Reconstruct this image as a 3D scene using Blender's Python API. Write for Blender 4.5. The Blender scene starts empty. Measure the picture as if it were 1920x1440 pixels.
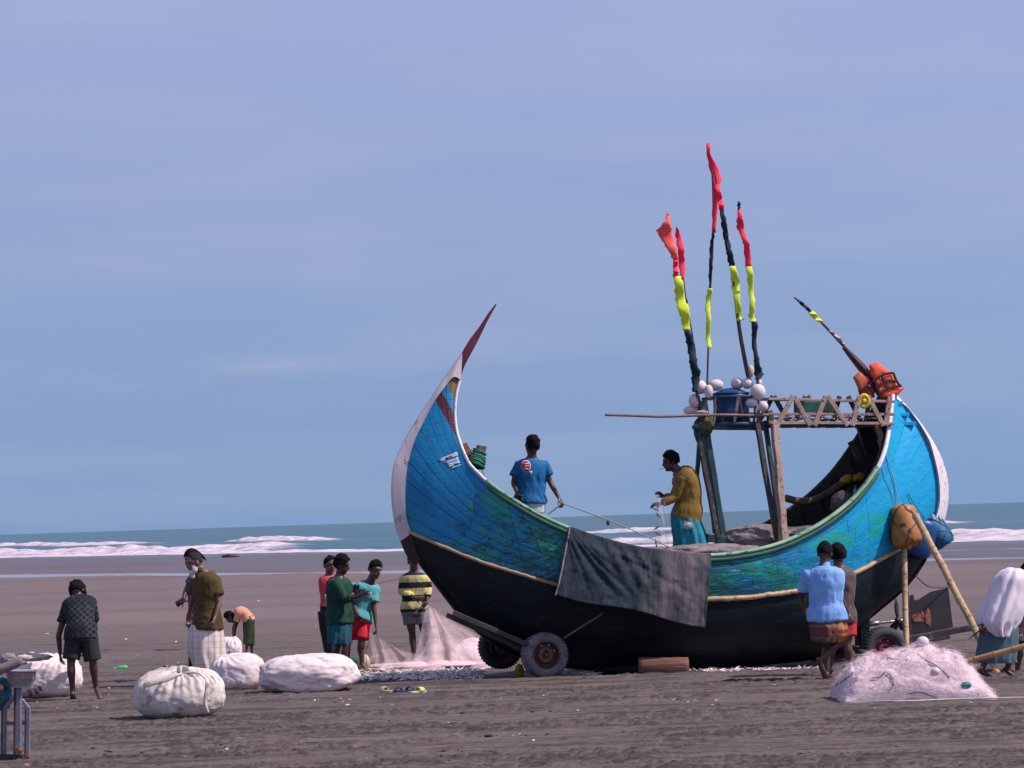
import bpy, bmesh, math, random
import numpy as np
from mathutils import Vector, Matrix
from mathutils.bvhtree import BVHTree

random.seed(7)
sc = bpy.context.scene
COL = sc.collection

# ------------------------------------------------------------------ camera
CAM_H = 2.0
FPX = 5000.0
PITCH = math.atan(251.4 / FPX)
ROLL = math.radians(1.82)
_F = Vector((0, math.cos(PITCH), math.sin(PITCH)))
_U0 = Vector((0, -math.sin(PITCH), math.cos(PITCH)))
_HX = Vector((1, 0, 0))
_U = _U0 * math.cos(ROLL) + _HX * math.sin(ROLL)
_R = _HX * math.cos(ROLL) - _U0 * math.sin(ROLL)
cam_d = bpy.data.cameras.new('camera')
cam = bpy.data.objects.new('camera', cam_d)
COL.objects.link(cam)
cam_d.sensor_width = 36.0
cam_d.lens = 36.0 * FPX / 1920.0
cam_d.clip_start = 0.5
cam_d.clip_end = 40000
m = Matrix((( _R.x, _U.x, -_F.x, 0), (_R.y, _U.y, -_F.y, 0), (_R.z, _U.z, -_F.z, CAM_H), (0, 0, 0, 1)))
cam.matrix_world = m
sc.camera = cam

# ------------------------------------------------------------------ light
SUN_EL, SUN_AZ = math.radians(50), math.radians(12)      # azimuth from +X towards the camera
sdir = Vector((math.cos(SUN_EL) * math.cos(SUN_AZ), -math.cos(SUN_EL) * math.sin(SUN_AZ), math.sin(SUN_EL)))
w = bpy.data.worlds.new('World'); sc.world = w; w.use_nodes = True
nt = w.node_tree; nt.nodes.clear()
out = nt.nodes.new('ShaderNodeOutputWorld'); bg = nt.nodes.new('ShaderNodeBackground')
sky = nt.nodes.new('ShaderNodeTexSky'); sky.sky_type = 'NISHITA'; sky.sun_disc = False
sky.sun_elevation = SUN_EL; sky.sun_rotation = math.radians(102)
sky.altitude = 0; sky.air_density = 1.0; sky.dust_density = 0.3; sky.ozone_density = 3.0
bg.inputs['Strength'].default_value = 0.11
hs = nt.nodes.new('ShaderNodeHueSaturation'); hs.inputs['Saturation'].default_value = 0.95
tint = nt.nodes.new('ShaderNodeMix'); tint.data_type = 'RGBA'; tint.blend_type = 'MULTIPLY'
tint.inputs[0].default_value = 1.0
tg = nt.nodes.new('ShaderNodeMix'); tg.data_type = 'RGBA'; tg.inputs[6].default_value = (0.97, 0.985, 1.05, 1); tg.inputs[7].default_value = (1.76, 1.35, 1.37, 1)
tr = nt.nodes.new('ShaderNodeMapRange'); tr.inputs[1].default_value = 0.0; tr.inputs[2].default_value = 0.20; nt.links.new(tr.outputs[0], tg.inputs[0]); nt.links.new(tg.outputs[2], tint.inputs[7])
# faint wisps of high cloud, all round the sky
tc = nt.nodes.new('ShaderNodeTexCoord'); mp = nt.nodes.new('ShaderNodeMapping'); mp.inputs['Scale'].default_value = (4, 4, 26)
nz = nt.nodes.new('ShaderNodeTexNoise'); nz.inputs['Scale'].default_value = 1.6; nz.inputs['Detail'].default_value = 4
rp = nt.nodes.new('ShaderNodeMapRange'); rp.inputs[1].default_value = 0.45; rp.inputs[2].default_value = 0.8
rp.inputs[3].default_value = 0.0; rp.inputs[4].default_value = 0.20
cl = nt.nodes.new('ShaderNodeMix'); cl.data_type = 'RGBA'; cl.blend_type = 'MIX'
cl.inputs[7].default_value = (5.4, 5.0, 6.4, 1)
L = nt.links.new
L(tc.outputs['Generated'], mp.inputs[0]); L(mp.outputs[0], nz.inputs['Vector']); L(nz.outputs['Fac'], rp.inputs[0])
sx = nt.nodes.new('ShaderNodeSeparateXYZ'); cx = nt.nodes.new('ShaderNodeCombineXYZ'); ab = nt.nodes.new('ShaderNodeMath'); ab.operation = 'ABSOLUTE'
ma = nt.nodes.new('ShaderNodeMath'); ma.operation = 'MULTIPLY_ADD'; ma.inputs[1].default_value = 0.22; ma.inputs[2].default_value = 0.24
L(tc.outputs['Generated'], sx.inputs[0]); L(sx.outputs[0], cx.inputs[0]); L(sx.outputs[1], cx.inputs[1]); L(sx.outputs[2], ab.inputs[0]); L(ab.outputs[0], ma.inputs[0]); L(ab.outputs[0], tr.inputs[0]); L(ma.outputs[0], cx.inputs[2])
nv = nt.nodes.new('ShaderNodeVectorMath'); nv.operation = 'NORMALIZE'; L(cx.outputs[0], nv.inputs[0]); L(nv.outputs[0], sky.inputs[0])
L(sky.outputs[0], hs.inputs['Color']); L(hs.outputs[0], tint.inputs[6]); L(tint.outputs[2], cl.inputs[6])
L(rp.outputs[0], cl.inputs[0]); skyc = cl.outputs[2]
def mth(op, x_, y_):
    n_ = nt.nodes.new('ShaderNodeMath'); n_.operation = op
    for i_, q_ in enumerate((x_, y_)):
        if isinstance(q_, (int, float)): n_.inputs[i_].default_value = q_
        else: L(q_, n_.inputs[i_])
    return n_.outputs[0]
nz2 = nt.nodes.new('ShaderNodeTexNoise'); nz2.inputs['Scale'].default_value = 22; nz2.inputs['Detail'].default_value = 5; L(mp.outputs[0], nz2.inputs['Vector'])
for (px_, py_, wx_, wy_, col_, st_) in ((500, 685, 110, 16, (5.2, 4.9, 6.1, 1), .22), (795, 296, 85, 8, (2.6, 3.9, 5.6, 1), .35), (785, 479, 75, 8, (2.5, 3.9, 5.5, 1), .35), (1060, 270, 90, 7, (2.8, 4.0, 5.7, 1), .22), (1860, 315, 120, 14, (2.9, 4.0, 5.8, 1), .22)):      # a few thin separate clouds
    d_ = (_F + _R * ((px_ - 960) / FPX) + _U * ((720 - py_) / FPX)).normalized()
    ex = mth('DIVIDE', mth('SUBTRACT', sx.outputs[0], d_.x), wx_ / FPX); ez = mth('DIVIDE', mth('SUBTRACT', mth('SUBTRACT', sx.outputs[2], d_.z), mth('MULTIPLY', mth('SUBTRACT', nz2.outputs['Fac'], .5), 1.6 * wy_ / FPX)), wy_ / FPX)
    r2 = mth('ADD', mth('MULTIPLY', ex, ex), mth('MULTIPLY', ez, ez)); g_ = mth('MULTIPLY', mth('POWER', 2.718, mth('MULTIPLY', r2, -1.0)), st_)
    g_ = mth('MULTIPLY', g_, mth('GREATER_THAN', sx.outputs[1], 0.0))
    mx_ = nt.nodes.new('ShaderNodeMix'); mx_.data_type = 'RGBA'; L(g_, mx_.inputs[0]); L(skyc, mx_.inputs[6]); mx_.inputs[7].default_value = col_; skyc = mx_.outputs[2]
L(skyc, bg.inputs['Color']); L(bg.outputs[0], out.inputs[0])
sl = bpy.data.lights.new('sun', 'SUN'); sl.energy = 4.8; sl.angle = math.radians(0.53); sl.color = (1.0, 0.875, 0.82)
so = bpy.data.objects.new('sun', sl); COL.objects.link(so)
so.rotation_euler = sdir.to_track_quat('Z', 'Y').to_euler()
vs = sc.view_settings
vs.view_transform = 'Standard'; vs.look = 'None'; vs.exposure = 0.0; vs.gamma = 1.0; vs.use_curve_mapping = False
sc.cycles.max_bounces = 8; sc.cycles.transparent_max_bounces = 24

# ------------------------------------------------------------------ pixels of the photograph -> world points
CAMP = Vector((0, 0, CAM_H))
def ray(px, py):
    return _F + _R * ((px - 960) / FPX) + _U * ((720 - py) / FPX)
def P(px, py, Y):
    d = ray(px, py); return CAMP + d * (Y / d.y)
def G(px, py, z=0.0):
    d = ray(px, py); return CAMP + d * ((z - CAM_H) / d.z)
def hor(px):
    return 971.5 - (px - 960) * 61.0 / 1920
PHI = math.radians(17)
AX = Vector((math.cos(PHI), math.sin(PHI), 0))
NR = Vector((math.sin(PHI), -math.cos(PHI), 0))            # towards the camera side of the boat
BO = P(1250, 1253, 34.4); BO.z = 0
def PB(px, py, t=0.0):                                     # point on the plane t metres to the near side of the boat's middle
    d = ray(px, py); o = BO + NR * t
    return CAMP + d * ((o - CAMP).dot(NR) / d.dot(NR))

# ------------------------------------------------------------------ noise
def _hash(ix, iy, iz, seed):
    h = (ix.astype(np.int64) * 374761393 + iy.astype(np.int64) * 668265263 + iz.astype(np.int64) * 2147483647 + seed * 1274126177) & 0xffffffff
    h = ((h ^ (h >> 13)) * 1274126177) & 0xffffffff
    h = (h ^ (h >> 16)) & 0xffffffff
    return h.astype(np.float64) / 4294967295.0
def vnoise(p, seed=0):
    p = np.asarray(p, float); i = np.floor(p); f = p - i; f = f * f * (3 - 2 * f); i = i.astype(np.int64)
    r = 0
    for a in (0, 1):
        wa = f[:, 0] if a else 1 - f[:, 0]
        for b in (0, 1):
            wb = f[:, 1] if b else 1 - f[:, 1]
            for c in (0, 1):
                wc = f[:, 2] if c else 1 - f[:, 2]
                r = r + wa * wb * wc * _hash(i[:, 0] + a, i[:, 1] + b, i[:, 2] + c, seed)
    return r
def fbm(p, oct=4, seed=0, gain=0.5):
    p = np.asarray(p, float); s = 0; a = 1; n = 0
    for k in range(oct):
        s = s + a * vnoise(p * (2.03 ** k) + 17.3 * k, seed + k); n += a; a *= gain
    return s / n
def fb2(x, y, oct=4, seed=0, gain=0.5):
    return fbm(np.stack([x, y, np.zeros_like(x) + 0.37], 1), oct, seed, gain)
def sstep(a, b, x):
    t = np.clip((x - a) / (b - a), 0, 1); return t * t * (3 - 2 * t)

# ------------------------------------------------------------------ mesh collector
def perp(v):
    v = Vector(v).normalized(); a = Vector((0, 0, 1)) if abs(v.z) < 0.9 else Vector((1, 0, 0))
    return v.cross(a).normalized()
class MB:
    def __init__(s): s.v = []; s.f = []
    def add(s, vs, fs):
        o = len(s.v); s.v += [tuple(x) for x in vs]; s.f += [tuple(i + o for i in q) for q in fs]
    def rings(s, R, close=True, capa=True, capb=True):
        n = len(R[0]); o = len(s.v)
        for r in R: s.v += [tuple(x) for x in r]
        for k in range(len(R) - 1):
            for i in range(n if close else n - 1):
                j = (i + 1) % n
                s.f.append((o + k * n + i, o + k * n + j, o + (k + 1) * n + j, o + (k + 1) * n + i))
        if close:
            if capa: s.f.append(tuple(o + i for i in reversed(range(n))))
            if capb: s.f.append(tuple(o + (len(R) - 1) * n + i for i in range(n)))
    def sweep(s, pts, rad, lat=None, n=10, rnd=True):
        pts = [Vector(p) for p in pts]; m_ = len(pts)
        rad = [(r, r) if not isinstance(r, (tuple, list)) else tuple(r) for r in (rad if isinstance(rad, (list, tuple)) and len(rad) == m_ else [rad] * m_)]
        T = [(pts[min(i + 1, m_ - 1)] - pts[max(i - 1, 0)]).normalized() for i in range(m_)]
        lt = Vector(lat) if lat is not None else perp(T[0])
        fr = []
        for i in range(m_):
            l = lt - T[i] * lt.dot(T[i])
            if l.length < 1e-4: l = perp(T[i])
            l.normalize()
            if lat is None: lt = l
            fr.append((l, T[i].cross(l)))
        R = []
        def ring(c, fr_, ra, rb): return [c + fr_[0] * (ra * math.cos(2 * math.pi * k / n)) + fr_[1] * (rb * math.sin(2 * math.pi * k / n)) for k in range(n)]
        if rnd:
            q = min(rad[0]);
            for a in (80, 45): R.append(ring(pts[0] - T[0] * q * math.sin(math.radians(a)), fr[0], rad[0][0] * math.cos(math.radians(a)), rad[0][1] * math.cos(math.radians(a))))
        for i in range(m_): R.append(ring(pts[i], fr[i], *rad[i]))
        if rnd:
            q = min(rad[-1])
            for a in (45, 80): R.append(ring(pts[-1] + T[-1] * q * math.sin(math.radians(a)), fr[-1], rad[-1][0] * math.cos(math.radians(a)), rad[-1][1] * math.cos(math.radians(a))))
        s.rings(R)
    def ell(s, c, axes, n=16, m_=10):                      # axes: three vectors already scaled
        c = Vector(c); a, b, d = [Vector(x) for x in axes]; R = []
        for i in range(1, m_):
            th = math.pi * i / m_
            R.append([c - d * math.cos(th) + (a * math.cos(2 * math.pi * k / n) + b * math.sin(2 * math.pi * k / n)) * math.sin(th) for k in range(n)])
        s.rings(R)
    def ball(s, c, r, n=16, m_=10):
        s.ell(c, (Vector((r, 0, 0)), Vector((0, r, 0)), Vector((0, 0, r))), n, m_)
    def box(s, c, ax, ay, az):
        c = Vector(c); V = [c + ax * i + ay * j + az * k for i in (-1, 1) for j in (-1, 1) for k in (-1, 1)]
        s.add(V, [(0, 1, 3, 2), (4, 6, 7, 5), (0, 4, 5, 1), (2, 3, 7, 6), (0, 2, 6, 4), (1, 5, 7, 3)])
    def beam(s, p0, p1, w_, h_, up=(0, 0, 1), seg=4, jit=0.06, taper=1.0, bend=0.0):
        p0, p1 = Vector(p0), Vector(p1); T = (p1 - p0).normalized(); up = Vector(up)
        l = up.cross(T)
        if l.length < 0.05: l = perp(T)
        l.normalize(); u = T.cross(l).normalized(); R = []; L_ = (p1 - p0).length
        for i in range(seg + 1):
            f = i / seg; k = 1 + (taper - 1) * f
            c = p0.lerp(p1, f) + l * random.uniform(-1, 1) * w_ * jit + u * (random.uniform(-1, 1) * h_ * jit + bend * math.sin(f * math.pi))
            a = w_ / 2 * k * random.uniform(1 - jit, 1 + jit); b = h_ / 2 * k * random.uniform(1 - jit, 1 + jit); e = 0.78
            R.append([c + l * x + u * y for x, y in ((-a, -b * e), (-a * e, -b), (a * e, -b), (a, -b * e), (a, b * e), (a * e, b), (-a * e, b), (-a, b * e))])
        s.rings(R)
    def grid(s, pts, close_u=False):                       # pts[i][j]
        R = len(pts); C = len(pts[0]); o = len(s.v)
        for r in pts: s.v += [tuple(x) for x in r]
        for i in range(R - 1):
            for j in range(C - 1): s.f.append((o + i * C + j, o + i * C + j + 1, o + (i + 1) * C + j + 1, o + (i + 1) * C + j))
    def mesh(s, name, inv=None):
        me = bpy.data.meshes.new(name)
        vs = s.v
        if inv is not None: vs = [tuple(inv @ Vector(x)) for x in vs]
        me.from_pydata(vs, [], s.f); me.update(); return me
    def bvh(s): return BVHTree.FromPolygons([Vector(x) for x in s.v], s.f)

# ------------------------------------------------------------------ scene tree
INV = {}
def tag(o, label=None, cat=None, group=None, kind=None):
    if label: o['label'] = label
    if cat: o['category'] = cat
    if group: o['group'] = group
    if kind: o['kind'] = kind
    return o
def thing(name, label, cat, loc, rz=0.0, group=None):
    o = bpy.data.objects.new(name, None); COL.objects.link(o); o.empty_display_size = 0.2
    o.location = loc; o.rotation_euler = (0, 0, rz)
    INV[o] = (Matrix.Translation(Vector(loc)) @ Matrix.Rotation(rz, 4, 'Z')).inverted()
    return tag(o, label, cat, group)
def part(name, mb, mat, parent=None, smooth=True, label=None, solid=0.0, kind=None):
    inv = INV.get(parent)
    me = mb.mesh(name, inv) if isinstance(mb, MB) else mb
    if not isinstance(mb, MB) and inv is not None: me.transform(inv)
    me.materials.append(mat)
    if smooth: me.polygons.foreach_set('use_smooth', [True] * len(me.polygons))
    if isinstance(mb, MB):
        bm = bmesh.new(); bm.from_mesh(me); bmesh.ops.recalc_face_normals(bm, faces=bm.faces); bm.to_mesh(me); bm.free()
    o = bpy.data.objects.new(name, me); COL.objects.link(o)
    if parent is not None: o.parent = parent; INV[o] = inv
    if solid:
        md = o.modifiers.new('thickness', 'SOLIDIFY'); md.thickness = solid; md.offset = 0
    if label: o['label'] = label
    if kind: o['kind'] = kind
    return o
def solo(name, mb, mat, label, cat, group=None, smooth=True, solid=0.0, kind=None):    # a thing that is one mesh, origin at its base
    vs = mb.v; c = Vector((sum(x[0] for x in vs) / len(vs), sum(x[1] for x in vs) / len(vs), min(x[2] for x in vs)))
    me = mb.mesh(name, Matrix.Translation(-c)); me.materials.append(mat)
    if smooth: me.polygons.foreach_set('use_smooth', [True] * len(me.polygons))
    bm = bmesh.new(); bm.from_mesh(me); bmesh.ops.recalc_face_normals(bm, faces=bm.faces); bm.to_mesh(me); bm.free()
    o = bpy.data.objects.new(name, me); COL.objects.link(o); o.location = c; INV[o] = Matrix.Translation(-c)
    if solid:
        md = o.modifiers.new('thickness', 'SOLIDIFY'); md.thickness = solid; md.offset = 0
    return tag(o, label, cat, group, kind)
def fuse(mb, voxel, wr=0.0, wsc=9.0, seed=1, stretch=(1, 1, 0.45), smooth_it=2):
    """one continuous surface out of overlapping closed shapes, with soft folds"""
    me = mb.mesh('fuse'); bm = bmesh.new(); bm.from_mesh(me); bmesh.ops.recalc_face_normals(bm, faces=bm.faces); bm.to_mesh(me); bm.free()
    o = bpy.data.objects.new('fuse', me); COL.objects.link(o)
    md = o.modifiers.new('r', 'REMESH'); md.mode = 'VOXEL'; md.voxel_size = voxel; md.adaptivity = 0
    if smooth_it:
        s_ = o.modifiers.new('s', 'SMOOTH'); s_.iterations = smooth_it; s_.factor = 0.5
    dg = bpy.context.evaluated_depsgraph_get()
    r = bpy.data.meshes.new_from_object(o.evaluated_get(dg))
    bpy.data.objects.remove(o); bpy.data.meshes.remove(me)
    if wr:
        n = len(r.vertices); co = np.empty(n * 3); no = np.empty(n * 3)
        r.vertices.foreach_get('co', co); r.vertices.foreach_get('normal', no)
        co = co.reshape(-1, 3); no = no.reshape(-1, 3)
        q = co * np.array(stretch) * wsc
        f = fbm(q + 2.5 * fbm(q * 0.5, 2, seed + 9)[:, None], 3, seed)
        rdg = 1 - np.abs(f - 0.5) * 4
        co = co + no * (wr * (rdg * 0.7 + (fbm(q * 0.4, 2, seed + 5) - 0.5) * 1.6))[:, None]
        r.vertices.foreach_set('co', co.ravel()); r.update()
    return r

# ------------------------------------------------------------------ materials
def mat(name, c1, c2=None, scale=8.0, rough=0.6, bump=0.0, metal=0.0, lo=0.35, hi=0.65, stretch=(1, 1, 1), detail=5, spec=0.4, c3=None, s3=30.0, bs=None, coat=0.0, trans=0.0, sheen=0.0):
    m_ = bpy.data.materials.new(name); m_.use_nodes = True; t = m_.node_tree; b = t.nodes['Principled BSDF']
    b.inputs['Roughness'].default_value = rough; b.inputs['Metallic'].default_value = metal
    b.inputs['Specular IOR Level'].default_value = spec
    if coat: b.inputs['Coat Weight'].default_value = coat; b.inputs['Coat Roughness'].default_value = 0.15
    if sheen: b.inputs['Sheen Weight'].default_value = sheen
    b.inputs['Base Color'].default_value = (*c1, 1)
    tc = t.nodes.new('ShaderNodeTexCoord'); mp = t.nodes.new('ShaderNodeMapping'); mp.inputs['Scale'].default_value = stretch
    t.links.new(tc.outputs['Object'], mp.inputs[0])
    n = t.nodes.new('ShaderNodeTexNoise'); n.inputs['Scale'].default_value = scale; n.inputs['Detail'].default_value = detail; n.inputs['Roughness'].default_value = 0.6
    t.links.new(mp.outputs[0], n.inputs['Vector'])
    m_['tex'] = 1
    if c2 is None: c2 = tuple(x * 0.72 for x in c1)
    r = t.nodes.new('ShaderNodeMapRange'); r.inputs[1].default_value = lo; r.inputs[2].default_value = hi
    t.links.new(n.outputs['Fac'], r.inputs[0])
    mx = t.nodes.new('ShaderNodeMix'); mx.data_type = 'RGBA'; mx.inputs[6].default_value = (*c1, 1); mx.inputs[7].default_value = (*c2, 1)
    t.links.new(r.outputs[0], mx.inputs[0]); last = mx.outputs[2]
    if c3 is not None:
        n3 = t.nodes.new('ShaderNodeTexNoise'); n3.inputs['Scale'].default_value = s3; n3.inputs['Detail'].default_value = 4
        t.links.new(mp.outputs[0], n3.inputs['Vector'])
        r3 = t.nodes.new('ShaderNodeMapRange'); r3.inputs[1].default_value = 0.58; r3.inputs[2].default_value = 0.66; t.links.new(n3.outputs['Fac'], r3.inputs[0])
        m3 = t.nodes.new('ShaderNodeMix'); m3.data_type = 'RGBA'; m3.inputs[7].default_value = (*c3, 1)
        t.links.new(last, m3.inputs[6]); t.links.new(r3.outputs[0], m3.inputs[0]); last = m3.outputs[2]
    t.links.new(last, b.inputs['Base Color'])
    if bump:
        bn = t.nodes.new('ShaderNodeBump'); bn.inputs['Distance'].default_value = bump; bn.inputs['Strength'].default_value = 1.0
        nb = n
        if bs:
            nb = t.nodes.new('ShaderNodeTexNoise'); nb.inputs['Scale'].default_value = bs; nb.inputs['Detail'].default_value = 5; t.links.new(mp.outputs[0], nb.inputs['Vector'])
        t.links.new(nb.outputs['Fac'], bn.inputs['Height']); t.links.new(bn.outputs[0], b.inputs['Normal'])
    return m_
class NT:                                                   # small helper to write node chains
    def __init__(s, m_): s.m = m_; s.t = m_.node_tree; s.b = s.t.nodes['Principled BSDF']
    def n(s, typ, **kw):
        x = s.t.nodes.new(typ)
        for k, v in kw.items(): setattr(x, k, v)
        return x
    def l(s, a, b): s.t.links.new(a, b)
    def math(s, op, a, b=None, c=None, clamp=False):
        x = s.n('ShaderNodeMath', operation=op); x.use_clamp = clamp
        for i, q in enumerate((a, b, c)):
            if q is None: continue
            if isinstance(q, (int, float)): x.inputs[i].default_value = q
            else: s.l(q, x.inputs[i])
        return x.outputs[0]
    def noise(s, vec, scale, detail=4, rough=0.6, stretch=None, w=None):
        if stretch:
            mp = s.n('ShaderNodeMapping'); mp.inputs['Scale'].default_value = stretch; s.l(vec, mp.inputs[0]); vec = mp.outputs[0]
        x = s.n('ShaderNodeTexNoise'); x.inputs['Scale'].default_value = scale; x.inputs['Detail'].default_value = detail; x.inputs['Roughness'].default_value = rough
        s.l(vec, x.inputs['Vector']); return x.outputs['Fac']
    def rng(s, v, a, b, c=0.0, d=1.0):
        x = s.n('ShaderNodeMapRange'); s.l(v, x.inputs[0])
        for i, q in enumerate((a, b, c, d)): x.inputs[i + 1].default_value = q
        return x.outputs[0]
    def mix(s, f, a, b):
        x = s.n('ShaderNodeMix'); x.data_type = 'RGBA'
        if isinstance(f, (int, float)): x.inputs[0].default_value = f
        else: s.l(f, x.inputs[0])
        for i, q in ((6, a), (7, b)):
            if isinstance(q, tuple): x.inputs[i].default_value = (*q, 1)
            else: s.l(q, x.inputs[i])
        return x.outputs[2]
    def bump(s, h, d, strength=1.0):
        x = s.n('ShaderNodeBump'); x.inputs['Distance'].default_value = d; x.inputs['Strength'].default_value = strength
        s.l(h, x.inputs['Height']); s.l(x.outputs[0], s.b.inputs['Normal']); return x
def newmat(name, rough=0.7, spec=0.4):
    m_ = bpy.data.materials.new(name); m_.use_nodes = True
    k = NT(m_); k.b.inputs['Roughness'].default_value = rough; k.b.inputs['Specular IOR Level'].default_value = spec
    k.tc = k.n('ShaderNodeTexCoord'); k.o = k.tc.outputs['Object']; return k

# ------------------------------------------------------------------ ground
SB = Vector((26, 145)); SD = Vector((-0.612, 0.791)); SN = Vector((0.791, 0.612))
def shore_b(x, y): return (x - SB.x) * SN.x + (y - SB.y) * SN.y
def axis_vals(dense0, dense1, step, far, sign=1, ratio=1.18):
    v = list(np.arange(dense0, dense1, step)); return v
ys = [-80.0, -40, -15, 0, 8, 13]
y = 16.0
while y < 480:
    ys.append(y); y += 0.0016 * y * (1 if y < 45 else (2.0 if y < 70 else 8))
ys += [520, 600, 800]
ys = np.array(ys)
rs = np.concatenate([[-60, -20, -6, -2.5, -1.2, -0.7, -0.45, -0.34, -0.28], np.linspace(-0.235, 0.235, 660), [0.28, 0.34, 0.45, 0.7, 1.2, 2.5, 6, 20, 60]])
YY, RR = np.meshgrid(ys, rs, indexing='ij')
XX = (RR * np.maximum(YY, 16)).ravel(); YY = YY.ravel()
fade = 1 - sstep(36, 60, YY)
near = 1 - sstep(31, 36, YY)
rut = fb2(XX * 0.35, YY * 2.6, 3, 3)                          # long low ridges left by dragging and wheels
rutr = 1 - np.abs(rut - 0.5) * 5
rut2 = fb2(XX * 0.9 + 40, YY * 6.0, 3, 8)
patch = sstep(0.44, 0.60, fb2(XX * 0.45 + 9, YY * 1.0, 3, 21) + 0.10 * (1 - sstep(23, 27, YY)))
clod = fb2(XX * 9, YY * 15, 3, 5, 0.65)
clods = sstep(0.50, 0.66, clod) * patch
Z = (rut - 0.5) * 0.075 * (0.35 + 0.65 * fade) + np.clip(rutr, 0, 1) * 0.012 * fade + (rut2 - 0.5) * 0.040 * (0.25 + 0.75 * fade)
Z += clods * 0.026 * (0.12 + 0.88 * near) + (fb2(XX * 22, YY * 22, 2, 77) - 0.5) * 0.016 * fade
Z += (fb2(XX * 0.1, YY * 0.16, 2, 31) - 0.5) * 0.10 * sstep(45, 80, YY)
wx = sstep(-3.4, -2.4, XX) * (1 - sstep(3.9, 4.6, XX))        # the boat stands in a shallow worn hollow
Z += wx * (0.030 * np.exp(-((YY - 32.75) / 0.30) ** 2) - 0.055 * sstep(32.9, 33.4, YY) * (1 - sstep(36, 39, YY)))
POOLS = [([(-350, 1083), (60, 1077), (250, 1075), (500, 1074), (760, 1069), (1100, 1062), (1500, 1052), (1750, 1046), (2250, 1036)], 10),
         ([(1500, 1036), (1750, 1031), (1850, 1027), (2260, 1019)], 7)]
for pi, (pxs, th) in enumerate(POOLS):
    c0 = [G(x, y - th / 2) for x, y in pxs]; c1 = [G(x, y + th / 2) for x, y in pxs]
    rr = XX / np.maximum(YY, 16)
    y_far = np.interp(rr, [p.x / p.y for p in c0], [p.y for p in c0]); y_near = np.interp(rr, [p.x / p.y for p in c1], [p.y for p in c1])
    wob = (fb2(XX * 0.09, YY * 0.02, 3, 200 + pi) - 0.5) * 2.0
    mid, hw = (y_far + y_near) / 2, (y_far - y_near) / 2 * (0.9 + 0.8 * wob)
    ends = sstep(pxs[0][0], pxs[0][0] + 150, 960 + rr * 5000)
    dd = np.abs(YY - mid) / np.maximum(hw, 0.1)
    Z -= (0.16 * (1 - sstep(0.75, 1.25, dd)) - 0.02 * sstep(2.5, 1.3, dd)) * ends
b = shore_b(XX, YY)
Z -= np.clip(b + 3, 0, 80) * 0.05
me = bpy.data.meshes.new('beach_sand')
nr, nc = len(ys), len(rs)
me.vertices.add(nr * nc); me.vertices.foreach_set('co', np.stack([XX, YY, Z], 1).ravel())
idx = np.arange(nr * nc).reshape(nr, nc)
q = np.stack([idx[:-1, :-1], idx[:-1, 1:], idx[1:, 1:], idx[1:, :-1]], -1).reshape(-1, 4)
me.loops.add(q.size); me.loops.foreach_set('vertex_index', q.ravel())
me.polygons.add(len(q)); me.polygons.foreach_set('loop_start', np.arange(0, q.size, 4)); me.polygons.foreach_set('loop_total', np.full(len(q), 4))
me.update(); me.polygons.foreach_set('use_smooth', [True] * len(me.polygons))
at = me.attributes.new('wet', 'FLOAT', 'POINT')
nb_ = fb2(XX * 0.05, YY * 0.03, 3, 41)
wet = sstep(-58, -30, b + (nb_ - 0.5) * 40) * 0.75 + sstep(-16, -4, b + (nb_ - 0.5) * 10) * 0.25
at.data.foreach_set('value', wet)
at = me.attributes.new('clod', 'FLOAT', 'POINT'); at.data.foreach_set('value', np.clip(clods, 0, 1))
k = newmat('dark damp sand', 0.85, 0.3)
gp = k.n('ShaderNodeNewGeometry').outputs['Position']
aw = k.n('ShaderNodeAttribute', attribute_name='wet').outputs['Fac']; ac = k.n('ShaderNodeAttribute', attribute_name='clod').outputs['Fac']
n1 = k.noise(gp, 0.6, 6, 0.62, (0.35, 1.6, 1)); n2 = k.noise(gp, 7.0, 5, 0.7, (0.5, 1.5, 1)); n3 = k.noise(gp, 45.0, 3, 0.7)
n4 = k.noise(gp, 2.2, 6, 0.7, (0.22, 2.2, 1))
c = k.mix(k.rng(n1, 0.35, 0.65), (0.142, 0.108, 0.096), (0.098, 0.077, 0.070))
c = k.mix(k.math('MULTIPLY', k.rng(n2, 0.42, 0.66), 0.40), c, (0.175, 0.138, 0.126))
c = k.mix(k.math('MULTIPLY', k.rng(n4, 0.50, 0.58), 0.72), c, (0.036, 0.032, 0.032))
c = k.mix(k.math('MULTIPLY', ac, 0.70), c, (0.034, 0.030, 0.029))
near_ = k.rng(k.noise(gp, 0.5, 4, 0.6, (0.4, 1.6, 1)), 0.42, 0.58)
n5 = k.noise(gp, 11.0, 6, 0.78, (0.45, 1.5, 1))
c = k.mix(k.math('MULTIPLY', k.math('MULTIPLY', k.rng(n5, 0.52, 0.59), near_), 0.85), c, (0.022, 0.019, 0.019))
c = k.mix(k.math('MULTIPLY', k.rng(n5, 0.44, 0.36), 0.35), c, (0.24, 0.175, 0.16))
c = k.mix(k.math('MULTIPLY', k.rng(n3, 0.60, 0.72), 0.30), c, (0.05, 0.045, 0.045))
sep = k.n('ShaderNodeSeparateXYZ'); k.l(gp, sep.inputs[0])
c = k.mix(k.rng(sep.outputs[1], 36, 60, 0, 0.8), c, k.mix(k.rng(k.noise(gp, 0.10, 5, 0.6, (0.25, 1.4, 1)), 0.38, 0.62), (0.192, 0.140, 0.138), (0.143, 0.108, 0.108)))
c = k.mix(aw, c, (0.095, 0.082, 0.090))
k.l(c, k.b.inputs['Base Color']); k.l(k.rng(aw, 0.0, 1.0, 0.88, 0.30), k.b.inputs['Roughness'])
k.bump(k.noise(gp, 30, 5, 0.7, (0.7, 1, 1)), 0.012)
me.materials.append(k.m)
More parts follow.
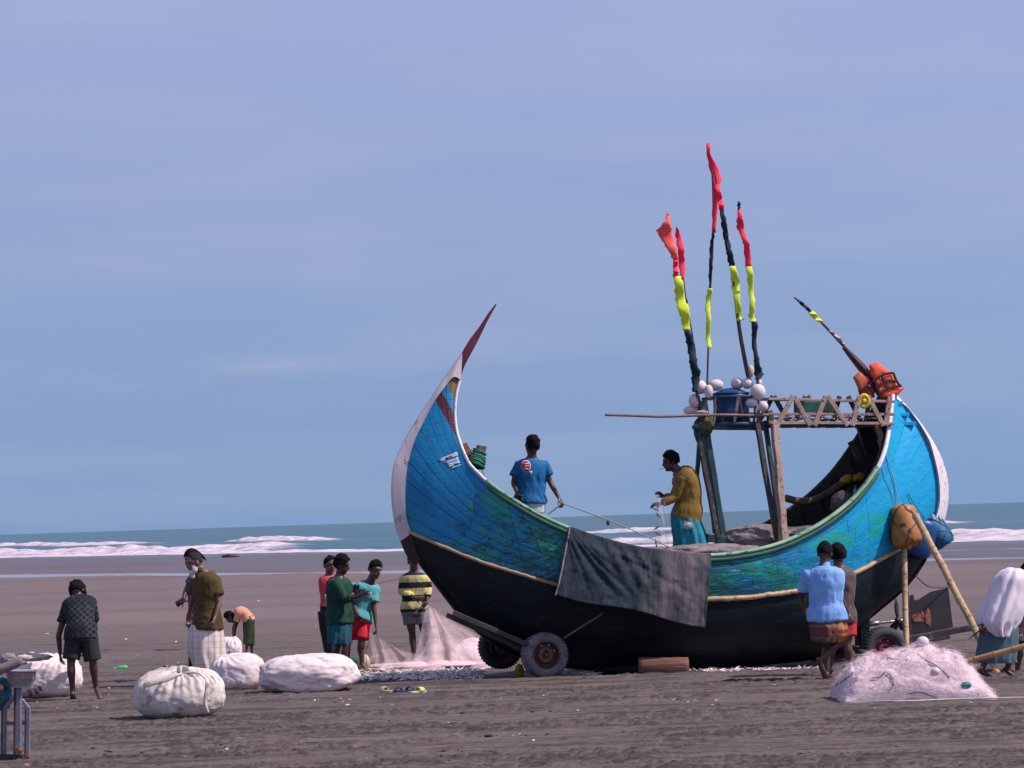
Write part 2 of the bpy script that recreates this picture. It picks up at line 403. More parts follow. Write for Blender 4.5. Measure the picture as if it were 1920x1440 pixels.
beach = bpy.data.objects.new('beach_sand', me); COL.objects.link(beach); beach['kind'] = 'structure'

# ------------------------------------------------------------------ sea
aa = np.concatenate([-np.geomspace(9000, 85, 14), np.arange(-80, 640, 0.9), np.geomspace(650, 14000, 14)])
bb = np.concatenate([np.arange(-4, 40, 0.45), np.arange(40, 300, 1.1), np.geomspace(302, 16000, 60)])
A2, B2 = np.meshgrid(aa, bb, indexing='ij'); A2 = A2.ravel(); B2 = B2.ravel()
Zs = np.full_like(A2, -0.06); foam = np.zeros_like(A2)
fr = 1 - sstep(250, 600, B2)
Zs += (fb2(A2 * 0.03, B2 * 0.09, 3, 51) - 0.5) * 0.5 * sstep(15, 60, B2) * (0.3 + 0.7 * fr)
lump = 1 - np.abs(fb2(A2 * 0.30, B2 * 0.22, 3, 61, 0.45) - 0.5) * 3.2
lumpb = fb2(A2 * 0.16, B2 * 0.2, 3, 67)
cell = A2 / 5.2 + 0.6 * fb2(A2 * 0.1, B2 * 0.02, 2, 91); ci = np.floor(cell); cf = cell - ci
rnd = _hash(ci.astype(np.int64), ci.astype(np.int64) * 3, ci.astype(np.int64) * 7, 11)
dome = np.sqrt(np.clip(1 - (2 * cf - 1) ** 2, 0, 1)) * (0.35 + 0.65 * rnd)
BANDS = [(10, 0.46, 3.4, [-60, 0, 15, 38, 51, 62, 68, 83, 90, 600, 700], [.7, .6, .6, .5, .55, .3, .08, .12, .85, 1, 0]),
         (31, 0.42, 4.0, [-60, 113, 118, 127, 132, 137, 141, 150, 156, 700], [0, 0, .8, .7, 0, 0, .0, .0, 0, 0]),
         (78, 0.50, 4.5, [-60, 118, 124, 132, 138, 178, 185, 205, 212, 216, 226, 400, 700], [0, 0, .9, .8, 0, 0, .9, .9, 0, 0, .9, 1, 0]),
         (112, 0.45, 5.0, [-60, 94, 99, 108, 113, 232, 240, 254, 262, 700], [0, 0, .8, .7, 0, 0, .8, .7, 0, 0])]
for i, (b0, am, wd, ka, kv) in enumerate(BANDS):
    bc = b0 + (fb2(A2 * 0.018, A2 * 0 + i * 7.1, 3, 91 + i) - 0.5) * b0 * 0.5
    mod = np.interp(A2, ka, kv) * (0.75 + 0.5 * fb2(A2 * 0.12, A2 * 0 + i, 2, 140 + i))
    mod = np.clip(mod, 0, 1)
    d = B2 - bc
    prof = np.where(d < 0, np.exp(-(d / (wd * 0.45)) ** 2), np.exp(-(d / (wd * 1.3)) ** 2))
    Zs += am * prof * (0.30 + 0.70 * mod) * (0.45 + 1.15 * dome * (1 if i == 0 else 0.4))
    fo = mod * np.where(d < 0, np.exp(-(d / (wd * (0.9 if i == 0 else 0.5))) ** 4), np.exp(-(d / (wd * 0.34)) ** 2))
    if i > 0: fo = fo * sstep(0.30, 0.5, lump + 0.35 * fo) 
    foam = np.maximum(foam, fo)
edge = (fb2(A2 * 0.12, A2 * 0 + 5, 3, 70) - 0.5) * 7
wash = sstep(-3.2 + 0, -1.5, B2 + edge * 0.4) * (1 - sstep(3, 7, B2 + edge))
foam = np.maximum(foam, wash * (0.5 + 0.5 * sstep(0.32, 0.55, lump + 0.2)))
foam = np.clip(foam, 0, 1)
Zs += foam * (np.clip(lump, 0, 1) ** 2 * 0.35 + (lumpb - 0.45) * 0.35) * sstep(0, 8, B2)
Zs = np.where(B2 < 4, np.minimum(Zs, -0.02 + np.clip(B2, 0, 4) * 0.08), Zs)
Xs = SB.x + A2 * SD.x + B2 * SN.x; Ys = SB.y + A2 * SD.y + B2 * SN.y
me = bpy.data.meshes.new('sea'); nr, nc = len(aa), len(bb)
me.vertices.add(nr * nc); me.vertices.foreach_set('co', np.stack([Xs, Ys, Zs], 1).ravel())
idx = np.arange(nr * nc).reshape(nr, nc)
q = np.stack([idx[:-1, :-1], idx[1:, :-1], idx[1:, 1:], idx[:-1, 1:]], -1).reshape(-1, 4)[:, ::-1]
me.loops.add(q.size); me.loops.foreach_set('vertex_index', q.ravel())
me.polygons.add(len(q)); me.polygons.foreach_set('loop_start', np.arange(0, q.size, 4)); me.polygons.foreach_set('loop_total', np.full(len(q), 4))
me.update(); me.polygons.foreach_set('use_smooth', [True] * len(me.polygons))
at = me.attributes.new('foam', 'FLOAT', 'POINT'); at.data.foreach_set('value', foam)
k = newmat('grey green sea water', 0.35, 0.5)
gp = k.n('ShaderNodeNewGeometry').outputs['Position']
af = k.n('ShaderNodeAttribute', attribute_name='foam').outputs['Fac']
mf = k.math('MULTIPLY', k.rng(af, 0.12, 0.55), k.rng(k.noise(gp, 0.9, 5, 0.7), 0.30, 0.52, 0.35, 1.0))
wc = k.mix(k.rng(k.noise(gp, 0.02, 5, 0.6, (0.6, 1, 1)), 0.35, 0.65), (0.026, 0.118, 0.155), (0.072, 0.128, 0.165))
caps = k.math('MULTIPLY', k.rng(k.noise(gp, 0.045, 6, 0.75, (0.35, 1, 1)), 0.70, 0.76), 0.7)
wc = k.mix(caps, wc, (0.62, 0.60, 0.62))
k.l(k.mix(mf, wc, k.mix(k.rng(k.noise(gp, 0.55, 5, 0.7, (1, 1, 2.5)), 0.40, 0.60), (0.74, 0.61, 0.65), (0.50, 0.43, 0.50))), k.b.inputs['Base Color']); k.l(k.rng(mf, 0, 1, 0.45, 0.9), k.b.inputs['Roughness'])  # greyer noise in the foam colour paints in its shading
k.bump(k.noise(gp, 0.35, 6, 0.65), 0.35)
me.materials.append(k.m)
sea = bpy.data.objects.new('sea', me); COL.objects.link(sea); sea['kind'] = 'structure'
# tide pools and thin wash lying on the beach
k = newmat('shallow still water', 0.12, 0.5)
k.b.inputs['Base Color'].default_value = (0.30, 0.31, 0.40, 1)
k.bump(k.noise(k.n('ShaderNodeNewGeometry').outputs['Position'], 1.2, 4, 0.6), 0.02)
wmat = k.m
def pool(pxs, th, seed, name='tide_pool'):
    mb = MB(); rows = []
    for f in np.linspace(0, 1, 60):
        i = f * (len(pxs) - 1); j = min(int(i), len(pxs) - 2); g = i - j
        x = pxs[j][0] + (pxs[j + 1][0] - pxs[j][0]) * g; y = pxs[j][1] + (pxs[j + 1][1] - pxs[j][1]) * g
        h = th * 1.5
        a_, b_ = G(x, y - h / 2, 0.0), G(x, y + h / 2, 0.0)
        rows.append([Vector((p.x, p.y, -0.10)) for p in (a_, a_.lerp(b_, .5), b_)])
    mb.grid(rows)
    o = part(name, mb, wmat, None); o['kind'] = 'structure'; return o
for i_, (pxs, th) in enumerate(POOLS): pool(pxs, th, i_)

# ================================================================== BOAT
def spl(ctrl, n):                                           # Catmull-Rom through world points, n samples by arc length
    c = [Vector(p) for p in ctrl]; pts = []
    for i in range(len(c) - 1):
        p0 = c[i - 1] if i else c[0] * 2 - c[1]; p1, p2 = c[i], c[i + 1]; p3 = c[i + 2] if i + 2 < len(c) else c[-1] * 2 - c[-2]
        for j in range(12):
            t = j / 12
            pts.append(0.5 * ((2 * p1) + (p2 - p0) * t + (2 * p0 - 5 * p1 + 4 * p2 - p3) * t * t + (3 * p1 - p0 - 3 * p2 + p3) * t ** 3))
    pts.append(c[-1]); d = [0]
    for i in range(1, len(pts)): d.append(d[-1] + (pts[i] - pts[i - 1]).length)
    out = []; j = 0
    for k_ in range(n):
        s = d[-1] * k_ / (n - 1)
        while j < len(d) - 2 and d[j + 1] < s: j += 1
        f = (s - d[j]) / max(1e-9, d[j + 1] - d[j]); out.append(pts[j].lerp(pts[j + 1], min(1, f)))
    return out
def at_(c, u):
    x = min(max(u, 0), 1) * (len(c) - 1); i = min(int(x), len(c) - 2); return c[i].lerp(c[i + 1], x - i)
def mirror(p):                                              # to the far side of the boat
    p = Vector(p); t = (p - BO).dot(NR); return p - NR * (2 * t)
N = 241
GUN = spl([PB(x, y, t) for x, y, t in [(862, 715, .05), (855, 745, .09), (853, 780, .14), (858, 817, .22), (875, 862, .38), (889, 881, .48), (920, 910, .65), (953, 933, .78), (1005, 964, .92), (1066, 992, 1.02), (1150, 1019, 1.09), (1230, 1035, 1.11), (1325, 1043, 1.11), (1400, 1036, 1.09), (1470, 1018, 1.04), (1540, 983, .95), (1600, 937, .84), (1640, 887, .72), (1660, 840, .58), (1668, 792, .38), (1674, 742, .2)]], N)
STR = spl([PB(x, y, t) for x, y, t in [(767, 998, .04), (800, 1012, .2), (830, 1025, .36), (903, 1054, .62), (970, 1075, .79), (1032, 1093, .9), (1110, 1110, .97), (1200, 1120, 1.0), (1325, 1123, 1.0), (1400, 1120, .98), (1440, 1115, .96), (1500, 1106, .9), (1595, 1077, .68), (1647, 1050, .46), (1690, 1026, .26), (1745, 985, .04)]], N)
KEEL = spl([PB(x, y, 0) for x, y in [(767, 1000), (780, 1040), (808, 1078), (836, 1115), (864, 1150), (905, 1188), (960, 1222), (1030, 1243), (1100, 1252), (1180, 1256), (1290, 1255), (1380, 1249), (1440, 1241), (1525, 1231), (1580, 1200), (1632, 1152), (1662, 1128), (1690, 1104), (1715, 1074), (1735, 1040), (1747, 988)]], N)
LRAB = spl([STR[0]] + [PB(x, y, .04) for x, y in [(758, 965), (756, 925), (759, 880), (770, 835), (791, 785), (820, 737), (846, 703)]] + [GUN[0]], N)
RRAB = spl([STR[-1]] + [PB(x, y, .04) for x, y in [(1754, 960), (1758, 935), (1756, 896), (1746, 851), (1724, 802), (1699, 767)]] + [GUN[-1]], N)
def S_up(u, v):                                             # upper (blue) side
    a = at_(STR, u); b_ = at_(GUN, u); l = at_(LRAB, v); r = at_(RRAB, v)
    p = a * (1 - v) + b_ * v + (l - STR[0].lerp(GUN[0], v)) * (1 - u) ** 9 + (r - STR[-1].lerp(GUN[-1], v)) * u ** 9
    return p + NR * (0.05 * math.sin(math.pi * v) * math.sin(math.pi * u) ** .6)
def S_lo(u, v):                                             # lower (black) side, rounded bilge
    k_ = at_(KEEL, u); c = at_(STR, u); tc_ = (c - BO).dot(NR)
    f = math.sin(v * math.pi / 2) ** 0.75; g = 1 - math.cos(v * math.pi / 2)
    p = k_.lerp(c, v) - NR * ((k_.lerp(c, v) - BO).dot(NR)); p.z = k_.z + (c.z - k_.z) * (0.25 * v + 0.75 * g)
    s0 = k_.lerp(c, v); return p + NR * (tc_ * f + 0.012)
def nrm(S, u, v):
    e = 0.004; u0, u1 = max(0, u - e), min(1, u + e); v0, v1 = max(0, v - .02), min(1, v + .02)
    n = (S(u1, v) - S(u0, v)).cross(S(u, v1) - S(u, v0)).normalized()
    return n if n.dot(NR) > 0 else -n
boat = thing('fishing_boat', 'large moon shaped wooden fishing boat, blue above black, on wheels on the sand', 'boat', BO, PHI)

# ---- paint
k = newmat('weathered blue boat paint', 0.42, 0.4)
o_ = k.o; sp = k.n('ShaderNodeSeparateXYZ'); k.l(o_, sp.inputs[0]); sx_, sz_ = sp.outputs[0], sp.outputs[2]
age = k.math('ADD', k.rng(sx_, 0.4, 2.6, 0.0, -0.12), k.rng(sx_, -3.3, -2.4, -0.08, 0.015))      # the ends were painted last
low = k.rng(sz_, 2.5, 1.3, -0.05, 0.105)
age = k.math('ADD', age, low)
rnd_ = k.math('MULTIPLY', k.math('SUBTRACT', k.n('ShaderNodeObjectInfo').outputs['Random'], .5), .13)
blu = k.mix(k.rng(k.noise(o_, 1.1, 5, 0.6, (1, 1, 1.6)), 0.35, 0.68), (0.000, 0.155, 0.350), (0.000, 0.240, 0.480))
blu = k.mix(k.rng(k.math('ADD', sx_, k.math('MULTIPLY', k.noise(o_, 0.9, 3, 0.5), 1.2)), 1.2, 3.0), blu, (0.000, 0.360, 0.660))
blu = k.mix(k.rng(k.noise(o_, 9, 4, 0.6, (0.3, 1, 2.5)), 0.46, 0.72, 0, 0.40), blu, (0.000, 0.110, 0.280))
gn = k.math('ADD', k.math('ADD', k.noise(o_, 1.7, 5, 0.62, (0.7, 1, 1.2)), age), rnd_)
grn = k.mix(k.rng(k.noise(o_, 6, 4, 0.6), 0.4, 0.6), (0.004, 0.240, 0.200), (0.025, 0.310, 0.160))
grn = k.mix(k.rng(sx_, -.2, .6, 0, .75), grn, (0.010, 0.400, 0.330))  # green lightened towards the stern, sunlit brightness put into the colour
c = k.mix(k.rng(gn, 0.50, 0.62, 0, 0.85), blu, grn)
dk = k.math('ADD', k.math('ADD', k.noise(o_, 6.5, 6, 0.75, (0.6, 1, 1.8)), age), k.math('MULTIPLY', rnd_, -.6))
c = k.mix(k.math('MULTIPLY', k.rng(dk, 0.56, 0.63, 0, 0.85), k.rng(sx_, -.2, .7, 1.0, .55)), c, (0.012, 0.060, 0.070))
dk2 = k.math('ADD', k.noise(o_, 16, 5, 0.7, (0.4, 1, 2.6)), age)
c = k.mix(k.rng(dk2, 0.62, 0.66, 0, 0.8), c, (0.02, 0.10, 0.06))
lt = k.math('ADD', k.noise(o_, 26, 4, 0.7, (0.25, 1, 1.5)), k.math('MULTIPLY', age, 0.5))
c = k.mix(k.rng(lt, 0.66, 0.69, 0, 0.6), c, (0.25, 0.52, 0.55))
k.paint_in = c
def band(col, cx, cz, dx, dz, wd, prev, x1=None):            # painted band along a line in the side view
    ln = math.hypot(dx, dz); nx, nz_ = -dz / ln, dx / ln
    d = k.math('ABSOLUTE', k.math('ADD', k.math('MULTIPLY', k.math('ADD', sx_, -cx), nx), k.math('MULTIPLY', k.math('ADD', sz_, -cz), nz_)))
    return k.mix(k.math('MULTIPLY', k.rng(d, wd + 0.004, wd - 0.004), k.rng(sz_, 2.88, 2.90)), prev, col)
def loc_(px, py, t=0.1):
    q = boat_inv @ PB(px, py, t); return q.x, q.z
boat_inv = INV[boat]
a0, a1 = loc_(822, 738), loc_(856, 812)
c = band((0.085, 0.012, 0.030), a0[0], a0[1], a1[0] - a0[0], a1[1] - a0[1], 0.062, c)
b0_, b1_ = loc_(838, 714), loc_(853, 752)
side = k.math('ADD', k.math('MULTIPLY', k.math('ADD', sx_, -b0_[0]), -(b1_[1] - b0_[1]) / math.hypot(b1_[0] - b0_[0], b1_[1] - b0_[1])), k.math('MULTIPLY', k.math('ADD', sz_, -b0_[1]), (b1_[0] - b0_[0]) / math.hypot(b1_[0] - b0_[0], b1_[1] - b0_[1])))
leftend = k.math('MULTIPLY', k.rng(sx_, -1.6, -1.7), k.rng(sz_, 3.2, 3.21))
c = k.mix(k.math('MULTIPLY', k.rng(side, -0.004, 0.004), leftend), c, (0.150, 0.105, 0.020))
k.l(c, k.b.inputs['Base Color'])
k.bump(k.noise(o_, 40, 5, 0.7, (0.12, 1, 1)), 0.008)
M_BLUE = k.m
M_BLACK = mat('tarred black hull', (0.0016, 0.0050, 0.0100), (0.004, 0.012, 0.020), 3.0, 0.5, 0.004, lo=0.4, hi=0.7, stretch=(0.4, 1, 1.6), c3=(0.008, 0.016, 0.022), s3=11, spec=0.22, bs=25)
M_MAROON = mat('dark maroon stem paint', (0.045, 0.018, 0.016), (0.022, 0.012, 0.012), 8, 0.6, 0.003)
M_WHITE = mat('old white paint', (0.82, 0.74, 0.75), (0.70, 0.62, 0.64), 4.0, 0.6, 0.003, c3=(0.42, 0.34, 0.34), s3=30, stretch=(1, 1, 0.5))
M_CRIM = mat('crimson horn paint', (0.130, 0.016, 0.040), (0.07, 0.012, 0.026), 6, 0.45, 0.003)
M_INNER = mat('dark tarred planking inside', (0.018, 0.017, 0.018), (0.035, 0.030, 0.030), 5, 0.8, 0.006, stretch=(0.3, 1, 3))
M_WOOD = mat('weathered pinkish timber', (0.44, 0.31, 0.25), (0.27, 0.18, 0.15), 6, 0.75, 0.004, stretch=(1, 1, 1), c3=(0.09, 0.06, 0.05), s3=22)
M_WOODD = mat('dark grey timber', (0.075, 0.062, 0.062), (0.032, 0.030, 0.032), 6, 0.8, 0.004, c3=(0.14, 0.11, 0.10), s3=20)
M_DECK = mat('worn deck boards', (0.20, 0.15, 0.13), (0.11, 0.085, 0.08), 5, 0.85, 0.004)
M_TEAL = mat('dark teal painted pole', (0.010, 0.035, 0.045), (0.02, 0.06, 0.07), 5, 0.55, 0.003)
M_BAMB = mat('pale bamboo', (0.52, 0.36, 0.20), (0.36, 0.23, 0.12), 4, 0.5, 0.003, c3=(0.22, 0.13, 0.07), s3=18)
M_RAILG = mat('green gunwale paint', (0.10, 0.30, 0.15), (0.34, 0.46, 0.32), 3.5, 0.55, 0.003, stretch=(0.5, 1, 1), c3=(0.03, 0.12, 0.07), s3=18)
M_RAILD = mat('dark green rubbing piece', (0.010, 0.060, 0.045), (0.02, 0.10, 0.06), 5, 0.6, 0.003)

# ---- shells (closed between planks) and interior
def shell(S, nu, nv, off, mir=False, v0=0, v1=1):
    R = []
    for j in range(nv + 1):
        v = v0 + (v1 - v0) * j / nv; row = []
        for i in range(nu + 1):
            u = i / nu; p = S(u, v) - nrm(S, min(max(u, .01), .99), min(max(v, .02), .98)) * off
            t = (p - BO).dot(NR)
            if t < 0.012: p = p + NR * (0.012 - t)
            row.append(mirror(p) if mir else p)
        R.append(row)
    return R
mb = MB(); mb.grid(shell(S_up, 110, 10, 0.022)); part('side_backing', mb, M_INNER, boat)
mb = MB(); mb.grid(shell(S_up, 110, 10, 0.0, True)); part('far_side', mb, M_BLUE, boat)
lowR = MB(); lowR.grid(shell(S_lo, 120, 18, 0.0)); lowR.grid(shell(S_lo, 120, 18, 0.0, True))
part('lower_hull', lowR, M_BLACK, boat)
mb = MB(); mb.grid(shell(S_up, 110, 8, 0.055)); mb.grid(shell(S_up, 110, 8, 0.055, True)); mb.grid(shell(S_lo, 110, 12, 0.055)); mb.grid(shell(S_lo, 110, 12, 0.055, True))
part('inner_lining', mb, M_INNER, boat)
near_mb = MB(); near_mb.grid(shell(S_up, 160, 12, 0.0)); near_mb.grid(shell(S_lo, 160, 20, 0.0)); HULL = near_mb.bvh()
def hit(px, py, off=0.0, bv=None):
    d = ray(px, py).normalized(); p, n, i, dd = (bv or HULL).ray_cast(CAMP, d, 200)
    if p is None: return None
    if n.dot(d) > 0: n = -n
    return p + n * off
# ---- the planks of the near side: rows of boards, butted end to end
def plank(u0, u1, v0, v1, gap=0.0028):
    nu = max(3, int((u1 - u0) * 90)); proud = random.uniform(0.0, 0.0035); th = 0.018; R = []
    L0 = (at_(GUN, .5) - at_(GUN, .4)).length * 10
    gu = gap / L0; H = (S_up((u0 + u1) / 2, v1) - S_up((u0 + u1) / 2, v0)).length; gv = gap / max(H, .02) * (v1 - v0)
    for i in range(nu + 1):
        u = u0 + gu + (u1 - u0 - 2 * gu) * i / nu; n = nrm(S_up, min(max(u, .01), .99), (v0 + v1) / 2)
        a = S_up(u, v0 + gv); b_ = S_up(u, v1 - gv)
        e = 0.0015; w_ = (b_ - a).normalized()
        mid = S_up(u, (v0 + v1) / 2) + n * (proud + 0.001)
        R.append([a - n * th, a + n * (proud - e), a + w_ * e + n * proud, mid, b_ - w_ * e + n * proud, b_ + n * (proud - e), b_ - n * th])
    m_ = MB(); m_.rings(R); return m_
rows_mid = 5
nplank = 0
def row_planks(v0, v1, ulo, uhi, ln, off):
    u = ulo; first = True
    while u < uhi - 1e-6:
        u1 = u + ln * random.uniform(.75, 1.3) * (off if first else 1); first = False
        if uhi - u1 < ln * .4: u1 = uhi
        part('plank', plank(u, u1, v0, v1), M_BLUE, boat, smooth=False); u = u1
for r in range(5):
    v0, v1 = r / 5, (r + 1) / 5; vm = (v0 + v1) / 2
    for (va, vb) in ((v0, vm), (vm, v1)): row_planks(va, vb, 0.0, 0.21, 0.16, random.uniform(.5, 1))
    row_planks(v0, v1, 0.21, 0.82, 0.075, random.uniform(.4, 1))
    row_planks(v0, v1, 0.82, 1.0, 0.18, 1)
# ---- stem and stern bands (white), keel, horns
def bar(outer, inner, half, mt, name, n=60, taper=None):
    o1, i1 = spl(outer, n), spl(inner, n); R = []
    for i in range(n):
        f = i / (n - 1); h = half * (taper(f) if taper else 1)
        a, b_ = o1[i], i1[i]; w_ = (a - b_) * 0.14
        R.append([a + NR * h * .28, a - NR * h * .28, a - w_ - NR * h * .45, b_ - NR * h * 1.3, b_ + NR * h * 1.3, a - w_ + NR * h * .45])
    m_ = MB(); m_.rings(R); return part(name, m_, mt, boat, smooth=False)
bar([PB(x, y) for x, y in [(751, 1014), (741, 985), (735, 945), (734, 910), (738, 875), (747, 850), (760, 822), (778, 792), (798, 762), (821, 726), (845, 692), (866, 662)]],
    [PB(x, y) for x, y in [(769, 999), (760, 975), (757, 945), (757, 912), (760, 880), (768, 845), (779, 815), (793, 788), (812, 752), (834, 722), (848, 707), (861, 713)]], .065, mat('grey pink old paint', (0.62, 0.53, 0.56), (0.48, 0.41, 0.45), 4.0, 0.6, 0.003, c3=(0.36, 0.29, 0.30), s3=12, stretch=(1, 1, .5)), 'stem_band')
bar([PB(x, y) for x, y in [(866, 662), (880, 638), (900, 611), (915, 588), (929, 570)]], [PB(x, y) for x, y in [(861, 708), (870, 684), (893, 642), (912, 604), (930.5, 571)]], .055, M_CRIM, 'horn', 30, lambda f: 1 - .75 * f)
bar([PB(x, y) for x, y in [(1760, 1000), (1771, 973), (1777, 937), (1776, 900), (1768, 868), (1757, 843), (1740, 814), (1720, 786), (1700, 762), (1681, 741)]],
    [PB(x, y) for x, y in [(1742, 992), (1752, 962), (1757, 937), (1755, 896), (1745, 851), (1737, 826), (1724, 802), (1711, 783), (1697, 765), (1676, 748)]], .07, M_WHITE, 'stern_band')
bar([PB(x, y) for x, y in [(1690, 752), (1660, 725), (1640, 705), (1615, 677), (1584, 648)]], [PB(x, y) for x, y in [(1665, 765), (1638, 728), (1622, 707), (1602, 682), (1580, 653)]], .05, M_CRIM, 'horn', 30, lambda f: 1 - .6 * f)
k_out = [at_(KEEL, u) for u in np.linspace(0.0, 1, 40)]
def shift_keel(d):
    res = []
    for i, p in enumerate(k_out):
        T = (k_out[min(i + 1, 39)] - k_out[max(i - 1, 0)]).normalized(); nn = T.cross(NR).normalized()
        if nn.z > 0 and 0.1 < i / 39 < .9: nn = -nn
        c0 = PB(1250, 900, 0)
        if nn.dot(p - c0) < 0: nn = -nn
        res.append(p + nn * d)
    return res
R = []; ki, ko = k_out, shift_keel(0.035)
for a, b_ in zip(ki, ko): R.append([a - NR * .05, a + NR * .05, b_ + NR * .035, b_ - NR * .035])
mb = MB(); mb.rings(R); part('keel', mb, M_BLACK, boat, smooth=False)
bar([PB(x, y) for x, y in [(751, 1014), (757, 1030), (766, 1047), (779, 1061)]], [PB(x, y) for x, y in [(770, 999), (779, 1006), (787, 1018), (790, 1040)]], .062, M_MAROON, 'stem_foot', 14)
# ---- gunwale rails
def rail(u0, u1, mt, name, r, dz=0.0, dn=0.0, mir=False, n=60, ry=None, curve=GUN):
    pts = []
    for i in range(n):
        u = u0 + (u1 - u0) * i / (n - 1); p = at_(curve, u) + Vector((0, 0, dz)) + NR * dn
        pts.append(mirror(p) if mir else p)
    m_ = MB(); m_.sweep(pts, (r, ry or r), lat=NR, n=10); return part(name, m_, mt, boat)
rail(0.175, 0.86, M_RAILG, 'gunwale_rail', 0.042, 0.012, -0.01, ry=0.028)
rail(0.175, 0.86, M_RAILD, 'gunwale_fender', 0.018, -0.048, 0.028, ry=0.026)
rail(0.0, 0.172, M_WHITE, 'gunwale_edge', 0.026, 0.01, 0, ry=0.02)
rail(0.863, 1.0, M_WHITE, 'gunwale_edge', 0.030, 0.0, 0, ry=0.03)
rail(0.0, 1.0, M_WOODD, 'gunwale_rail', 0.040, 0.012, 0.01, True, 110, ry=0.026)
rail(0.24, 0.92, M_WOODD, 'inner_stringer', 0.05, -0.02, -0.10, n=90, ry=0.03)
# rubbing strake: bamboo and timber lengths
for (a, b_) in ((0.0, .17), (.171, .34), (.342, .55), (.552, .70), (.702, .86), (.862, .985)):
    pts = []; rr = []
    for i in range(26):
        u = a + (b_ - a) * i / 25; pts.append(at_(STR, u) + NR * 0.028 + Vector((0, 0, random.uniform(-.003, .003)))); rr.append(0.026 * random.uniform(.9, 1.1) * (1.25 if u > .5 else .85))
    m_ = MB(); m_.sweep(pts, rr, lat=NR, n=8); part('rubbing_strake', m_, M_BAMB if a > .5 else mat('tan timber strake', (0.42, 0.27, 0.12), (0.30, 0.20, 0.13), 5, 0.6, 0.003, c3=(0.36, 0.30, 0.28), s3=12), boat)
# ribs inside
for i in range(25):
    u = 0.10 + 0.036 * i
    for mr in (False, True):
        pts = []
        for j in range(9):
            v = j / 8
            if v < .5: p = S_lo(u, .35 + 1.3 * v) - nrm(S_lo, u, .6) * .08
            else: p = S_up(u, (v - .5) * 2 * .94) - nrm(S_up, u, .5) * .08
            pts.append(mirror(p) if mr else p)
        m_ = MB(); m_.sweep(pts, (.03, .028), lat=AX, n=6, rnd=False); part('rib', m_, M_INNER, boat, smooth=False)
# deck boards across the hull
def half_at(s, z):
    best = 0.2; p0 = BO + AX * s
    for u in np.linspace(0.05, 0.97, 70):
        for S in (S_up, S_lo):
            for v in (0.15, .4, .7, .95):
                q = S(u, v); 
                if abs((q - BO).dot(AX) - s) < .07 and abs(q.z - z) < .12: best = max(best, (q - BO).dot(NR))
    return best
SS = []
for i in range(0, 26):
    s = -1.95 + i * 0.165; z = 1.12 + 0.25 * max(0, (-0.9 - s)) / 1.0
    h = half_at(s, z) - .10
    m_ = MB(); m_.box(BO + AX * s + Vector((0, 0, z + random.uniform(-.004, .004))), AX * 0.079, NR * h, Vector((0, 0, .014)))
    part('deck_board', m_, M_DECK, boat, smooth=False)

# ---- the painted plate marking on the bow
def decal(outline, mt, name, parent, off=0.012, bv=None, nseg=6, thick=0.002, label=None):
    """a thin print following the surface; outline: four pixel corners"""
    (x0, y0), (x1, y1), (x2, y2), (x3, y3) = outline; R = []
    for i in range(nseg + 1):
        row = []
        for j in range(nseg + 1):
            a, b_ = i / nseg, j / nseg
            x = (x0 * (1 - b_) + x1 * b_) * (1 - a) + (x3 * (1 - b_) + x2 * b_) * a; y = (y0 * (1 - b_) + y1 * b_) * (1 - a) + (y3 * (1 - b_) + y2 * b_) * a
            h = hit(x, y, off, bv)
            if h is None: return None
            row.append(h)
        R.append(row)
    m_ = MB(); m_.grid(R); return part(name, m_, mt, parent, label=label, solid=thick)
M_SIGNW = mat('white stencil paint', (0.62, 0.68, 0.74), (0.5, 0.58, 0.66), 10, 0.6)
M_SIGNR = mat('red stencil paint', (0.45, 0.10, 0.14), None, 10, 0.6)
M_SIGNP = mat('pale blue stencil paint', (0.22, 0.42, 0.62), (0.50, 0.60, 0.70), 30, 0.6)
decal([(823, 861), (857, 848), (858, 850), (825, 863)], M_SIGNW, 'painted_sign', boat)
decal([(824, 863.5), (834, 860), (835, 862.5), (829, 865)], M_SIGNW, 'painted_sign', boat)
decal([(838, 858), (844, 856), (845, 859), (839, 861)], M_SIGNR, 'painted_sign', boat)
decal([(846, 855), (858, 851), (859, 854.5), (847, 858.5)], M_SIGNW, 'painted_sign', boat)
decal([(832, 867), (859, 857), (861, 864), (838, 869)], M_SIGNP, 'painted_sign', boat)
decal([(838, 870), (861, 864.5), (863, 868), (842, 873)], M_SIGNW, 'painted_sign', boat)
decal([(841, 874), (851, 871.5), (852, 873), (843, 876)], M_SIGNW, 'painted_sign', boat)
decal([(846, 877.5), (864, 871), (864, 872.5), (849, 878.8)], M_SIGNW, 'painted_sign', boat)

# ---- sternpost, shaft, propeller
mb = MB(); mb.beam(PB(1615, 1120), PB(1617, 1225), .20, .16, up=AX); part('stern_post', mb, M_BLACK, boat, smooth=False)
mb = MB(); mb.sweep([PB(1620, 1171), PB(1692, 1163)], .018, n=8); mb.sweep([PB(1632, 1170), PB(1646, 1168)], .035, n=8); part('propeller_shaft', mb, mat('greased steel', (0.35, 0.30, 0.27), (0.15, 0.12, 0.11), 20, 0.4, metal=0.7), boat)
c0 = PB(1683, 1164); m_ = MB(); m_.ball(c0, .05, 12, 8)
for a in (95, 215, 335):
    d = Vector((0, 0, 1)) * math.sin(math.radians(a)) + NR * math.cos(math.radians(a)); sd = d.cross(AX)
    R = []
    for f, w_, tw in ((.1, .02, 62), (.35, .045, 60), (.65, .055, 58), (.9, .035, 56), (1, .012, 55)):
        cc = c0 + d * .29 * f; dirn = sd * math.cos(math.radians(tw)) + AX * math.sin(math.radians(tw)); nn = d.cross(dirn)
        R.append([cc + dirn * w_ + nn * .0, cc + nn * .008, cc - dirn * w_, cc - nn * .008])
    m_.rings(R)
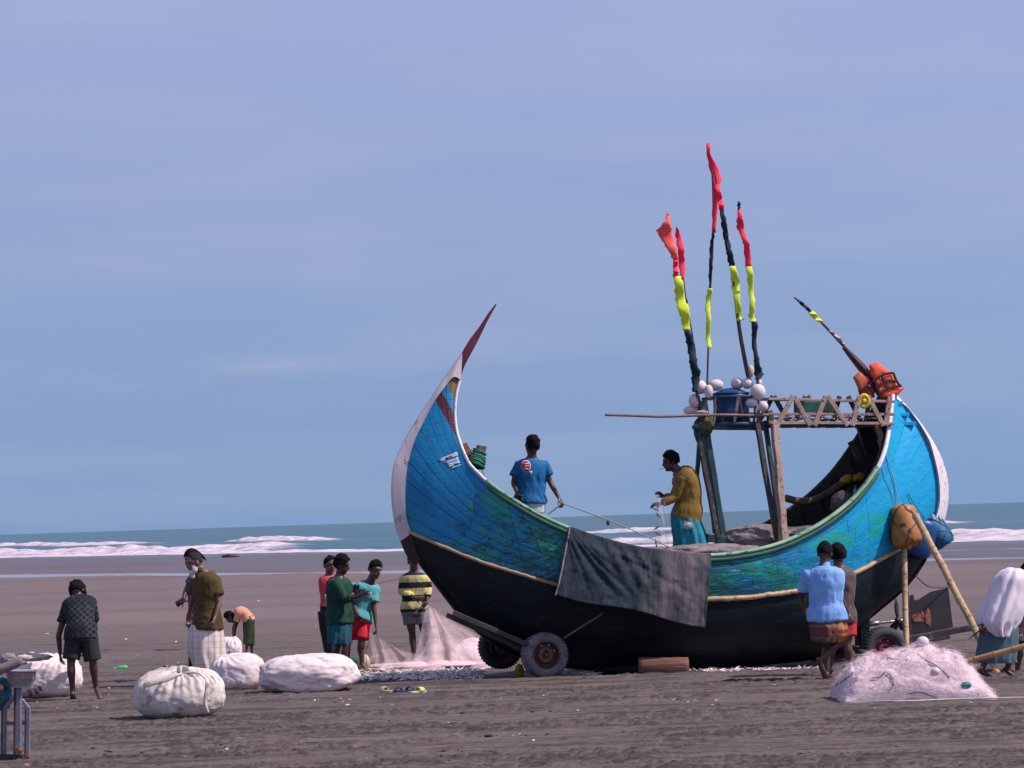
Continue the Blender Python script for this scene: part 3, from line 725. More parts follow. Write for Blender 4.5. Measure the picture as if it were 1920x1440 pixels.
part('propeller', m_, mat('dark bronze propeller', (0.020, 0.022, 0.026), (0.045, 0.04, 0.04), 12, 0.5, metal=0.3), boat)
# bow and stern interior timbers seen against the sky
def pbeam(name, x0, y0, x1, y1, t0, t1, w_, mt, parent=None, h_=None, seg=4, bend=0, jit=.05, taper=1):
    m_ = MB(); m_.beam(PB(x0, y0, t0), PB(x1, y1, t1), w_, h_ or w_, up=NR, seg=seg, bend=bend, jit=jit, taper=taper); return part(name, m_, mt, parent or boat, smooth=False)
for (x, y, x2, y2, t) in ((879, 852, 868, 834, .12), (898, 872, 903, 836, .02)):
    pbeam('mooring_post', x, y, x2, y2, t, t, .10, mat('brown post top', (0.20, 0.115, 0.085), (0.11, 0.07, 0.055), 9, .7, .003), taper=1.1)
pbeam('tiller_fork', 1612, 860, 1595, 828, -.2, -.2, .09, M_WOODD, taper=.8)
pbeam('stern_brace', 1630, 856, 1607, 790, -.35, -.35, .075, M_TEAL)
pbeam('stern_brace', 1662, 848, 1642, 792, .30, .30, .065, M_WOOD)
mb = MB(); mb.sweep(spl([PB(x, y, t) for x, y, t in [(1473, 934, -.3), (1500, 940, -.3), (1528, 937, -.35), (1560, 920, -.4), (1590, 900, -.45), (1625, 893, -.5)]], 24), (.035, .05), lat=NR, n=8); part('curved_tiller', mb, mat('reddish curved timber', (0.15, 0.075, 0.065), (0.08, 0.045, 0.04), 6, .6, .003), boat)
for x in (1585, 1608): 
    m_ = MB(); m_.sweep([PB(x - 4, 902 - (x - 1585) * .2, -.44), PB(x + 5, 898 - (x - 1585) * .2, -.45)], (.05, .065), lat=NR, n=10); part('tiller_binding', m_, mat('yellow plastic binding', (0.50, 0.36, 0.04), None, 9, .5), boat)
m_ = MB(); m_.beam(PB(1648, 824, .1), PB(1662, 856, .1), .07, .05); part('striped_block', m_, mat('striped tan block', (0.50, 0.38, 0.24), (0.15, 0.25, 0.30), 14, .6, lo=.48, hi=.52), boat, smooth=False)
m_ = MB(); m_.sweep(spl([PB(1581, 859, -.2), PB(1590, 863, -.2), PB(1603, 863, -.2), PB(1608, 868, -.2)], 10), .008, n=6); part('hook', m_, M_TEAL, boat)

# ---- deckhouse frame: legs, platform, lattice rails
for (x0, y0, x1, y1, t0, t1, w_, mt) in ((1452, 797, 1471, 1020, .5, .85, .088, M_WOOD), (1419, 792, 1458, 1016, .45, .7, .065, M_WOODD), (1434, 790, 1466, 1010, .3, .6, .06, M_TEAL), (1441, 770, 1446, 800, .45, .45, .08, M_WOODD),
                                    (1306, 800, 1346, 1008, .35, .35, .06, M_WOODD), (1322, 797, 1356, 1014, .30, .30, .085, M_TEAL), (1318, 800, 1340, 1000, -.3, -.3, .05, M_WOODD), (1313, 812, 1297, 1012, -.1, -.4, .05, M_TEAL)):
    pbeam('platform_leg', x0, y0, x1, y1, t0, t1, w_, mt, seg=7, jit=.07)
m_ = MB(); m_.beam(PB(1348, 1005, .3), PB(1372, 1022, .3), .10, .08); m_.beam(PB(1325, 1008, .3), PB(1360, 1012, .3), .12, .10); part('mast_step', m_, M_TEAL, boat, smooth=False)
for sgn in (.46, -.46):
    lm = M_WOOD if sgn > 0 else M_WOODD  # far lattice takes the dark timber, its shade put into the colour
    off = 0 if sgn > 0 else -38
    for (ya, yb, w_) in ((748, 753, .075), (776, 777, .07), (793, 794, .085)):
        pbeam('lattice_rail', 1440 + off, ya, 1676 + off * .6, yb, sgn, sgn, .035, lm, h_=w_, seg=8)
    for (x0, x1) in ((1487, 1457), (1489, 1519), (1548, 1527), (1552, 1589), (1612, 1598), (1628, 1656), (1669, 1660)):
        m_ = MB(); m_.beam(PB(x0 + off, 744, sgn + .03 * (1 if sgn > 0 else -1)), PB(x1 + off, 798, sgn + .03 * (1 if sgn > 0 else -1)), .03, .065, up=NR, seg=3); 
        m_ = MB(); m_.beam(PB(x0 + off, 743, sgn + .036 * (1 if sgn > 0 else -1)), PB(x1 + off, 798, sgn + .036 * (1 if sgn > 0 else -1)), .062, .026, up=NR, seg=3)
        part('lattice_slat', m_, lm, boat, smooth=False)
for (y_, x0, x1) in ((755, 1674, 1691), (777, 1674, 1703), (794, 1660, 1716)):       # cross timbers running out over the stern, blue ends
    pbeam('cross_timber', x0 - 6, y_, x1, y_ + .5, .12, .12, .05, M_BLUE, h_=.07)
for i in range(12):
    x = 1330 + i * 28; m_ = MB(); m_.box(PB(x, 798, 0), AX * .075, NR * .44, Vector((0, 0, .014))); part('platform_board', m_, M_WOODD, boat, smooth=False)
# round cage at the forward end of the platform
cc = PB(1372, 800, 0.1); cr = .37
M_CAGE = mat('dark blue painted hoop', (0.008, 0.022, 0.04), (0.02, 0.05, 0.07), 6, .6, .003)
for z, r_ in ((0.02, .030), (.375, .014)):
    m_ = MB(); m_.sweep([cc + Vector((math.cos(a) * cr, math.sin(a) * cr, z)) for a in np.linspace(0, 2 * math.pi, 33)], r_, lat=(0, 0, 1), n=8, rnd=False); part('cage_hoop', m_, M_CAGE, boat)
for i in range(16):
    a = 2 * math.pi * i / 16; tilt = .06 * (-1) ** i
    m_ = MB(); m_.beam(cc + Vector((math.cos(a) * cr, math.sin(a) * cr, .01)), cc + Vector((math.cos(a + tilt * 3) * (cr + .005), math.sin(a + tilt * 3) * (cr + .005), .375)), .035, .016, up=Vector((math.cos(a), math.sin(a), 0)), seg=2)
    part('cage_slat', m_, M_WOOD if i in (10, 12, 15) else M_CAGE, boat, smooth=False)
pbeam('cross_timber', 1315, 752, 1325, 806, .3, .3, .10, M_TEAL)
pbeam('cross_timber', 1300, 801, 1440, 803, .40, .40, .06, M_CAGE)
m_ = MB(); m_.sweep(spl([PB(x, y, .5) for x, y in [(1136, 778), (1180, 779), (1240, 781), (1300, 779), (1360, 778), (1400, 779), (1440, 778)]], 30), [.016 + .004 * i / 29 for i in range(30)], n=8)
solo('outrigger_pole', m_, mat('thin reddish bamboo', (0.24, 0.13, 0.11), (0.13, 0.075, 0.065), 8, .6, .002), 'long thin bamboo pole lying level on the platform and sticking out to its left', 'pole')

# ---- cart wheels under the boat
M_TYRE = mat('dusty grey tyre rubber', (0.190, 0.165, 0.175), (0.100, 0.088, 0.098), 9, .85, .003, c3=(0.25, 0.21, 0.21), s3=16)
M_TYRED = mat('black tyre rubber', (0.022, 0.021, 0.023), (0.04, 0.036, 0.036), 9, .8, .003)
M_RUST = mat('rusty wheel steel', (0.230, 0.080, 0.055), (0.110, 0.045, 0.035), 14, .75, .003, c3=(0.24, 0.13, 0.08), s3=30)
M_RIMD = mat('dark rim paint', (0.03, 0.018, 0.018), (0.07, 0.035, 0.03), 12, .7, .003)
def lathe(mb_, c, axd, prof, n=48, fn=None):
    a = Vector(axd).normalized(); e1 = perp(a); e2 = a.cross(e1); R = []
    for (r, h) in prof: R.append([c + a * h + (e1 * math.cos(2 * math.pi * i / n) + e2 * math.sin(2 * math.pi * i / n)) * (r * (fn(i, r, h) if fn else 1)) for i in range(n)])
    mb_.rings(R, capa=False, capb=False)
def wheel(c, R_, mt, rm, parent, rust=M_RUST):
    w2 = R_ * .36; rh = R_ * .56
    prof = [(rh, w2 * .62), (rh * 1.04, w2 * .86), (R_ * .72, w2 * 1.04), (R_ * .86, w2 * 1.0), (R_ * .955, w2 * .84), (R_ * .958, w2 * .80), (R_, w2 * .62), (R_ * .985, w2 * .25), (R_ * .985, -w2 * .25), (R_, -w2 * .62), (R_ * .955, -w2 * .84), (R_ * .86, -w2), (R_ * .72, -w2 * 1.04), (rh * 1.04, -w2 * .86), (rh, -w2 * .62), (rh, w2 * .62)]
    m_ = MB(); lathe(m_, c, NR, prof, 120, lambda i, r, h: (0.95 if (i % 3 < 1 and r > R_ * .93) else 1.0)); t_ = part('wheel', m_, mt, parent)
    m_ = MB(); lathe(m_, c, NR, [(rh * 1.03, w2 * .80), (rh * 1.0, w2 * .86), (rh * .92, w2 * .74), (rh * .90, w2 * .35), (rh * .66, w2 * .22), (rh * .60, w2 * .40), (rh * .42, w2 * .42), (.001, w2 * .42)], 40); part('rim', m_, rm, t_)
    m_ = MB(); lathe(m_, c, NR, [(rh * .56, w2 * .38), (rh * .60, w2 * .52), (rh * .48, w2 * .60), (rh * .30, w2 * .56), (rh * .28, w2 * .30), (.001, w2 * .30)], 10, lambda i, r, h: 1.0 if i % 2 else 1.07); part('hub_ring', m_, rust, t_)
    e1 = perp(NR); e2 = NR.cross(e1)
    m_ = MB(); m_.sweep([c + NR * w2 * .2, c + NR * w2 * .66], (R_ * .075, R_ * .075), n=12); part('hub_cap', m_, rust, t_)
    for i in range(8):
        a = 2 * math.pi * (i + .5) / 8; q = c + NR * w2 * .29 + (e1 * math.cos(a) + e2 * math.sin(a)) * rh * .78
        m_ = MB(); m_.sweep([q - NR * .01, q + NR * .005], (R_ * .045, R_ * .045), n=8, rnd=False); part('vent_hole', m_, M_TYRED if i not in (4, 5, 6) else M_GAP, t_, smooth=False)
M_GAP = mat('pale gap', (0.5, 0.42, 0.40), None, 9, .8)
cW = P(1021, 1228, 33.25); R_w = 44.5 / 5000 * 33.25; cWf = cW - NR * 1.9 + Vector((0, 0, .035))
tro = thing('boat_trolley', 'two wheeled trolley under the bow, near tyre dusty grey with rusty hub, slanting shafts', 'trolley', Vector((cW.x, cW.y, 0)), 0, 'wheeled trolleys carrying the boat')
wheel(cW, R_w, M_TYRE, M_RIMD, tro); wheel(cWf, R_w, M_TYRED, M_RIMD, tro)
m_ = MB(); m_.sweep([cW, cWf], .035, n=10); part('axle', m_, M_RUST, tro)
M_SHAFT = mat('grey olive timber', (0.062, 0.054, 0.046), (0.035, 0.032, 0.032), 7, .8, .004)
for (x0, y0, x1, y1, Y0, Y1, w_) in ((850, 1149, 1000, 1214, 33.0, 33.15, .11), (838, 1153, 985, 1222, 33.2, 33.35, .10)):
    m_ = MB(); m_.beam(P(x0, y0, Y0), P(x1, y1, Y1), w_ * .85, w_ * .6, seg=5); part('shaft', m_, M_SHAFT, tro, smooth=False)
m_ = MB(); m_.sweep([P(1058, 1196, 32.95), P(1130, 1150, 33.0)], .012, n=8); part('brace_rod', m_, mat('thin grey rod', (0.10, 0.095, 0.095), None, 8, .6), tro)
cW2 = P(1656, 1220, 34.3); R2 = 45 / 5000 * 34.3; cW2f = cW2 - NR * 1.75
M_REDR = mat('faded red rim paint', (0.22, 0.020, 0.035), (0.10, 0.02, 0.03), 9, .5, .003)
tro = thing('boat_trolley', 'two wheeled trolley under the stern, tyre with red rim half hidden by the net heap', 'trolley', Vector((cW2.x, cW2.y, 0)), 0, 'wheeled trolleys carrying the boat')
wheel(cW2, R2, mat('dark blue black rubber', (0.030, 0.033, 0.042), (0.05, 0.048, 0.052), 9, .75, .003), M_REDR, tro, M_REDR); wheel(cW2f, R2, M_TYRED, M_REDR, tro, M_REDR)
m_ = MB(); m_.sweep([cW2, cW2f], .035, n=10); part('axle', m_, M_RUST, tro)
# log chocks under the keel
t_ = thing('wooden_log', 'cracked brown log lying level under the middle of the hull', 'log', P(1243, 1268, 33.2))
pts = [P(x, 1251 + random.uniform(-.6, .6), 33.25) for x in np.linspace(1197, 1291, 12)]
m_ = MB(); n_ = 22; R = []
for i, p in enumerate(pts):
    R.append([p + Vector((0, math.cos(a) * .125 * (1 + .05 * math.sin(3 * a + i * .2)), math.sin(a) * .125 * (1 - .06 * (abs(((a * 7 / 6.28) % 1) - .5) < .07) - .02 * math.sin(5 * a)))) for a in np.linspace(0, 2 * math.pi, n_ + 1)[:-1]])
m_.rings(R); part('trunk', m_, mat('cracked reddish wood', (0.24, 0.095, 0.065), (0.09, 0.040, 0.032), 5, .8, .014, stretch=(.5, 2, 5), c3=(0.30, 0.20, 0.18), s3=9), t_)
m_ = MB(); m_.beam(P(1116, 1252, 34.0), P(1194, 1252, 34.0), .26, .22); solo('chock_block', m_, M_BLACK, 'black block wedged under the keel just left of the brown log', 'block')

# ================================================================== THINGS ROUND THE BOAT
def cloth(name, rows, mt, parent=None, n=40, folds=9, amp=0.006, solid=0.006, seed=0):
    pass
# ---- tarpaulin hanging over the near side
TL, TR, BR, BL = (1068, 996), (1327, 1040), (1316, 1175), (1037, 1115)
R = []; nj = 120; ni = 60
tops = []
for j in range(nj + 1):
    b_ = j / nj; col = []; tmax = -9
    x0 = TL[0] + (TR[0] - TL[0]) * b_
    u_best = min((abs(at_(GUN, u).dot(AX) - PB(x0, 1020, 1.05).dot(AX)), u) for u in np.linspace(.25, .75, 200))[1]
    g = at_(GUN, u_best); tg = (g - BO).dot(NR)
    x3 = BL[0] + (BR[0] - BL[0]) * b_; y3 = BL[1] + (BR[1] - BL[1]) * b_ + 3 * math.sin(b_ * 9)
    bot = PB(x3, y3, tg + .10)
    col.append(g - NR * .16 + Vector((0, 0, -.02))); col.append(g - NR * .06 + Vector((0, 0, .035))); 
    for i in range(ni + 1):
        a = i / ni; p = (g + NR * .035 + Vector((0, 0, .035 * (1 - a)))).lerp(bot, a)
        fold = (float(fb2(np.array([b_ * 11.0 + a * 1.1]), np.array([a * 1.2]), 3, 15)[0]) - .5) * 3.2
        diag = math.sin((b_ * 2.2 - a * .75) * 26) * max(0, 1 - abs(b_ - .35 - a * .25) * 3)
        ray_ = (float(fb2(np.array([math.atan2(a * .6 + .02, b_ + .05) * 8.0]), np.array([b_ * .8]), 2, 19)[0]) - .5) * 3.0 * math.exp(-((b_ - .25) ** 2 + (a - .4) ** 2) * 3.5)
        p = p + NR * ((.018 + .035 * a) * (fold + 1.2) * (0.6 + .4 * math.exp(-b_ * 1.5)) * min(1, a * 6) + .020 * diag * min(1, a * 5) * (1 - a) + .022 * (ray_ + 1) * min(1, a * 5))
        bn = float(fb2(np.array([b_ * 14.0]), np.array([a * 7.0]), 3, 5)[0]) - .5
        col.append(p + NR * .035 * bn * min(1, a * 4))
    R.append(col)
mb = MB(); mb.grid(R)
k = newmat('slate tarpaulin with painted sun side and dust', .8, .3); sp_ = k.n('ShaderNodeSeparateXYZ'); k.l(k.o, sp_.inputs[0])
sun_dust = k.math('ADD', k.rng(sp_.outputs[0], -.5, .95, -.20, .14), k.noise(k.o, 2.2, 5, .65, (2.2, 1.5, .5))); sun_dust = k.math('ADD', sun_dust, k.math('MULTIPLY', k.math('SUBTRACT', k.noise(k.o, 9, 4, .6, (3, 2, .25)), .5), .35))  # lighter towards the stern: the sunlit side is painted in, together with dust
k.l(k.mix(k.rng(sun_dust, .40, .72), (0.012, 0.023, 0.036), (0.125, 0.102, 0.118)), k.b.inputs['Base Color']); k.bump(k.noise(k.o, 14, 5, .6, (2, 2, .4)), .006)
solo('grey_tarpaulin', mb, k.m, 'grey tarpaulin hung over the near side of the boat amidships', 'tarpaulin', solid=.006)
for i in (0, nj):
    m_ = MB(); m_.sweep([p for p in R[i][2:]], .010, lat=AX, n=6); solo('tarpaulin_cord', m_, mat('pinkish cord', (0.34, 0.25, 0.26), None, 20, .8) if i == 0 else M_RAILD, ('pinkish' if i == 0 else 'dark green') + ' cord along the ' + ('bow' if i == 0 else 'stern') + ' side edge of the grey tarpaulin', 'cord')

# ---- barrels hung on the stern quarter
def ropes_on(bv, c, parent, mt, n, r, R0, seed, name='net_cord'):
    pass
def drum(c, axis, r, h, mt, label, name='plastic_drum', cordmat=None, top_r=.82, seed=1, cat='drum', grp=None, ncord=5):
    a = Vector(axis).normalized(); t_ = thing(name, label, cat, c - Vector((0, 0, h / 2)), 0, grp)
    m_ = MB(); pr = [(.001, -h * .5), (r * .72, -h * .5), (r * .86, -h * .47), (r * .95, -h * .40), (r * .99, -h * .2), (r, 0), (r * .99, h * .2), (r * .96, h * .36), (r * .88, h * .45), (r * .74, h * .49), (r * .35, h * .51), (.001, h * .51)]
    lathe(m_, c, a, pr, 32, lambda i, rr, hh: 1 + .03 * math.sin(i * .39 + hh * 9 + seed)); part('body', m_, mt, t_)
    m_ = MB(); m_.sweep([c + a * h * .5 + perp(a) * r * .4, c + a * h * .56 + perp(a) * r * .4], r * .16, n=10); part('cap', m_, mt, t_)
    if cordmat:
        e1 = perp(a); e2 = a.cross(e1); m_ = MB(); rd = random.Random(seed)
        for q in range(ncord):
            for sg in (1, -1):
                pts = []
                for i in range(28):
                    f = i / 27; th = q * 2 * math.pi / ncord + sg * f * 2.6 + .15 * math.sin(f * 9 + q); hh = (f - .5) * h * 1.02
                    rr = r * (1.02 if abs(hh) < h * .38 else 1.02 - (abs(hh) / h - .38) * 1.9); pts.append(c + a * hh + (e1 * math.cos(th) + e2 * math.sin(th)) * rr)
                m_.sweep(pts, .0055, n=5, rnd=False)
        part('net_cord', m_, cordmat, t_)
    return t_
M_ORNG = mat('orange brown plastic', (0.46, 0.185, 0.045), (0.34, 0.125, 0.035), 5, .5, .004, c3=(0.05, 0.035, 0.02), s3=7)
M_CORDD = mat('dark tarred cord', (0.02, 0.03, 0.035), None, 20, .8)
M_CORDB = mat('blue cord', (0.02, 0.12, 0.20), None, 20, .8)
h = hit(1686, 985)
drum(h + NR * .16 - Vector((0, 0, .02)), Vector((.10, -.25, -1)), .20, .53, M_ORNG, 'orange plastic drum in dark cords hung on the stern, above the upright bamboo prop', 'plastic_drum', M_CORDD, seed=2, grp='drums hung on the stern quarter', ncord=3)
drum(PB(1722, 1008, .18), Vector((.25, 0, .9)), .22, .50, mat('smooth blue plastic', (0.008, 0.080, 0.26), (0.006, 0.05, 0.16), 3, .4, .002), 'smooth blue plastic drum hidden behind the orange drum and slanting bamboo', 'plastic_drum', None, seed=4, grp='drums hung on the stern quarter')
drum(PB(1748, 997, -.05), Vector((-.62, .1, 1.0)), .205, .50, mat('corded blue plastic', (0.010, 0.125, 0.27), (0.012, 0.08, 0.17), 6, .5, .003), 'blue drum wrapped in net cord, outermost at the stern edge', 'plastic_drum', M_CORDB, seed=7, grp='drums hung on the stern quarter', ncord=8)
h2 = hit(1640, 880) or PB(1650, 880, .6)
def rope(pts, r, mt, label=None, parent=None, name='rope', n=30, cat='rope', grp=None):
    m_ = MB(); m_.sweep(spl(pts, n), r, n=6)
    return part(name, m_, mt, parent) if parent else solo(name, m_, mt, label, cat, grp)
M_ROPE = mat('light rope', (0.42, 0.40, 0.40), (0.28, 0.26, 0.27), 40, .85)
M_ROPED = mat('dark rope', (0.05, 0.045, 0.05), (0.09, 0.08, 0.08), 40, .85)
rope([PB(1661, 855, .58), hit(1672, 895, .02), hit(1680, 935, .03), h + NR * .2 + Vector((0, 0, .22))], .007, M_ROPE, 'pale rope running from the stern gunwale down to the orange drum')
rope([PB(1650, 870, .66), hit(1662, 905, .02), hit(1676, 940, .03), h + NR * .2 + Vector((0, 0, .22))], .005, M_ROPE, 'thinner pale rope left of the other, gunwale to orange drum')
rope([hit(1700, 925, .02), hit(1715, 950, .02), hit(1728, 966, .02), PB(1733, 975, .2)], .005, M_ROPED, 'dark cord across the blue stern to the blue drums')
# ---- bamboo poles
def bamboo(p0, p1, r0, r1, mt, label, nodes=8, bend=0.0, name='bamboo_pole', grp=None, seed=1):
    rd = random.Random(seed); t_ = thing(name, label, 'pole', p0 if p0[2] < p1[2] else p1, 0, grp)
    T = (p1 - p0); pts = []; rr = []; sd = perp(T); n = nodes * 6
    kink = [rd.uniform(-1, 1) * .008 for _ in range(nodes + 2)]
    for i in range(n + 1):
        f = i / n; k_ = f * nodes; j = int(k_); g = k_ - j
        off = (kink[j] * (1 - g) + kink[min(j + 1, nodes)] * g)
        pts.append(p0 + T * f + sd * (off + bend * math.sin(f * math.pi))); r_ = r0 + (r1 - r0) * f
        rr.append(r_ * (1.12 if i % 6 == 0 else 1.0))
    m_ = MB(); m_.sweep(pts, rr, n=12); part('cane', m_, mt, t_)
    m2 = MB()
    for q in range(1, nodes):
        c = pts[q * 6]; Tn = T.normalized(); m2.sweep([c - Tn * .004, c + Tn * .004], rr[q * 6] * 1.03, n=12, rnd=False)
    part('joint_rings', m2, mat('dark bamboo joint', (0.16, 0.095, 0.05), None, 20, .7), t_, kind='stuff')
    return t_
bamboo(G(1704, 1243) + Vector((0, .15, 0)), hit(1683, 1010, .10) or PB(1683, 1010, .5), .036, .038, M_BAMB, 'pale bamboo prop standing almost upright under the orange drum', 7, .03, seed=3, grp='bamboo props at the stern')
bamboo(G(1870, 1262), P(1717, 968, 33.6), .040, .044, M_BAMB, 'long pale bamboo prop slanting from the sand up to the drums', 9, .01, seed=8, grp='bamboo props at the stern')
bamboo(P(1792, 1246, 29.3), P(1935, 1208, 29.0), .030, .032, mat('golden bamboo', (0.52, 0.32, 0.16), (0.38, 0.21, 0.10), 5, .5, .003), 'golden bamboo pole carried low above the net heap at the right edge', 4, 0, seed=11)
# ---- rudder board, beam
t_ = thing('rudder', 'dark steel rudder plate with rusty patch leaning on a beam under the stern', 'rudder', P(1745, 1190, 35.2))
poly = [(1706, 1116), (1713, 1115), (1714, 1124), (1720, 1126), (1745, 1110), (1778, 1102), (1787, 1176), (1708, 1192)]
m_ = MB(); f_ = [P(x, y, 35.2) for x, y in poly]; bk = [p + Vector((0, .05, 0)) for p in f_]; n_ = len(poly)
m_.v = [tuple(p) for p in f_ + bk]; m_.f = [tuple(range(n_)), tuple(reversed(range(n_, 2 * n_)))] + [(i, (i + 1) % n_, n_ + (i + 1) % n_, n_ + i) for i in range(n_)]
part('plate', m_, mat('dark rudder steel', (0.050, 0.042, 0.048), (0.075, 0.062, 0.066), 4, .6, .003), t_, smooth=False)
m_ = MB(); rd = random.Random(4)
for (x, y, w_, h_) in ((1716, 1158, 7, 7), (1724, 1156, 4, 9), (1731, 1154, 3, 7), (1741, 1160, 6, 15), (1740, 1148, 4, 9), (1722, 1163, 12, 3), (1729, 1150, 2, 5)):
    c = P(x, y, 35.195); k_ = 35.2 / 5000; ring = [c + Vector((math.cos(a) * w_ * k_ * rd.uniform(.7, 1.15), 0, math.sin(a) * h_ * k_ * rd.uniform(.7, 1.2))) for a in np.linspace(0, 2 * math.pi, 13)[:-1]]
    m_.add(ring + [c - Vector((0, .003, 0))], [(i, (i + 1) % 12, 12) for i in range(12)])
part('rust_patch', m_, mat('raw orange rust', (0.62, 0.25, 0.13), (0.36, 0.12, 0.07), 16, .8, .002), t_)
m_ = MB(); m_.beam(P(1700, 1100, 35.1), P(1708, 1190, 35.1), .03, .03); part('post', m_, mat('reddish rudder post', (0.13, 0.06, 0.065), (0.06, 0.04, 0.045), 6, .6), t_, smooth=False)
m_ = MB(); m_.beam(P(1700, 1199, 34.8), P(1832, 1175, 34.9), .115, .08, seg=6, jit=.04); m_.beam(P(1700, 1208, 35.0), P(1780, 1194, 35.1), .05, .05, seg=4); part('beam', m_, M_WOODD, t_, smooth=False)
rope([PB(1715, 1078, 0), P(1735, 1096, 35), P(1752, 1102, 35.1), P(1778, 1101, 35.2)], .008, M_ROPED, 'dark rope sagging from the stern keel to the rudder plate')
# ---- floats
M_FLOAT = mat('white foam float', (0.70, 0.61, 0.62), (0.56, 0.47, 0.48), 7, .7, .003)
def float_(x, y, rx, ry, t, label, mt=M_FLOAT, tilt=0, loc=None, grp="foam floats tied to the boat's platform"):
    c = loc or PB(x, y, t); s = (c.y) / 5000
    e = (_R * math.cos(tilt) + _U * math.sin(tilt)) * rx * s; g = (_U * math.cos(tilt) - _R * math.sin(tilt)) * ry * s
    m_ = MB(); m_.ell(c, (e, _F * min(rx, ry) * s, g), 20, 12); return solo('foam_float', m_, mt, label, 'float', grp)
for a in ((1313, 726, 12.5, 13.5, .30, 'white foam float between the two forward flag poles'), (1328.6, 734, 8.5, 13, .42, 'egg shaped upright float just left of the blue barrel'),
          (1342, 722, 15, 11, .10, 'wide float above the left rim of the blue barrel'), (1303, 752, 12, 14, .25, 'shaded float low behind the forward flag pole, left side'),
          (1297, 770, 16, 9, .20, 'flat grey shaded float, lowest and leftmost of the cluster'), (1382, 719, 12, 11, .15, 'float over the blue barrel, left of the flag pole base'),
          (1401, 719, 10.5, 10.5, .25, 'round float between the biggest white float and its left neighbour'), (1421, 735, 14.5, 15.5, .42, 'biggest and brightest round float, right of the blue barrel'),
          (1409, 756, 11.5, 9.5, .40, 'dull float just below the biggest white one'), (1431, 762, 9.5, 10, .52, 'small pale float at the corner of the lattice rail'), (1423, 718, 6, 7, .1, 'small float peeping over the biggest white one')):
    float_(*a)
float_(1407, 696, 7, 12, .1, 'yellowish oblong float standing up between the two aft flag poles', mat('yellowish foam', (0.62, 0.50, 0.30), (0.60, 0.44, 0.36), 6, .7))
# ---- blue barrel in the cage
c = PB(1371, 762, .10); c.z = (cc.z) + .03
m_ = MB(); lathe(m_, Vector((c.x, c.y, cc.z + .03)), (0, 0, 1), [(.001, 0), (.20, 0), (.225, .03), (.232, .12), (.24, .14), (.232, .16), (.232, .34), (.245, .36), (.24, .38), (.20, .42), (.10, .465), (.001, .475)], 36)
M_BARREL = mat('blue barrel plastic', (0.005, 0.055, 0.175), (0.004, 0.035, 0.11), 3, .38, .002)
t_ = thing('water_barrel', 'big blue barrel with domed lid inside the round cage on the platform', 'barrel', Vector((c.x, c.y, cc.z + .03)))
part('body', m_, M_BARREL, t_)
m_ = MB(); m_.sweep([Vector((c.x, c.y, cc.z + .03)) + Vector((math.cos(a) * .235, math.sin(a) * .235, .40)) for a in np.linspace(0, 2 * math.pi, 33)], .012, lat=(0, 0, 1), n=8, rnd=False); part('rim', m_, M_BARREL, t_)
# ---- bundle of netting hung at the front of the platform, things on the platform
def lumpbag(c, rx, ry, rz, seed, amp=.18, n=36, m_=24, flat=None, sc_=3.0):
    V = []; R = []
    for i in range(1, m_):
        th = math.pi * i / m_; row = []
        for j in range(n):
            ph = 2 * math.pi * j / n; row.append((math.sin(th) * math.cos(ph), math.sin(th) * math.sin(ph), math.cos(th)))
        R.append(row)
    A = np.array(R); sh = A.shape; q = A.reshape(-1, 3); f = fbm(q * sc_ + seed * 7.7, 4, seed) - .5
    q = q * (1 + amp * 2 * f)[:, None] * np.array([rx, ry, rz]); 
    if flat is not None: q[:, 2] = np.maximum(q[:, 2], flat)
    A = q.reshape(sh); mb_ = MB(); mb_.rings([[Vector(c) + Vector(v) for v in r] for r in A]); return mb_
M_NETG = mat('olive green net bundle', (0.10, 0.11, 0.035), (0.02, 0.03, 0.02), 9, .8, .02, c3=(0.30, 0.20, 0.14), s3=8)
solo('net_bundle', lumpbag(PB(1322, 796, .36), .11, .10, .14, 3, .3), M_NETG, 'olive green net bundle hanging at the front corner of the platform', 'net')
solo('dark_cloth', lumpbag(PB(1308, 806, .33), .05, .08, .15, 5, .25), M_TEAL, 'dark cloth hanging left of the olive net bundle', 'cloth')
solo('cloth_scrap', lumpbag(PB(1316, 774, .42), .09, .06, .03, 6, .3), mat('pinkish rag', (0.46, 0.35, 0.32), None, 9, .8), 'pinkish rag lying over the thin level pole at the front corner', 'rag')
m_ = MB(); m_.beam(PB(1498, 764, 0), PB(1553, 764, 0), .34, .16, seg=3); 
solo('green_crate', m_, mat('dark green crate', (0.015, 0.10, 0.075), (0.01, 0.06, 0.05), 8, .6), 'dark green crate lying on the platform behind the lattice', 'crate', smooth=False)
m_ = MB(); rd = random.Random(9)
for q in range(26):
    x = rd.uniform(1385, 1640); y = rd.uniform(781, 790); pts = [PB(x + d * 9, y + rd.uniform(-2.5, 2.5), rd.uniform(-.3, .42)) for d in range(5)]; m_.sweep(spl(pts, 14), rd.uniform(.006, .014), n=5)
solo('coiled_ropes', m_, mat('pale tangled rope', (0.46, 0.38, 0.37), (0.20, 0.16, 0.17), 12, .9), 'tangle of pale rope lying along the floor of the platform', 'rope', kind='stuff')
m_ = MB(); c = PB(1620, 752, .50)
R = [[c + (_R * math.cos(a) * (.058 + .026 * math.cos(b_)) + _U * math.sin(a) * (.075 + .026 * math.cos(b_)) - _F * .026 * math.sin(b_)) for b_ in np.linspace(0, 2 * math.pi, 11)[:-1]] for a in np.linspace(0, 2 * math.pi, 25)]
m_.rings(R, capa=False, capb=False); m_.sweep([c + _F * .01, c + _F * .03], .045, n=12)
solo('yellow_ring', m_, mat('yellow plastic ring', (0.78, 0.60, 0.04), (0.62, 0.42, 0.03), 8, .45), 'small yellow ring float hung on the lattice rail near the stern', 'float')
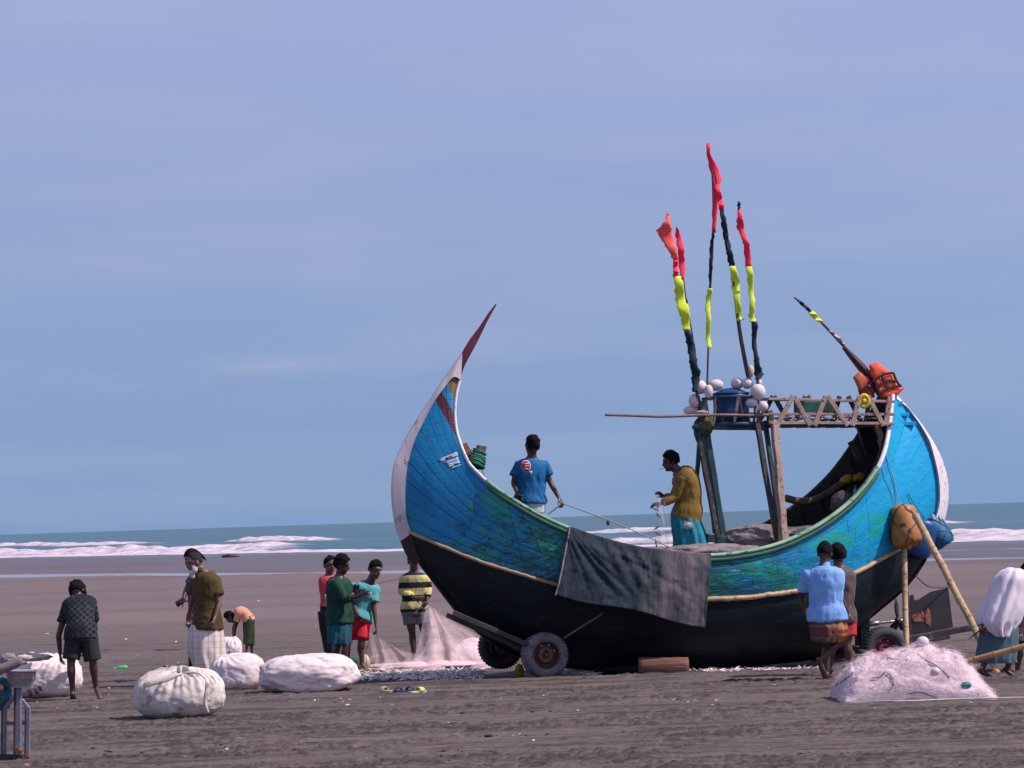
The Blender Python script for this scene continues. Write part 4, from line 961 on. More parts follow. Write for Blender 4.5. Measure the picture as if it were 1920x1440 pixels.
# green rope coil round the bow post
M_GROPE = mat('green rope', (0.03, 0.22, 0.13), (0.015, 0.10, 0.07), 30, .8)
c0, c1 = PB(889, 873, .05), PB(899, 848, .03); m_ = MB(); T = (c1 - c0); e1 = perp(T); e2 = T.normalized().cross(e1)
for q in range(4):
    pts = []
    for i in range(150):
        f = i / 149; a = f * 2 * math.pi * 9 + q; r_ = (.125 - .05 * f) * (1 + .12 * math.sin(a * .37 + q * 2)); pts.append(c0 + T * (f + .12 * math.sin(a * .5 + q)) + (e1 * math.cos(a) + e2 * math.sin(a)) * r_)
    m_.sweep(pts, .010, n=5)
m_.ell(c0.lerp(c1, .4), (e1 * .10, e2 * .10, T * .45), 12, 8)
solo('rope_coil', m_, M_GROPE, 'green rope wound round the bow mooring post', 'rope')
rope([PB(897, 872, .1), PB(905, 884, .15), PB(909, 896, .2)], .006, M_GROPE, 'loose green rope end below the bow rope coil')
# ---- flags
def flagcloth(outline, mt, parent, t=.2, seed=1, twist=.05):
    """a strip of wind-wrapped cloth: outline rows (x, y, width px) from top to bottom"""
    n = 26; nn = len(outline); R = []
    for i in range(n):
        f = i / (n - 1) * (nn - 1); j = min(int(f), nn - 2); g = f - j
        x, y, w_ = [outline[j][k_] * (1 - g) + outline[j + 1][k_] * g for k_ in range(3)]
        c = PB(x, y, t); s = c.y / 5000; row = []
        for q in range(12):
            a = 2 * math.pi * q / 12
            wx_ = w_ / 2 * s * math.cos(a) * (1 + .10 * math.sin(i * 1.7 + seed) + .10 * math.sin(i * 3.1 + q * .5)); dy = math.sin(a) * (.008 + .12 * w_ / 2 * s) * (1 if mt is not M_FN else 2) + .03 * math.sin(i * .5 + seed)
            row.append(c - _F * .040 + _R * (wx_ + .004 * math.sin(i * 1.3 + seed)) + _F * dy)
        R.append(row)
    m_ = MB(); m_.rings(R); return part('cloth', m_, mt, parent)
M_FR = mat('fluorescent pink red cloth', (0.95, 0.035, 0.075), (0.85, 0.03, 0.10), 9, .7)
M_FO = mat('orange red cloth', (0.98, 0.16, 0.11), (0.95, 0.07, 0.10), 10, .7)
M_FY = mat('fluorescent yellow cloth', (0.78, 0.92, 0.05), (0.55, 0.70, 0.04), 12, .7)
M_FN = mat('navy black cloth', (0.006, 0.018, 0.035), (0.012, 0.03, 0.05), 8, .85)
M_POLE = mat('brown flag cane', (0.13, 0.085, 0.075), (0.07, 0.05, 0.048), 12, .7)
def flag(label, pole, cloths, t=.2, r=.012, seed=1):
    base = PB(*pole[0], t); t_ = thing('flag_pole', label, 'flag', base, 0, 'marker flags on the boat')
    m_ = MB(); pp = spl([PB(x, y, t) for x, y in pole], 30); m_.sweep(pp, [r * (1.4 - .8 * i / 29) for i in range(30)], n=7); part('pole', m_, M_POLE, t_)
    for i, (o_l, mt) in enumerate(cloths): flagcloth(o_l, mt, t_, t, seed + i)
    return t_
flag('forward flag pole, orange cloth spread out at its top', [(1322, 775), (1306, 735), (1296, 670), (1288, 620), (1276, 560), (1266, 500), (1253, 405)],
     [([(1253, 400, 5), (1252, 408, 9), (1251, 414, 6), (1248, 424, 20), (1245, 434, 30), (1252, 450, 24), (1258, 465, 18), (1265, 483, 12), (1267, 488, 10)], M_FO), ([(1267, 485, 10), (1266, 500, 9), (1267, 522, 11)], M_FR),
      ([(1270, 518, 14), (1273, 540, 17), (1275, 560, 18), (1281, 580, 22), (1285, 600, 16), (1287, 619, 13)], M_FY), ([(1288, 619, 13), (1291, 636, 12), (1295, 645, 16), (1298, 665, 14), (1299, 680, 15), (1305, 700, 17), (1304, 715, 15), (1302, 735, 8)], M_FN)], .33, .016, 1)
flag('short bent cane with a narrow red cloth, behind the forward flag', [(1308, 730), (1300, 640), (1287, 566), (1277, 480), (1269, 430)],
     [([(1268, 426, 3), (1271, 440, 10), (1276, 462, 13), (1277, 480, 12), (1279, 500, 12), (1279, 525, 7)], M_FR), ([(1286, 560, 3), (1287, 565, 5), (1288, 568, 2)], M_FN)], .20, .009, 5)
flag('thin cane topped by the tallest red cloth, black and yellow strips below', [(1324, 760), (1326, 720), (1328, 655), (1332, 545), (1337, 440), (1335, 330), (1328, 275)],
     [([(1328, 268, 6), (1328, 275, 9), (1327, 281, 7), (1329, 292, 8), (1334, 305, 14), (1341, 322, 18), (1344, 335, 17), (1343, 346, 14), (1341, 360, 11), (1341, 385, 10), (1339, 410, 9), (1338, 437, 7)], M_FR),
      ([(1337, 436, 5), (1334, 460, 7), (1332, 500, 7), (1331, 541, 4)], M_FN), ([(1331, 541, 9), (1329, 555, 10), (1327, 572, 9), (1328, 600, 9), (1327, 620, 8), (1328, 640, 8), (1330, 653, 8)], M_FY)], .12, .011, 9)
flag('stout flag pole leaning left, navy then yellow cloth below the tallest red', [(1408, 720), (1402, 702), (1390, 640), (1384, 600), (1374, 520), (1362, 440), (1348, 370), (1340, 320)],
     [([(1343, 345, 8), (1347, 365, 11), (1351, 382, 11), (1353, 396, 9)], M_FR), ([(1353, 395, 8), (1357, 420, 11), (1362, 450, 10), (1368, 480, 12), (1373, 500, 12)], M_FN),
      ([(1373, 499, 12), (1376, 515, 13), (1379, 530, 17), (1380, 550, 13), (1382, 570, 11), (1385, 590, 12), (1386, 602, 8)], M_FY), ([(1384, 599, 4), (1390, 600, 10), (1394, 598, 4)], M_FY)], .22, .022, 14)
flag('right hand flag pole with black tip, navy cloth flaring at its foot', [(1424, 735), (1420, 710), (1413, 640), (1408, 560), (1400, 470), (1385, 385)],
     [([(1385, 378, 4), (1385, 385, 7), (1385, 392, 4)], M_FN), ([(1385, 390, 5), (1386, 402, 8), (1387, 415, 13), (1388, 425, 15), (1392, 440, 10), (1398, 455, 12), (1401, 470, 12), (1403, 502, 12)], M_FR), 
      ([(1404, 500, 12), (1406, 520, 12), (1408, 545, 9), (1410, 570, 10), (1408, 590, 10), (1412, 604, 12)], M_FY), ([(1414, 603, 12), (1415, 620, 10), (1413, 640, 9), (1417, 670, 9), (1420, 690, 13), (1423, 702, 18), (1420, 712, 8)], M_FN)], .30, .014, 20)
flag('long pole leaning out over the stern, yellow rag near its dark tip', [(1640, 712), (1610, 680), (1583, 650), (1555, 620), (1530, 594), (1512, 577), (1490, 558)],
     [([(1495, 562, 5), (1500, 567, 9), (1508, 574, 10), (1518, 584, 8)], M_FN), ([(1519, 583, 11), (1524, 590, 14), (1529, 596, 12), (1536, 602, 13), (1541, 606, 6)], M_FY), ([(1556, 620, 5), (1566, 629, 7), (1582, 645, 7)], mat('whitish wrap', (0.6, 0.5, 0.52), None, 9, .7))], .05, .020, 26)
# ---- life jackets
def puff(poly, t, depth, mt, parent, name='panel', lean=0.0):
    c = Vector((sum(p[0] for p in poly), sum(p[1] for p in poly))) / len(poly); R = []
    dn = []; pl = []
    for i in range(len(poly)):
        a, b_ = Vector(poly[i]), Vector(poly[(i + 1) % len(poly)])
        for f in (0, .25, .5, .75): pl.append(a.lerp(b_, f))
    for (k_, d) in ((.2, 1.0), (.55, .97), (.82, .78), (.95, .45), (1, .0), (.95, -.45), (.82, -.78), (.2, -1)):
        R.append([PB(*(c + (p - c) * k_), t + depth * d + lean * (p.y - c.y)) for p in pl])
    m_ = MB(); m_.rings(R); return part(name, m_, mt, parent)
M_LJ = mat('orange life jacket cloth', (0.86, 0.13, 0.055), (0.70, 0.085, 0.045), 10, .75, .004)
M_LJS = mat('dark strap', (0.030, 0.014, 0.028), None, 20, .8)
t_ = thing('life_jacket', 'bright orange life jacket with dark crossed straps over the stern horn', 'life jacket', PB(1660, 744, .2))
M_LJD = mat('brownish orange shaded cloth', (0.55, 0.12, 0.05), (0.35, 0.06, 0.03), 9, .75, .004)
puff([(1629, 684), (1644, 678), (1664, 693), (1674, 700), (1655, 704), (1640, 713), (1633, 705)], .10, .07, M_LJ, t_)
for pl in ([(1640, 714), (1650, 707), (1655, 719), (1645, 724)], [(1654, 706), (1673, 700), (1677, 713), (1658, 717)], [(1645, 726), (1656, 721), (1661, 731), (1648, 738)], [(1659, 719), (1678, 714), (1684, 723), (1664, 729)], [(1652, 740), (1666, 732), (1685, 726), (1694, 727), (1685, 739), (1674, 744), (1655, 746)]):
    puff(pl, .16, .055, M_LJ, t_)
puff([(1636, 706), (1676, 700), (1682, 716), (1696, 727), (1684, 740), (1672, 745), (1650, 746)], .13, .05, M_LJD, t_, 'back_panel')
for st in ([(1636, 716), (1646, 708), (1658, 702), (1674, 699)], [(1642, 727), (1656, 719), (1668, 714), (1680, 716)], [(1648, 739), (1662, 731), (1675, 727), (1690, 723)], [(1652, 704), (1657, 716), (1662, 731)], [(1675, 699), (1681, 714), (1688, 724)]):
    m_ = MB(); m_.sweep(spl([PB(x, y, .225) for x, y in st], 12), (.017, .006), lat=(0, 0, 1), n=8); part('strap', m_, M_LJS, t_)
t_ = thing('life_jacket', 'second life jacket, duller orange, bunched left of the strapped one', 'life jacket', PB(1615, 738, .2))
puff([(1599, 707), (1611, 697), (1630, 708), (1634, 714), (1625, 725), (1611, 738), (1608, 727)], .06, .07, M_LJD, t_)
puff([(1608, 730), (1626, 722), (1640, 728), (1640, 746), (1612, 744)], .02, .06, M_LJD, t_)
for st in ([(1612, 740), (1622, 727), (1636, 716)],): 
    m_ = MB(); m_.sweep(spl([PB(x, y, .13) for x, y in st], 10), (.016, .006), n=8); part('strap', m_, M_LJS, t_)

# ---- nets heaped inside the boat
M_NETP = mat('dusty pink net', (0.30, 0.235, 0.235), (0.16, 0.13, 0.14), 6, .95, .02, stretch=(1, 1, 2.5), bs=22)
for (x, y, t, rx, rz, sd, lb) in ((1318, 1035, .45, .58, .11, 2, 'low heap of dusty pink net round the feet of the man in yellow'), (1418, 1012, .15, .50, .19, 5, 'heap of grey pink net behind the platform legs'), (1372, 1034, .60, .50, .08, 8, 'flattened dusty net spilling to the near gunwale'), (1510, 1000, .2, .45, .10, 11, 'dark greenish net lying aft of the platform legs')):
    solo('heaped_net', lumpbag(PB(x, y, t), rx, .45 if rx > .6 else .32, rz, sd, .22, 48, 28, sc_=3.5), M_NETP if sd < 11 else mat('dark greenish net', (0.07, 0.085, 0.08), (0.28, 0.22, 0.21), 8, .9, .02, lo=.5, hi=.7), lb, 'net')
solo('plastic_sack', lumpbag(PB(1580, 945, .2), .16, .14, .17, 14, .2), mat('dim grey green sack', (0.045, 0.075, 0.075), (0.10, 0.05, 0.055), 8, .6), 'dim grey green sack inside the stern', 'sack')
t_ = thing('water_bottle', 'small blue water bottle standing inside the stern', 'bottle', PB(1605, 938, .25))
m_ = MB(); lathe(m_, PB(1605, 938, .25), (0, 0, 1), [(.001, 0), (.035, 0), (.037, .02), (.037, .10), (.03, .13), (.013, .15), (.013, .17)], 14); part('body', m_, mat('pale blue plastic', (0.10, 0.30, 0.50), None, 9, .25), t_)
m_ = MB(); m_.sweep([PB(1605, 938, .25) + Vector((0, 0, .165)), PB(1605, 938, .25) + Vector((0, 0, .185))], .014, n=10); part('cap', m_, M_BLUE, t_)
solo('red_rag', lumpbag(PB(1561, 970, .5), .07, .05, .025, 4, .3), mat('red and cream rag', (0.48, 0.10, 0.11), (0.55, 0.36, 0.30), 14, .8, lo=.48, hi=.52), 'small red and cream rag on the inner stern rim', 'rag')

# ================================================================== SACKS
def sack(name, label, x, yb, wpx, hpx, depth, mt, knot=(.1, 1.0), nf=26, seed=1, fold=.05, lump=.10, grp=None, cat='sack', pw=2.6, rough_=.007):
    g = G(x, yb); Y0 = g.y + depth * .42; s = Y0 / 5000; c = G(x, yb); c.y = Y0; c.x = P(x, yb, Y0).x; c.z = 0
    rx, rz = wpx * s / 2, hpx * s; ry = depth / 2; n, m_ = 200, 120; 
    th = np.linspace(.02, math.pi - .02, m_)[:, None] + np.zeros((1, n)); ph = np.zeros((m_, 1)) + np.linspace(0, 2 * math.pi, n + 1)[None, :-1]
    d = np.stack([np.sin(th) * np.cos(ph), np.sin(th) * np.sin(ph), np.cos(th)], -1).reshape(-1, 3)
    nrmp = (np.abs(d) ** pw).sum(1) ** (1 / pw); q = d / nrmp[:, None]
    kn = np.array([knot[0], -.25, knot[1]]); kn = kn / np.linalg.norm(kn)
    ang = np.arccos(np.clip(d @ kn, -1, 1)); e1 = np.cross(kn, [0, 1, 0]); e1 /= np.linalg.norm(e1); e2 = np.cross(kn, e1)
    az = np.arctan2(d @ e2, d @ e1); az0 = np.arctan2(d[:, 1], d[:, 0])
    wv = np.cos(nf * az + 3 * fb2(az * 2, ang * 3, 2, seed) * 2) * .55 + np.cos((nf * .45 // 1) * az + 5 * fb2(az, ang, 2, seed + 3)) * .45
    rad = 1 + fold * wv * np.exp(-((ang - .35) / .75) ** 2) + lump * 2 * (fbm(d * 1.8 + seed * 3, 3, seed) - .5) + rough_ * (fbm(d * 6 + seed, 3, seed + 1) - .5) * 2 + .022 * np.abs(np.sin(az0 * 17 + 3 * fb2(az0 * 3, d[:, 2] * 2, 2, seed))) * np.clip(-d[:, 2] * 1.6, 0, 1) * np.clip(1.2 + d[:, 2], 0, 1)
    cr = 1 - np.abs(fbm(d * np.array([2.4, 2.4, 1.3]) * 1.6 + 2 * fbm(d * 2, 2, seed + 8)[:, None], 3, seed + 2) - .5) * 6
    rad += .010 * np.clip(cr, 0, 1) + rough_ * 2.2 * (fbm(d * np.array([6, 6, 1.2]) + seed, 3, seed + 6) - .5)
    rad -= .16 * np.exp(-(ang / .30) ** 2)
    q = q * rad[:, None]
    z = q[:, 2]; z = np.where(z < 0, z * .9, z)
    q = np.stack([q[:, 0] * rx, q[:, 1] * ry, (z + .82) / 1.82 * rz], 1); q[:, 2] = np.maximum(q[:, 2], .004 + .0 * q[:, 0])
    low = np.clip(1 - q[:, 2] / (rz * .16), 0, 1); q[:, 0] *= 1 - .05 * low ** 2; q[:, 1] *= 1 - .05 * low ** 2
    q = q + np.array([c.x, c.y, -.01]); A = q.reshape(m_, n, 3); mb_ = MB(); mb_.rings([list(map(tuple, r)) for r in A])
    t_ = thing(name, label, cat, Vector((c.x, c.y, 0)), 0, grp); part('bag', mb_, mt, t_)
    kp = Vector(c) + Vector((kn[0] * rx * .72, kn[1] * ry * .72, (kn[2] * .80 + .82) / 1.82 * rz))
    return t_, kp, s
M_SACKF = mat('cream stained sack cloth', (0.70, 0.62, 0.57), (0.52, 0.46, 0.43), 3.2, .9, .003, c3=(0.30, 0.27, 0.23), s3=9, bs=60)
M_SACKW = mat('white woven sack', (0.80, 0.68, 0.67), (0.66, 0.55, 0.55), 3.0, .8, .003, c3=(0.56, 0.47, 0.46), s3=12, bs=60)
t_, kp, s = sack('net_sack', 'bulging cream sack gathered to a knot, nearest to the viewer on bare sand', 337, 1350, 171, 94, .85, M_SACKF, (.06, .95), 30, 3, .075, .06, pw=2.3, rough_=.012)
m_ = MB(); rd = random.Random(5)
m_.sweep([kp - Vector((0, 0, .05)), kp + Vector((0, -.02, .02)), kp + Vector((.02, -.03, .045))], [.05, .03, .045], n=10)
for q in range(9):
    a = q * .7; pts = [kp + Vector((0, -.02, .02)), kp + Vector((math.cos(a) * .09, -.05 - .03 * math.sin(a), .05 + .02 * math.sin(a * 2))), kp + Vector((math.cos(a) * .19, -.07 - .05 * math.sin(a), .015 - .02 * abs(math.cos(a))))]
    m_.sweep(spl(pts, 8), [(.026 - .002 * i, .010) for i in range(8)], lat=(0, 0, 1), n=8)
part('gathered_neck', m_, M_SACKF, t_)
# flap ear at the left and the twisted edge over the top right
m_ = MB(); m_.sweep(spl([P(270, 1297, 27.75), P(272, 1285, 27.7), P(290, 1278, 27.72), P(318, 1270, 27.8), P(340, 1264, 27.9)], 24), [(.012 + .028 * math.sin(i / 23 * 3.14), .012) for i in range(24)], lat=(0, 0, 1), n=8)
m_.sweep(spl([P(352, 1262, 27.9), P(372, 1262, 27.85), P(388, 1275, 27.75), P(388, 1295, 27.72), P(384, 1315, 27.74), P(390, 1335, 27.78)], 30), [(.015 + .014 * math.sin(i / 29 * 3.14), .012) for i in range(30)], n=8)
part('loose_edge', m_, M_SACKF, t_)
sack('net_sack', 'plain white sack behind the old man, touching the long sack', 447, 1294, 100, 68, .65, M_SACKW, (-.4, 1), 18, 7, .03, .09, pw=2.6)
sack('net_sack', 'long white sack lying full length behind the plank', 580, 1299, 183, 72, .70, M_SACKW, (-.2, .9), 14, 12, .02, .14, pw=2.5)
sack('net_sack', 'small pale sack the bending boy works at', 432, 1236, 44, 42, .45, M_SACKW, (.2, 1), 16, 15, .05, .09)
M_SACKP = newmat('white sack printed with red letters', .8, .3)
kk = M_SACKP; gx = kk.noise(kk.o, 3.2, 4, .6)
cb = kk.mix(kk.rng(gx, .4, .65), (0.82, 0.70, 0.70), (0.66, 0.55, 0.56)); kk.l(cb, kk.b.inputs['Base Color']); kk.bump(kk.noise(kk.o, 60, 4, .7), .003)
t_, kp, s = sack('net_sack', 'white sack with faded red printing beside the scale stand at the left edge', 88, 1310, 134, 82, .75, M_SACKP.m, (.35, .9), 26, 21, .05, .09, pw=2.4)
sk = [o for o in COL.objects if o.parent == t_][0].data; bmv = [t_.location + v.co for v in sk.vertices]; SKB = BVHTree.FromPolygons(bmv, [tuple(p.vertices) for p in sk.polygons])
M_PRINT = mat('faded maroon print', (0.26, 0.06, 0.085), (0.45, 0.22, 0.24), 14, .8)
for q in ([(50, 1294), (57, 1292), (62, 1303), (56, 1304)], [(63, 1291), (68, 1290), (73, 1300), (66, 1301)], [(70, 1286), (77, 1284), (81, 1294), (74, 1296)], [(40, 1232), (44, 1231), (46, 1240), (42, 1241)], [(46, 1230), (50, 1229), (53, 1239), (49, 1240)], [(51, 1254), (57, 1252), (60, 1256), (53, 1258)], [(40, 1244), (50, 1242), (51, 1245), (41, 1247)]):
    decal(q, M_PRINT, 'printed_mark', t_, .004, SKB, 5)
# rope/neck bundle on top of that sack
m_ = lumpbag(P(62, 1233, 32.0), .22, .14, .045, 41, .35, sc_=4); part('gathered_neck', m_, M_SACKF, t_)
m_ = MB(); m_.beam(P(418, 1297, 33.0), P(541, 1298, 32.85), .16, .045, seg=8, jit=.03); solo('plank_board', m_, M_WOODD, 'dark weathered plank lying in front of the two white sacks', 'plank', smooth=False)

# ================================================================== NET HEAP (right foreground)
gN = G(1715, 1316); YN = gN.y + .55; sN = YN / 5000
cN = P(1712, 1316, YN); cN.z = 0; n, m2 = 260, 90
X_, Z_ = [], []
def heap_h(u, w_):                                          # u across -1..1, w depth -1..1
    base = np.interp(u, [-1, -.93, -.8, -.6, -.45, -.3, -.1, .15, .35, .5, .7, .85, 1], [0, .34, .60, .85, .94, .98, 1.0, .99, .94, .85, .60, .33, 0])
    return base * np.sqrt(np.clip(1 - np.abs(w_) ** 2.2, 0, 1))
U_, W_ = np.meshgrid(np.linspace(-1, 1, 260), np.linspace(-1, 1, 120), indexing='ij'); uu, ww = U_.ravel(), W_.ravel()
hh = heap_h(uu, ww); px_ = uu * 147 * sN; py_ = ww * .62
q = np.stack([px_, py_, hh], 1)
hh = hh * (.92 + .30 * (fbm(q * 2.5, 4, 33) - .5) * 2 + .0) + .10 * (fbm(q * np.array([6, 6, 6]), 3, 35) - .5) * np.clip(hh * 4, 0, 1)
fold = 1 - np.abs(fbm(q * np.array([1.6, 3, 4]) + fbm(q * 3, 2, 3)[:, None], 3, 37) - .5) * 5
hh += .035 * np.clip(fold, 0, 1) * np.clip(hh * 4, 0, 1)
q = np.stack([px_ + cN.x, py_ + cN.y - .12 * hh, np.maximum(hh, 0) * 102 * sN * 1.02 - .02], 1)
t_ = thing('net_heap', 'large pinkish white heap of fine fishing net on the right foreground sand', 'net heap', Vector((cN.x, cN.y, 0)))
m_ = MB(); m_.grid([[tuple(v) for v in r] for r in q.reshape(260, 120, 3)])
k = newmat('translucent pinkish monofilament net', .75, .3)
nn = k.noise(k.o, 4, 6, .65, (1, 1, 2)); n2 = k.noise(k.o, 26, 6, .8, (.6, .6, 1.6))
c = k.mix(k.rng(nn, .35, .66), (0.96, 0.76, 0.78), (0.80, 0.61, 0.66)); c = k.mix(k.rng(n2, .5, .68, 0, .55), c, (0.86, 0.72, 0.76)); k.l(c, k.b.inputs['Base Color'])
k.b.inputs['Subsurface Weight'].default_value = 0.0; k.bump(n2, .03)
M_HEAP = k.m; part('packed_net', m_, M_HEAP, t_)
HEAPB = m_.bvh(); rd = np.random.RandomState(3); m_ = MB()
M_STR = mat('fine pinkish twine', (0.92, 0.74, 0.77), (0.80, 0.62, 0.68), 10, .7)
V = q.reshape(260, 120, 3)
def thin(mb_, pts, r):                                      # three-sided thread
    pts = [Vector(p) for p in pts]; R = []
    for i, p in enumerate(pts):
        T = (pts[min(i + 1, len(pts) - 1)] - pts[max(i - 1, 0)]).normalized(); l = perp(T); u_ = T.cross(l); R.append([p + (l * math.cos(a) + u_ * math.sin(a)) * r for a in (0, 2.09, 4.19)])
    mb_.rings(R, capa=False, capb=False)
for k_ in range(3800):
    i, j = rd.randint(3, 256), rd.randint(3, 116); p = Vector(V[i, j]); nrm_ = (Vector(V[i + 1, j]) - Vector(V[i - 1, j])).cross(Vector(V[i, j + 1]) - Vector(V[i, j - 1])).normalized()
    if nrm_.z < 0: nrm_ = -nrm_
    d = Vector(rd.normal(size=3)); d -= nrm_ * d.dot(nrm_); d.normalize(); L_ = rd.uniform(.04, .16); e = rd.uniform(.004, .028)
    thin(m_, [p - nrm_ * .01, p + d * L_ * .35 + nrm_ * e, p + d * L_ * .7 + nrm_ * e * .8, p + d * L_ - nrm_ * .005], .0008)
part('net_strands', m_, M_STR, t_, kind='stuff')
def on_heap(x, y, off=.01):
    h_ = hit(x, y, off, HEAPB); return h_ if h_ else P(x, y, YN)
m_ = MB()
for pl in ([(1661, 1222), (1666, 1234), (1680, 1237), (1702, 1239)], [(1720, 1228), (1738, 1240), (1760, 1252), (1780, 1270)], [(1664, 1262), (1672, 1272), (1676, 1286)], [(1635, 1272), (1650, 1270), (1660, 1260)], [(1706, 1300), (1725, 1298), (1750, 1306), (1760, 1312)], [(1568, 1285), (1585, 1275), (1600, 1262)]):
    m_.sweep(spl([on_heap(x, y) for x, y in pl], 20), .005, n=5)
part('dark_twine', m_, mat('dark purple twine', (0.08, 0.06, 0.10), None, 20, .8), t_)
float_(1730, 1208, 12, 11, 0, 'white ball float resting on top of the pink net heap', loc=P(1730, 1204, YN - .05), grp=None)
float_(1754, 1258, 9, 8, 0, 'pale float half buried in the face of the pink net heap', loc=on_heap(1754, 1258, -.01), grp=None)
solo('green_cord_tuft', lumpbag(on_heap(1811, 1285, .005), .05, .03, .035, 8, .5), mat('sea green cord', (0.04, 0.30, 0.26), None, 10, .8), 'sea green cord tuft on the right slope of the net heap', 'cord')
m_ = MB(); m_.sweep(spl([G(1640, 1320), G(1700, 1320), G(1800, 1316), G(1990, 1312)], 40), (.008, .008), n=6)
for v in range(len(m_.v)): m_.v[v] = (m_.v[v][0], m_.v[v][1], m_.v[v][2] + .03)
solo('white_rope', m_, mat('white foot rope', (0.72, 0.66, 0.62), None, 12, .8), 'white rope running along the foot of the net heap to the right', 'rope')

# ---- net being shaken out behind the bow: a thin draped curtain
k = newmat('sheer pinkish netting', .9, .1)
tr = k.n('ShaderNodeBsdfTransparent'); mxs = k.n('ShaderNodeMixShader'); outn = [x for x in k.t.nodes if x.type == 'OUTPUT_MATERIAL'][0]
k.b.inputs['Base Color'].default_value = (0.74, 0.56, 0.57, 1)
at1 = k.n('ShaderNodeAttribute', attribute_name='dens').outputs['Fac']
st = k.noise(k.o, 3.2, 6, .7, (1.2, 1, 2.0)); fi = k.noise(k.o, 60, 3, .7)
al = k.math('MULTIPLY', at1, k.rng(st, .34, .66, .35, 1.15)); al = k.math('MULTIPLY', al, k.rng(fi, .3, .7, .65, 1.2), clamp=True)
k.l(al, mxs.inputs[0]); k.l(tr.outputs[0], mxs.inputs[1]); k.l(k.b.outputs[0], mxs.inputs[2]); k.l(mxs.outputs[0], outn.inputs[0])
M_SHEER = k.m
def curtain(name, label, top, bot, Yt, Yb, dens_t, dens_b, nfold=7, seed=1, bulge=.35, cat='net'):
    n1_, n2_ = 90, 44; R = []; D = []
    for i in range(n1_):
        f = i / (n1_ - 1); xt = np.interp(f * (len(top) - 1), range(len(top)), [p[0] for p in top]); yt = np.interp(f * (len(top) - 1), range(len(top)), [p[1] for p in top])
        xb = np.interp(f * (len(bot) - 1), range(len(bot)), [p[0] for p in bot]); yb = np.interp(f * (len(bot) - 1), range(len(bot)), [p[1] for p in bot]); row = []
        for j in range(n2_):
            g = j / (n2_ - 1); x = xt + (xb - xt) * g; x += 26 * math.sin(g * math.pi) * max(0, .5 - f) * 2 * (1 if abs(xb - xt) > 30 else 0); y = yt + (yb - yt) * g + 10 * math.sin(g * math.pi) * (abs(f - .5) * 2); Y = Yt + (Yb - Yt) * g
            Y += .10 * math.sin(f * nfold * 6.28 + g * 2 + seed + 5 * float(vnoise(np.array([[f * 3, g * 2, seed + 3]]), seed)[0])) * (.3 + g) + bulge * .3 * (float(vnoise(np.array([[f * 5, g * 4, seed]]), seed)[0]) - .5)
            row.append(P(x, y, Y)); D.append((dens_t + (dens_b - dens_t) * g ** 1.3) * min(1, 6 * min(f, 1 - f) + .15) * min(1, 8 * g + .3))
        R.append(row)
    m_ = MB(); m_.grid(R); o = solo(name, m_, M_SHEER, label, cat); a_ = o.data.attributes.new('dens', 'FLOAT', 'POINT'); a_.data.foreach_set('value', D); return o
curtain('fishing_net', 'sheer pinkish net spread from the striped man down to the sand behind the bow', [(797, 1132), (802, 1134), (812, 1139), (826, 1148), (856, 1168), (918, 1202)], [(752, 1256), (792, 1257), (830, 1258), (862, 1256), (902, 1254), (942, 1250)], 38.2, 36.6, .34, .80, 3, 2)
curtain('fishing_net', 'paler fold of the same sheer net, falling beside the bow tyre', [(800, 1134), (806, 1136), (815, 1142)], [(806, 1256), (850, 1256), (905, 1254)], 38.0, 36.9, .34, .65, 2, 5)
curtain('fishing_net', 'faint low net sagging from the youth in aqua toward the bow', [(690, 1176), (712, 1196), (750, 1218), (800, 1230), (850, 1236)], [(690, 1256), (740, 1262), (790, 1262), (840, 1260), (880, 1258)], 36.9, 36.4, .26, .72, 4, 8)
solo('net_mound', lumpbag(G(800, 1252) + Vector((0, .4, 0)), .95, .30, .07, 31, .25, 60, 20), M_HEAP, 'low pinkish mound of net on the sand behind the bow', 'net')
solo('net_mound', lumpbag(G(890, 1240) + Vector((0, .8, 0)), .35, .40, .30, 37, .2, 40, 26), M_HEAP, 'taller pale net mound half hidden by the shadowed bow tyre', 'net')
curtain('fishing_net', 'nearly clear net hanging from the hands of the man in yellow', [(1228, 925), (1232, 924), (1240, 928), (1248, 935)], [(1228, 1020), (1238, 1024), (1250, 1026), (1262, 1028)], 34.0, 33.9, .16, .30, 2, 3)
for i, (x, y, a, l) in enumerate(((1234, 966, -50, 12), (1231, 990, 35, 13), (1234, 1001, -25, 13), (1230, 1018, -80, 14), (1229, 955, -20, 12))):
    m_ = MB(); c = P(x, y, 33.95); d = _R * math.cos(math.radians(a)) + _U * math.sin(math.radians(a)); L_ = l * 34 / 5000
    m_.sweep([c - d * L_ * .5, c, c + d * L_ * .3, c + d * L_ * .5], [(.004, .004), (.012, .007), (.006, .004), (.013, .003)], lat=_U, n=6)
    solo('small_fish', m_, mat('dark wet fish', (0.06, 0.05, 0.06), (0.16, 0.13, 0.14), 20, .35), ['slanting small fish third from the top of the clear net', 'small fish pointing up and right, middle of the clear net', 'small fish below the middle one in the clear net', 'upright small fish lowest in the clear net', 'topmost small fish in the clear net under the hands'][i], 'fish', 'fish caught in the hanging net')

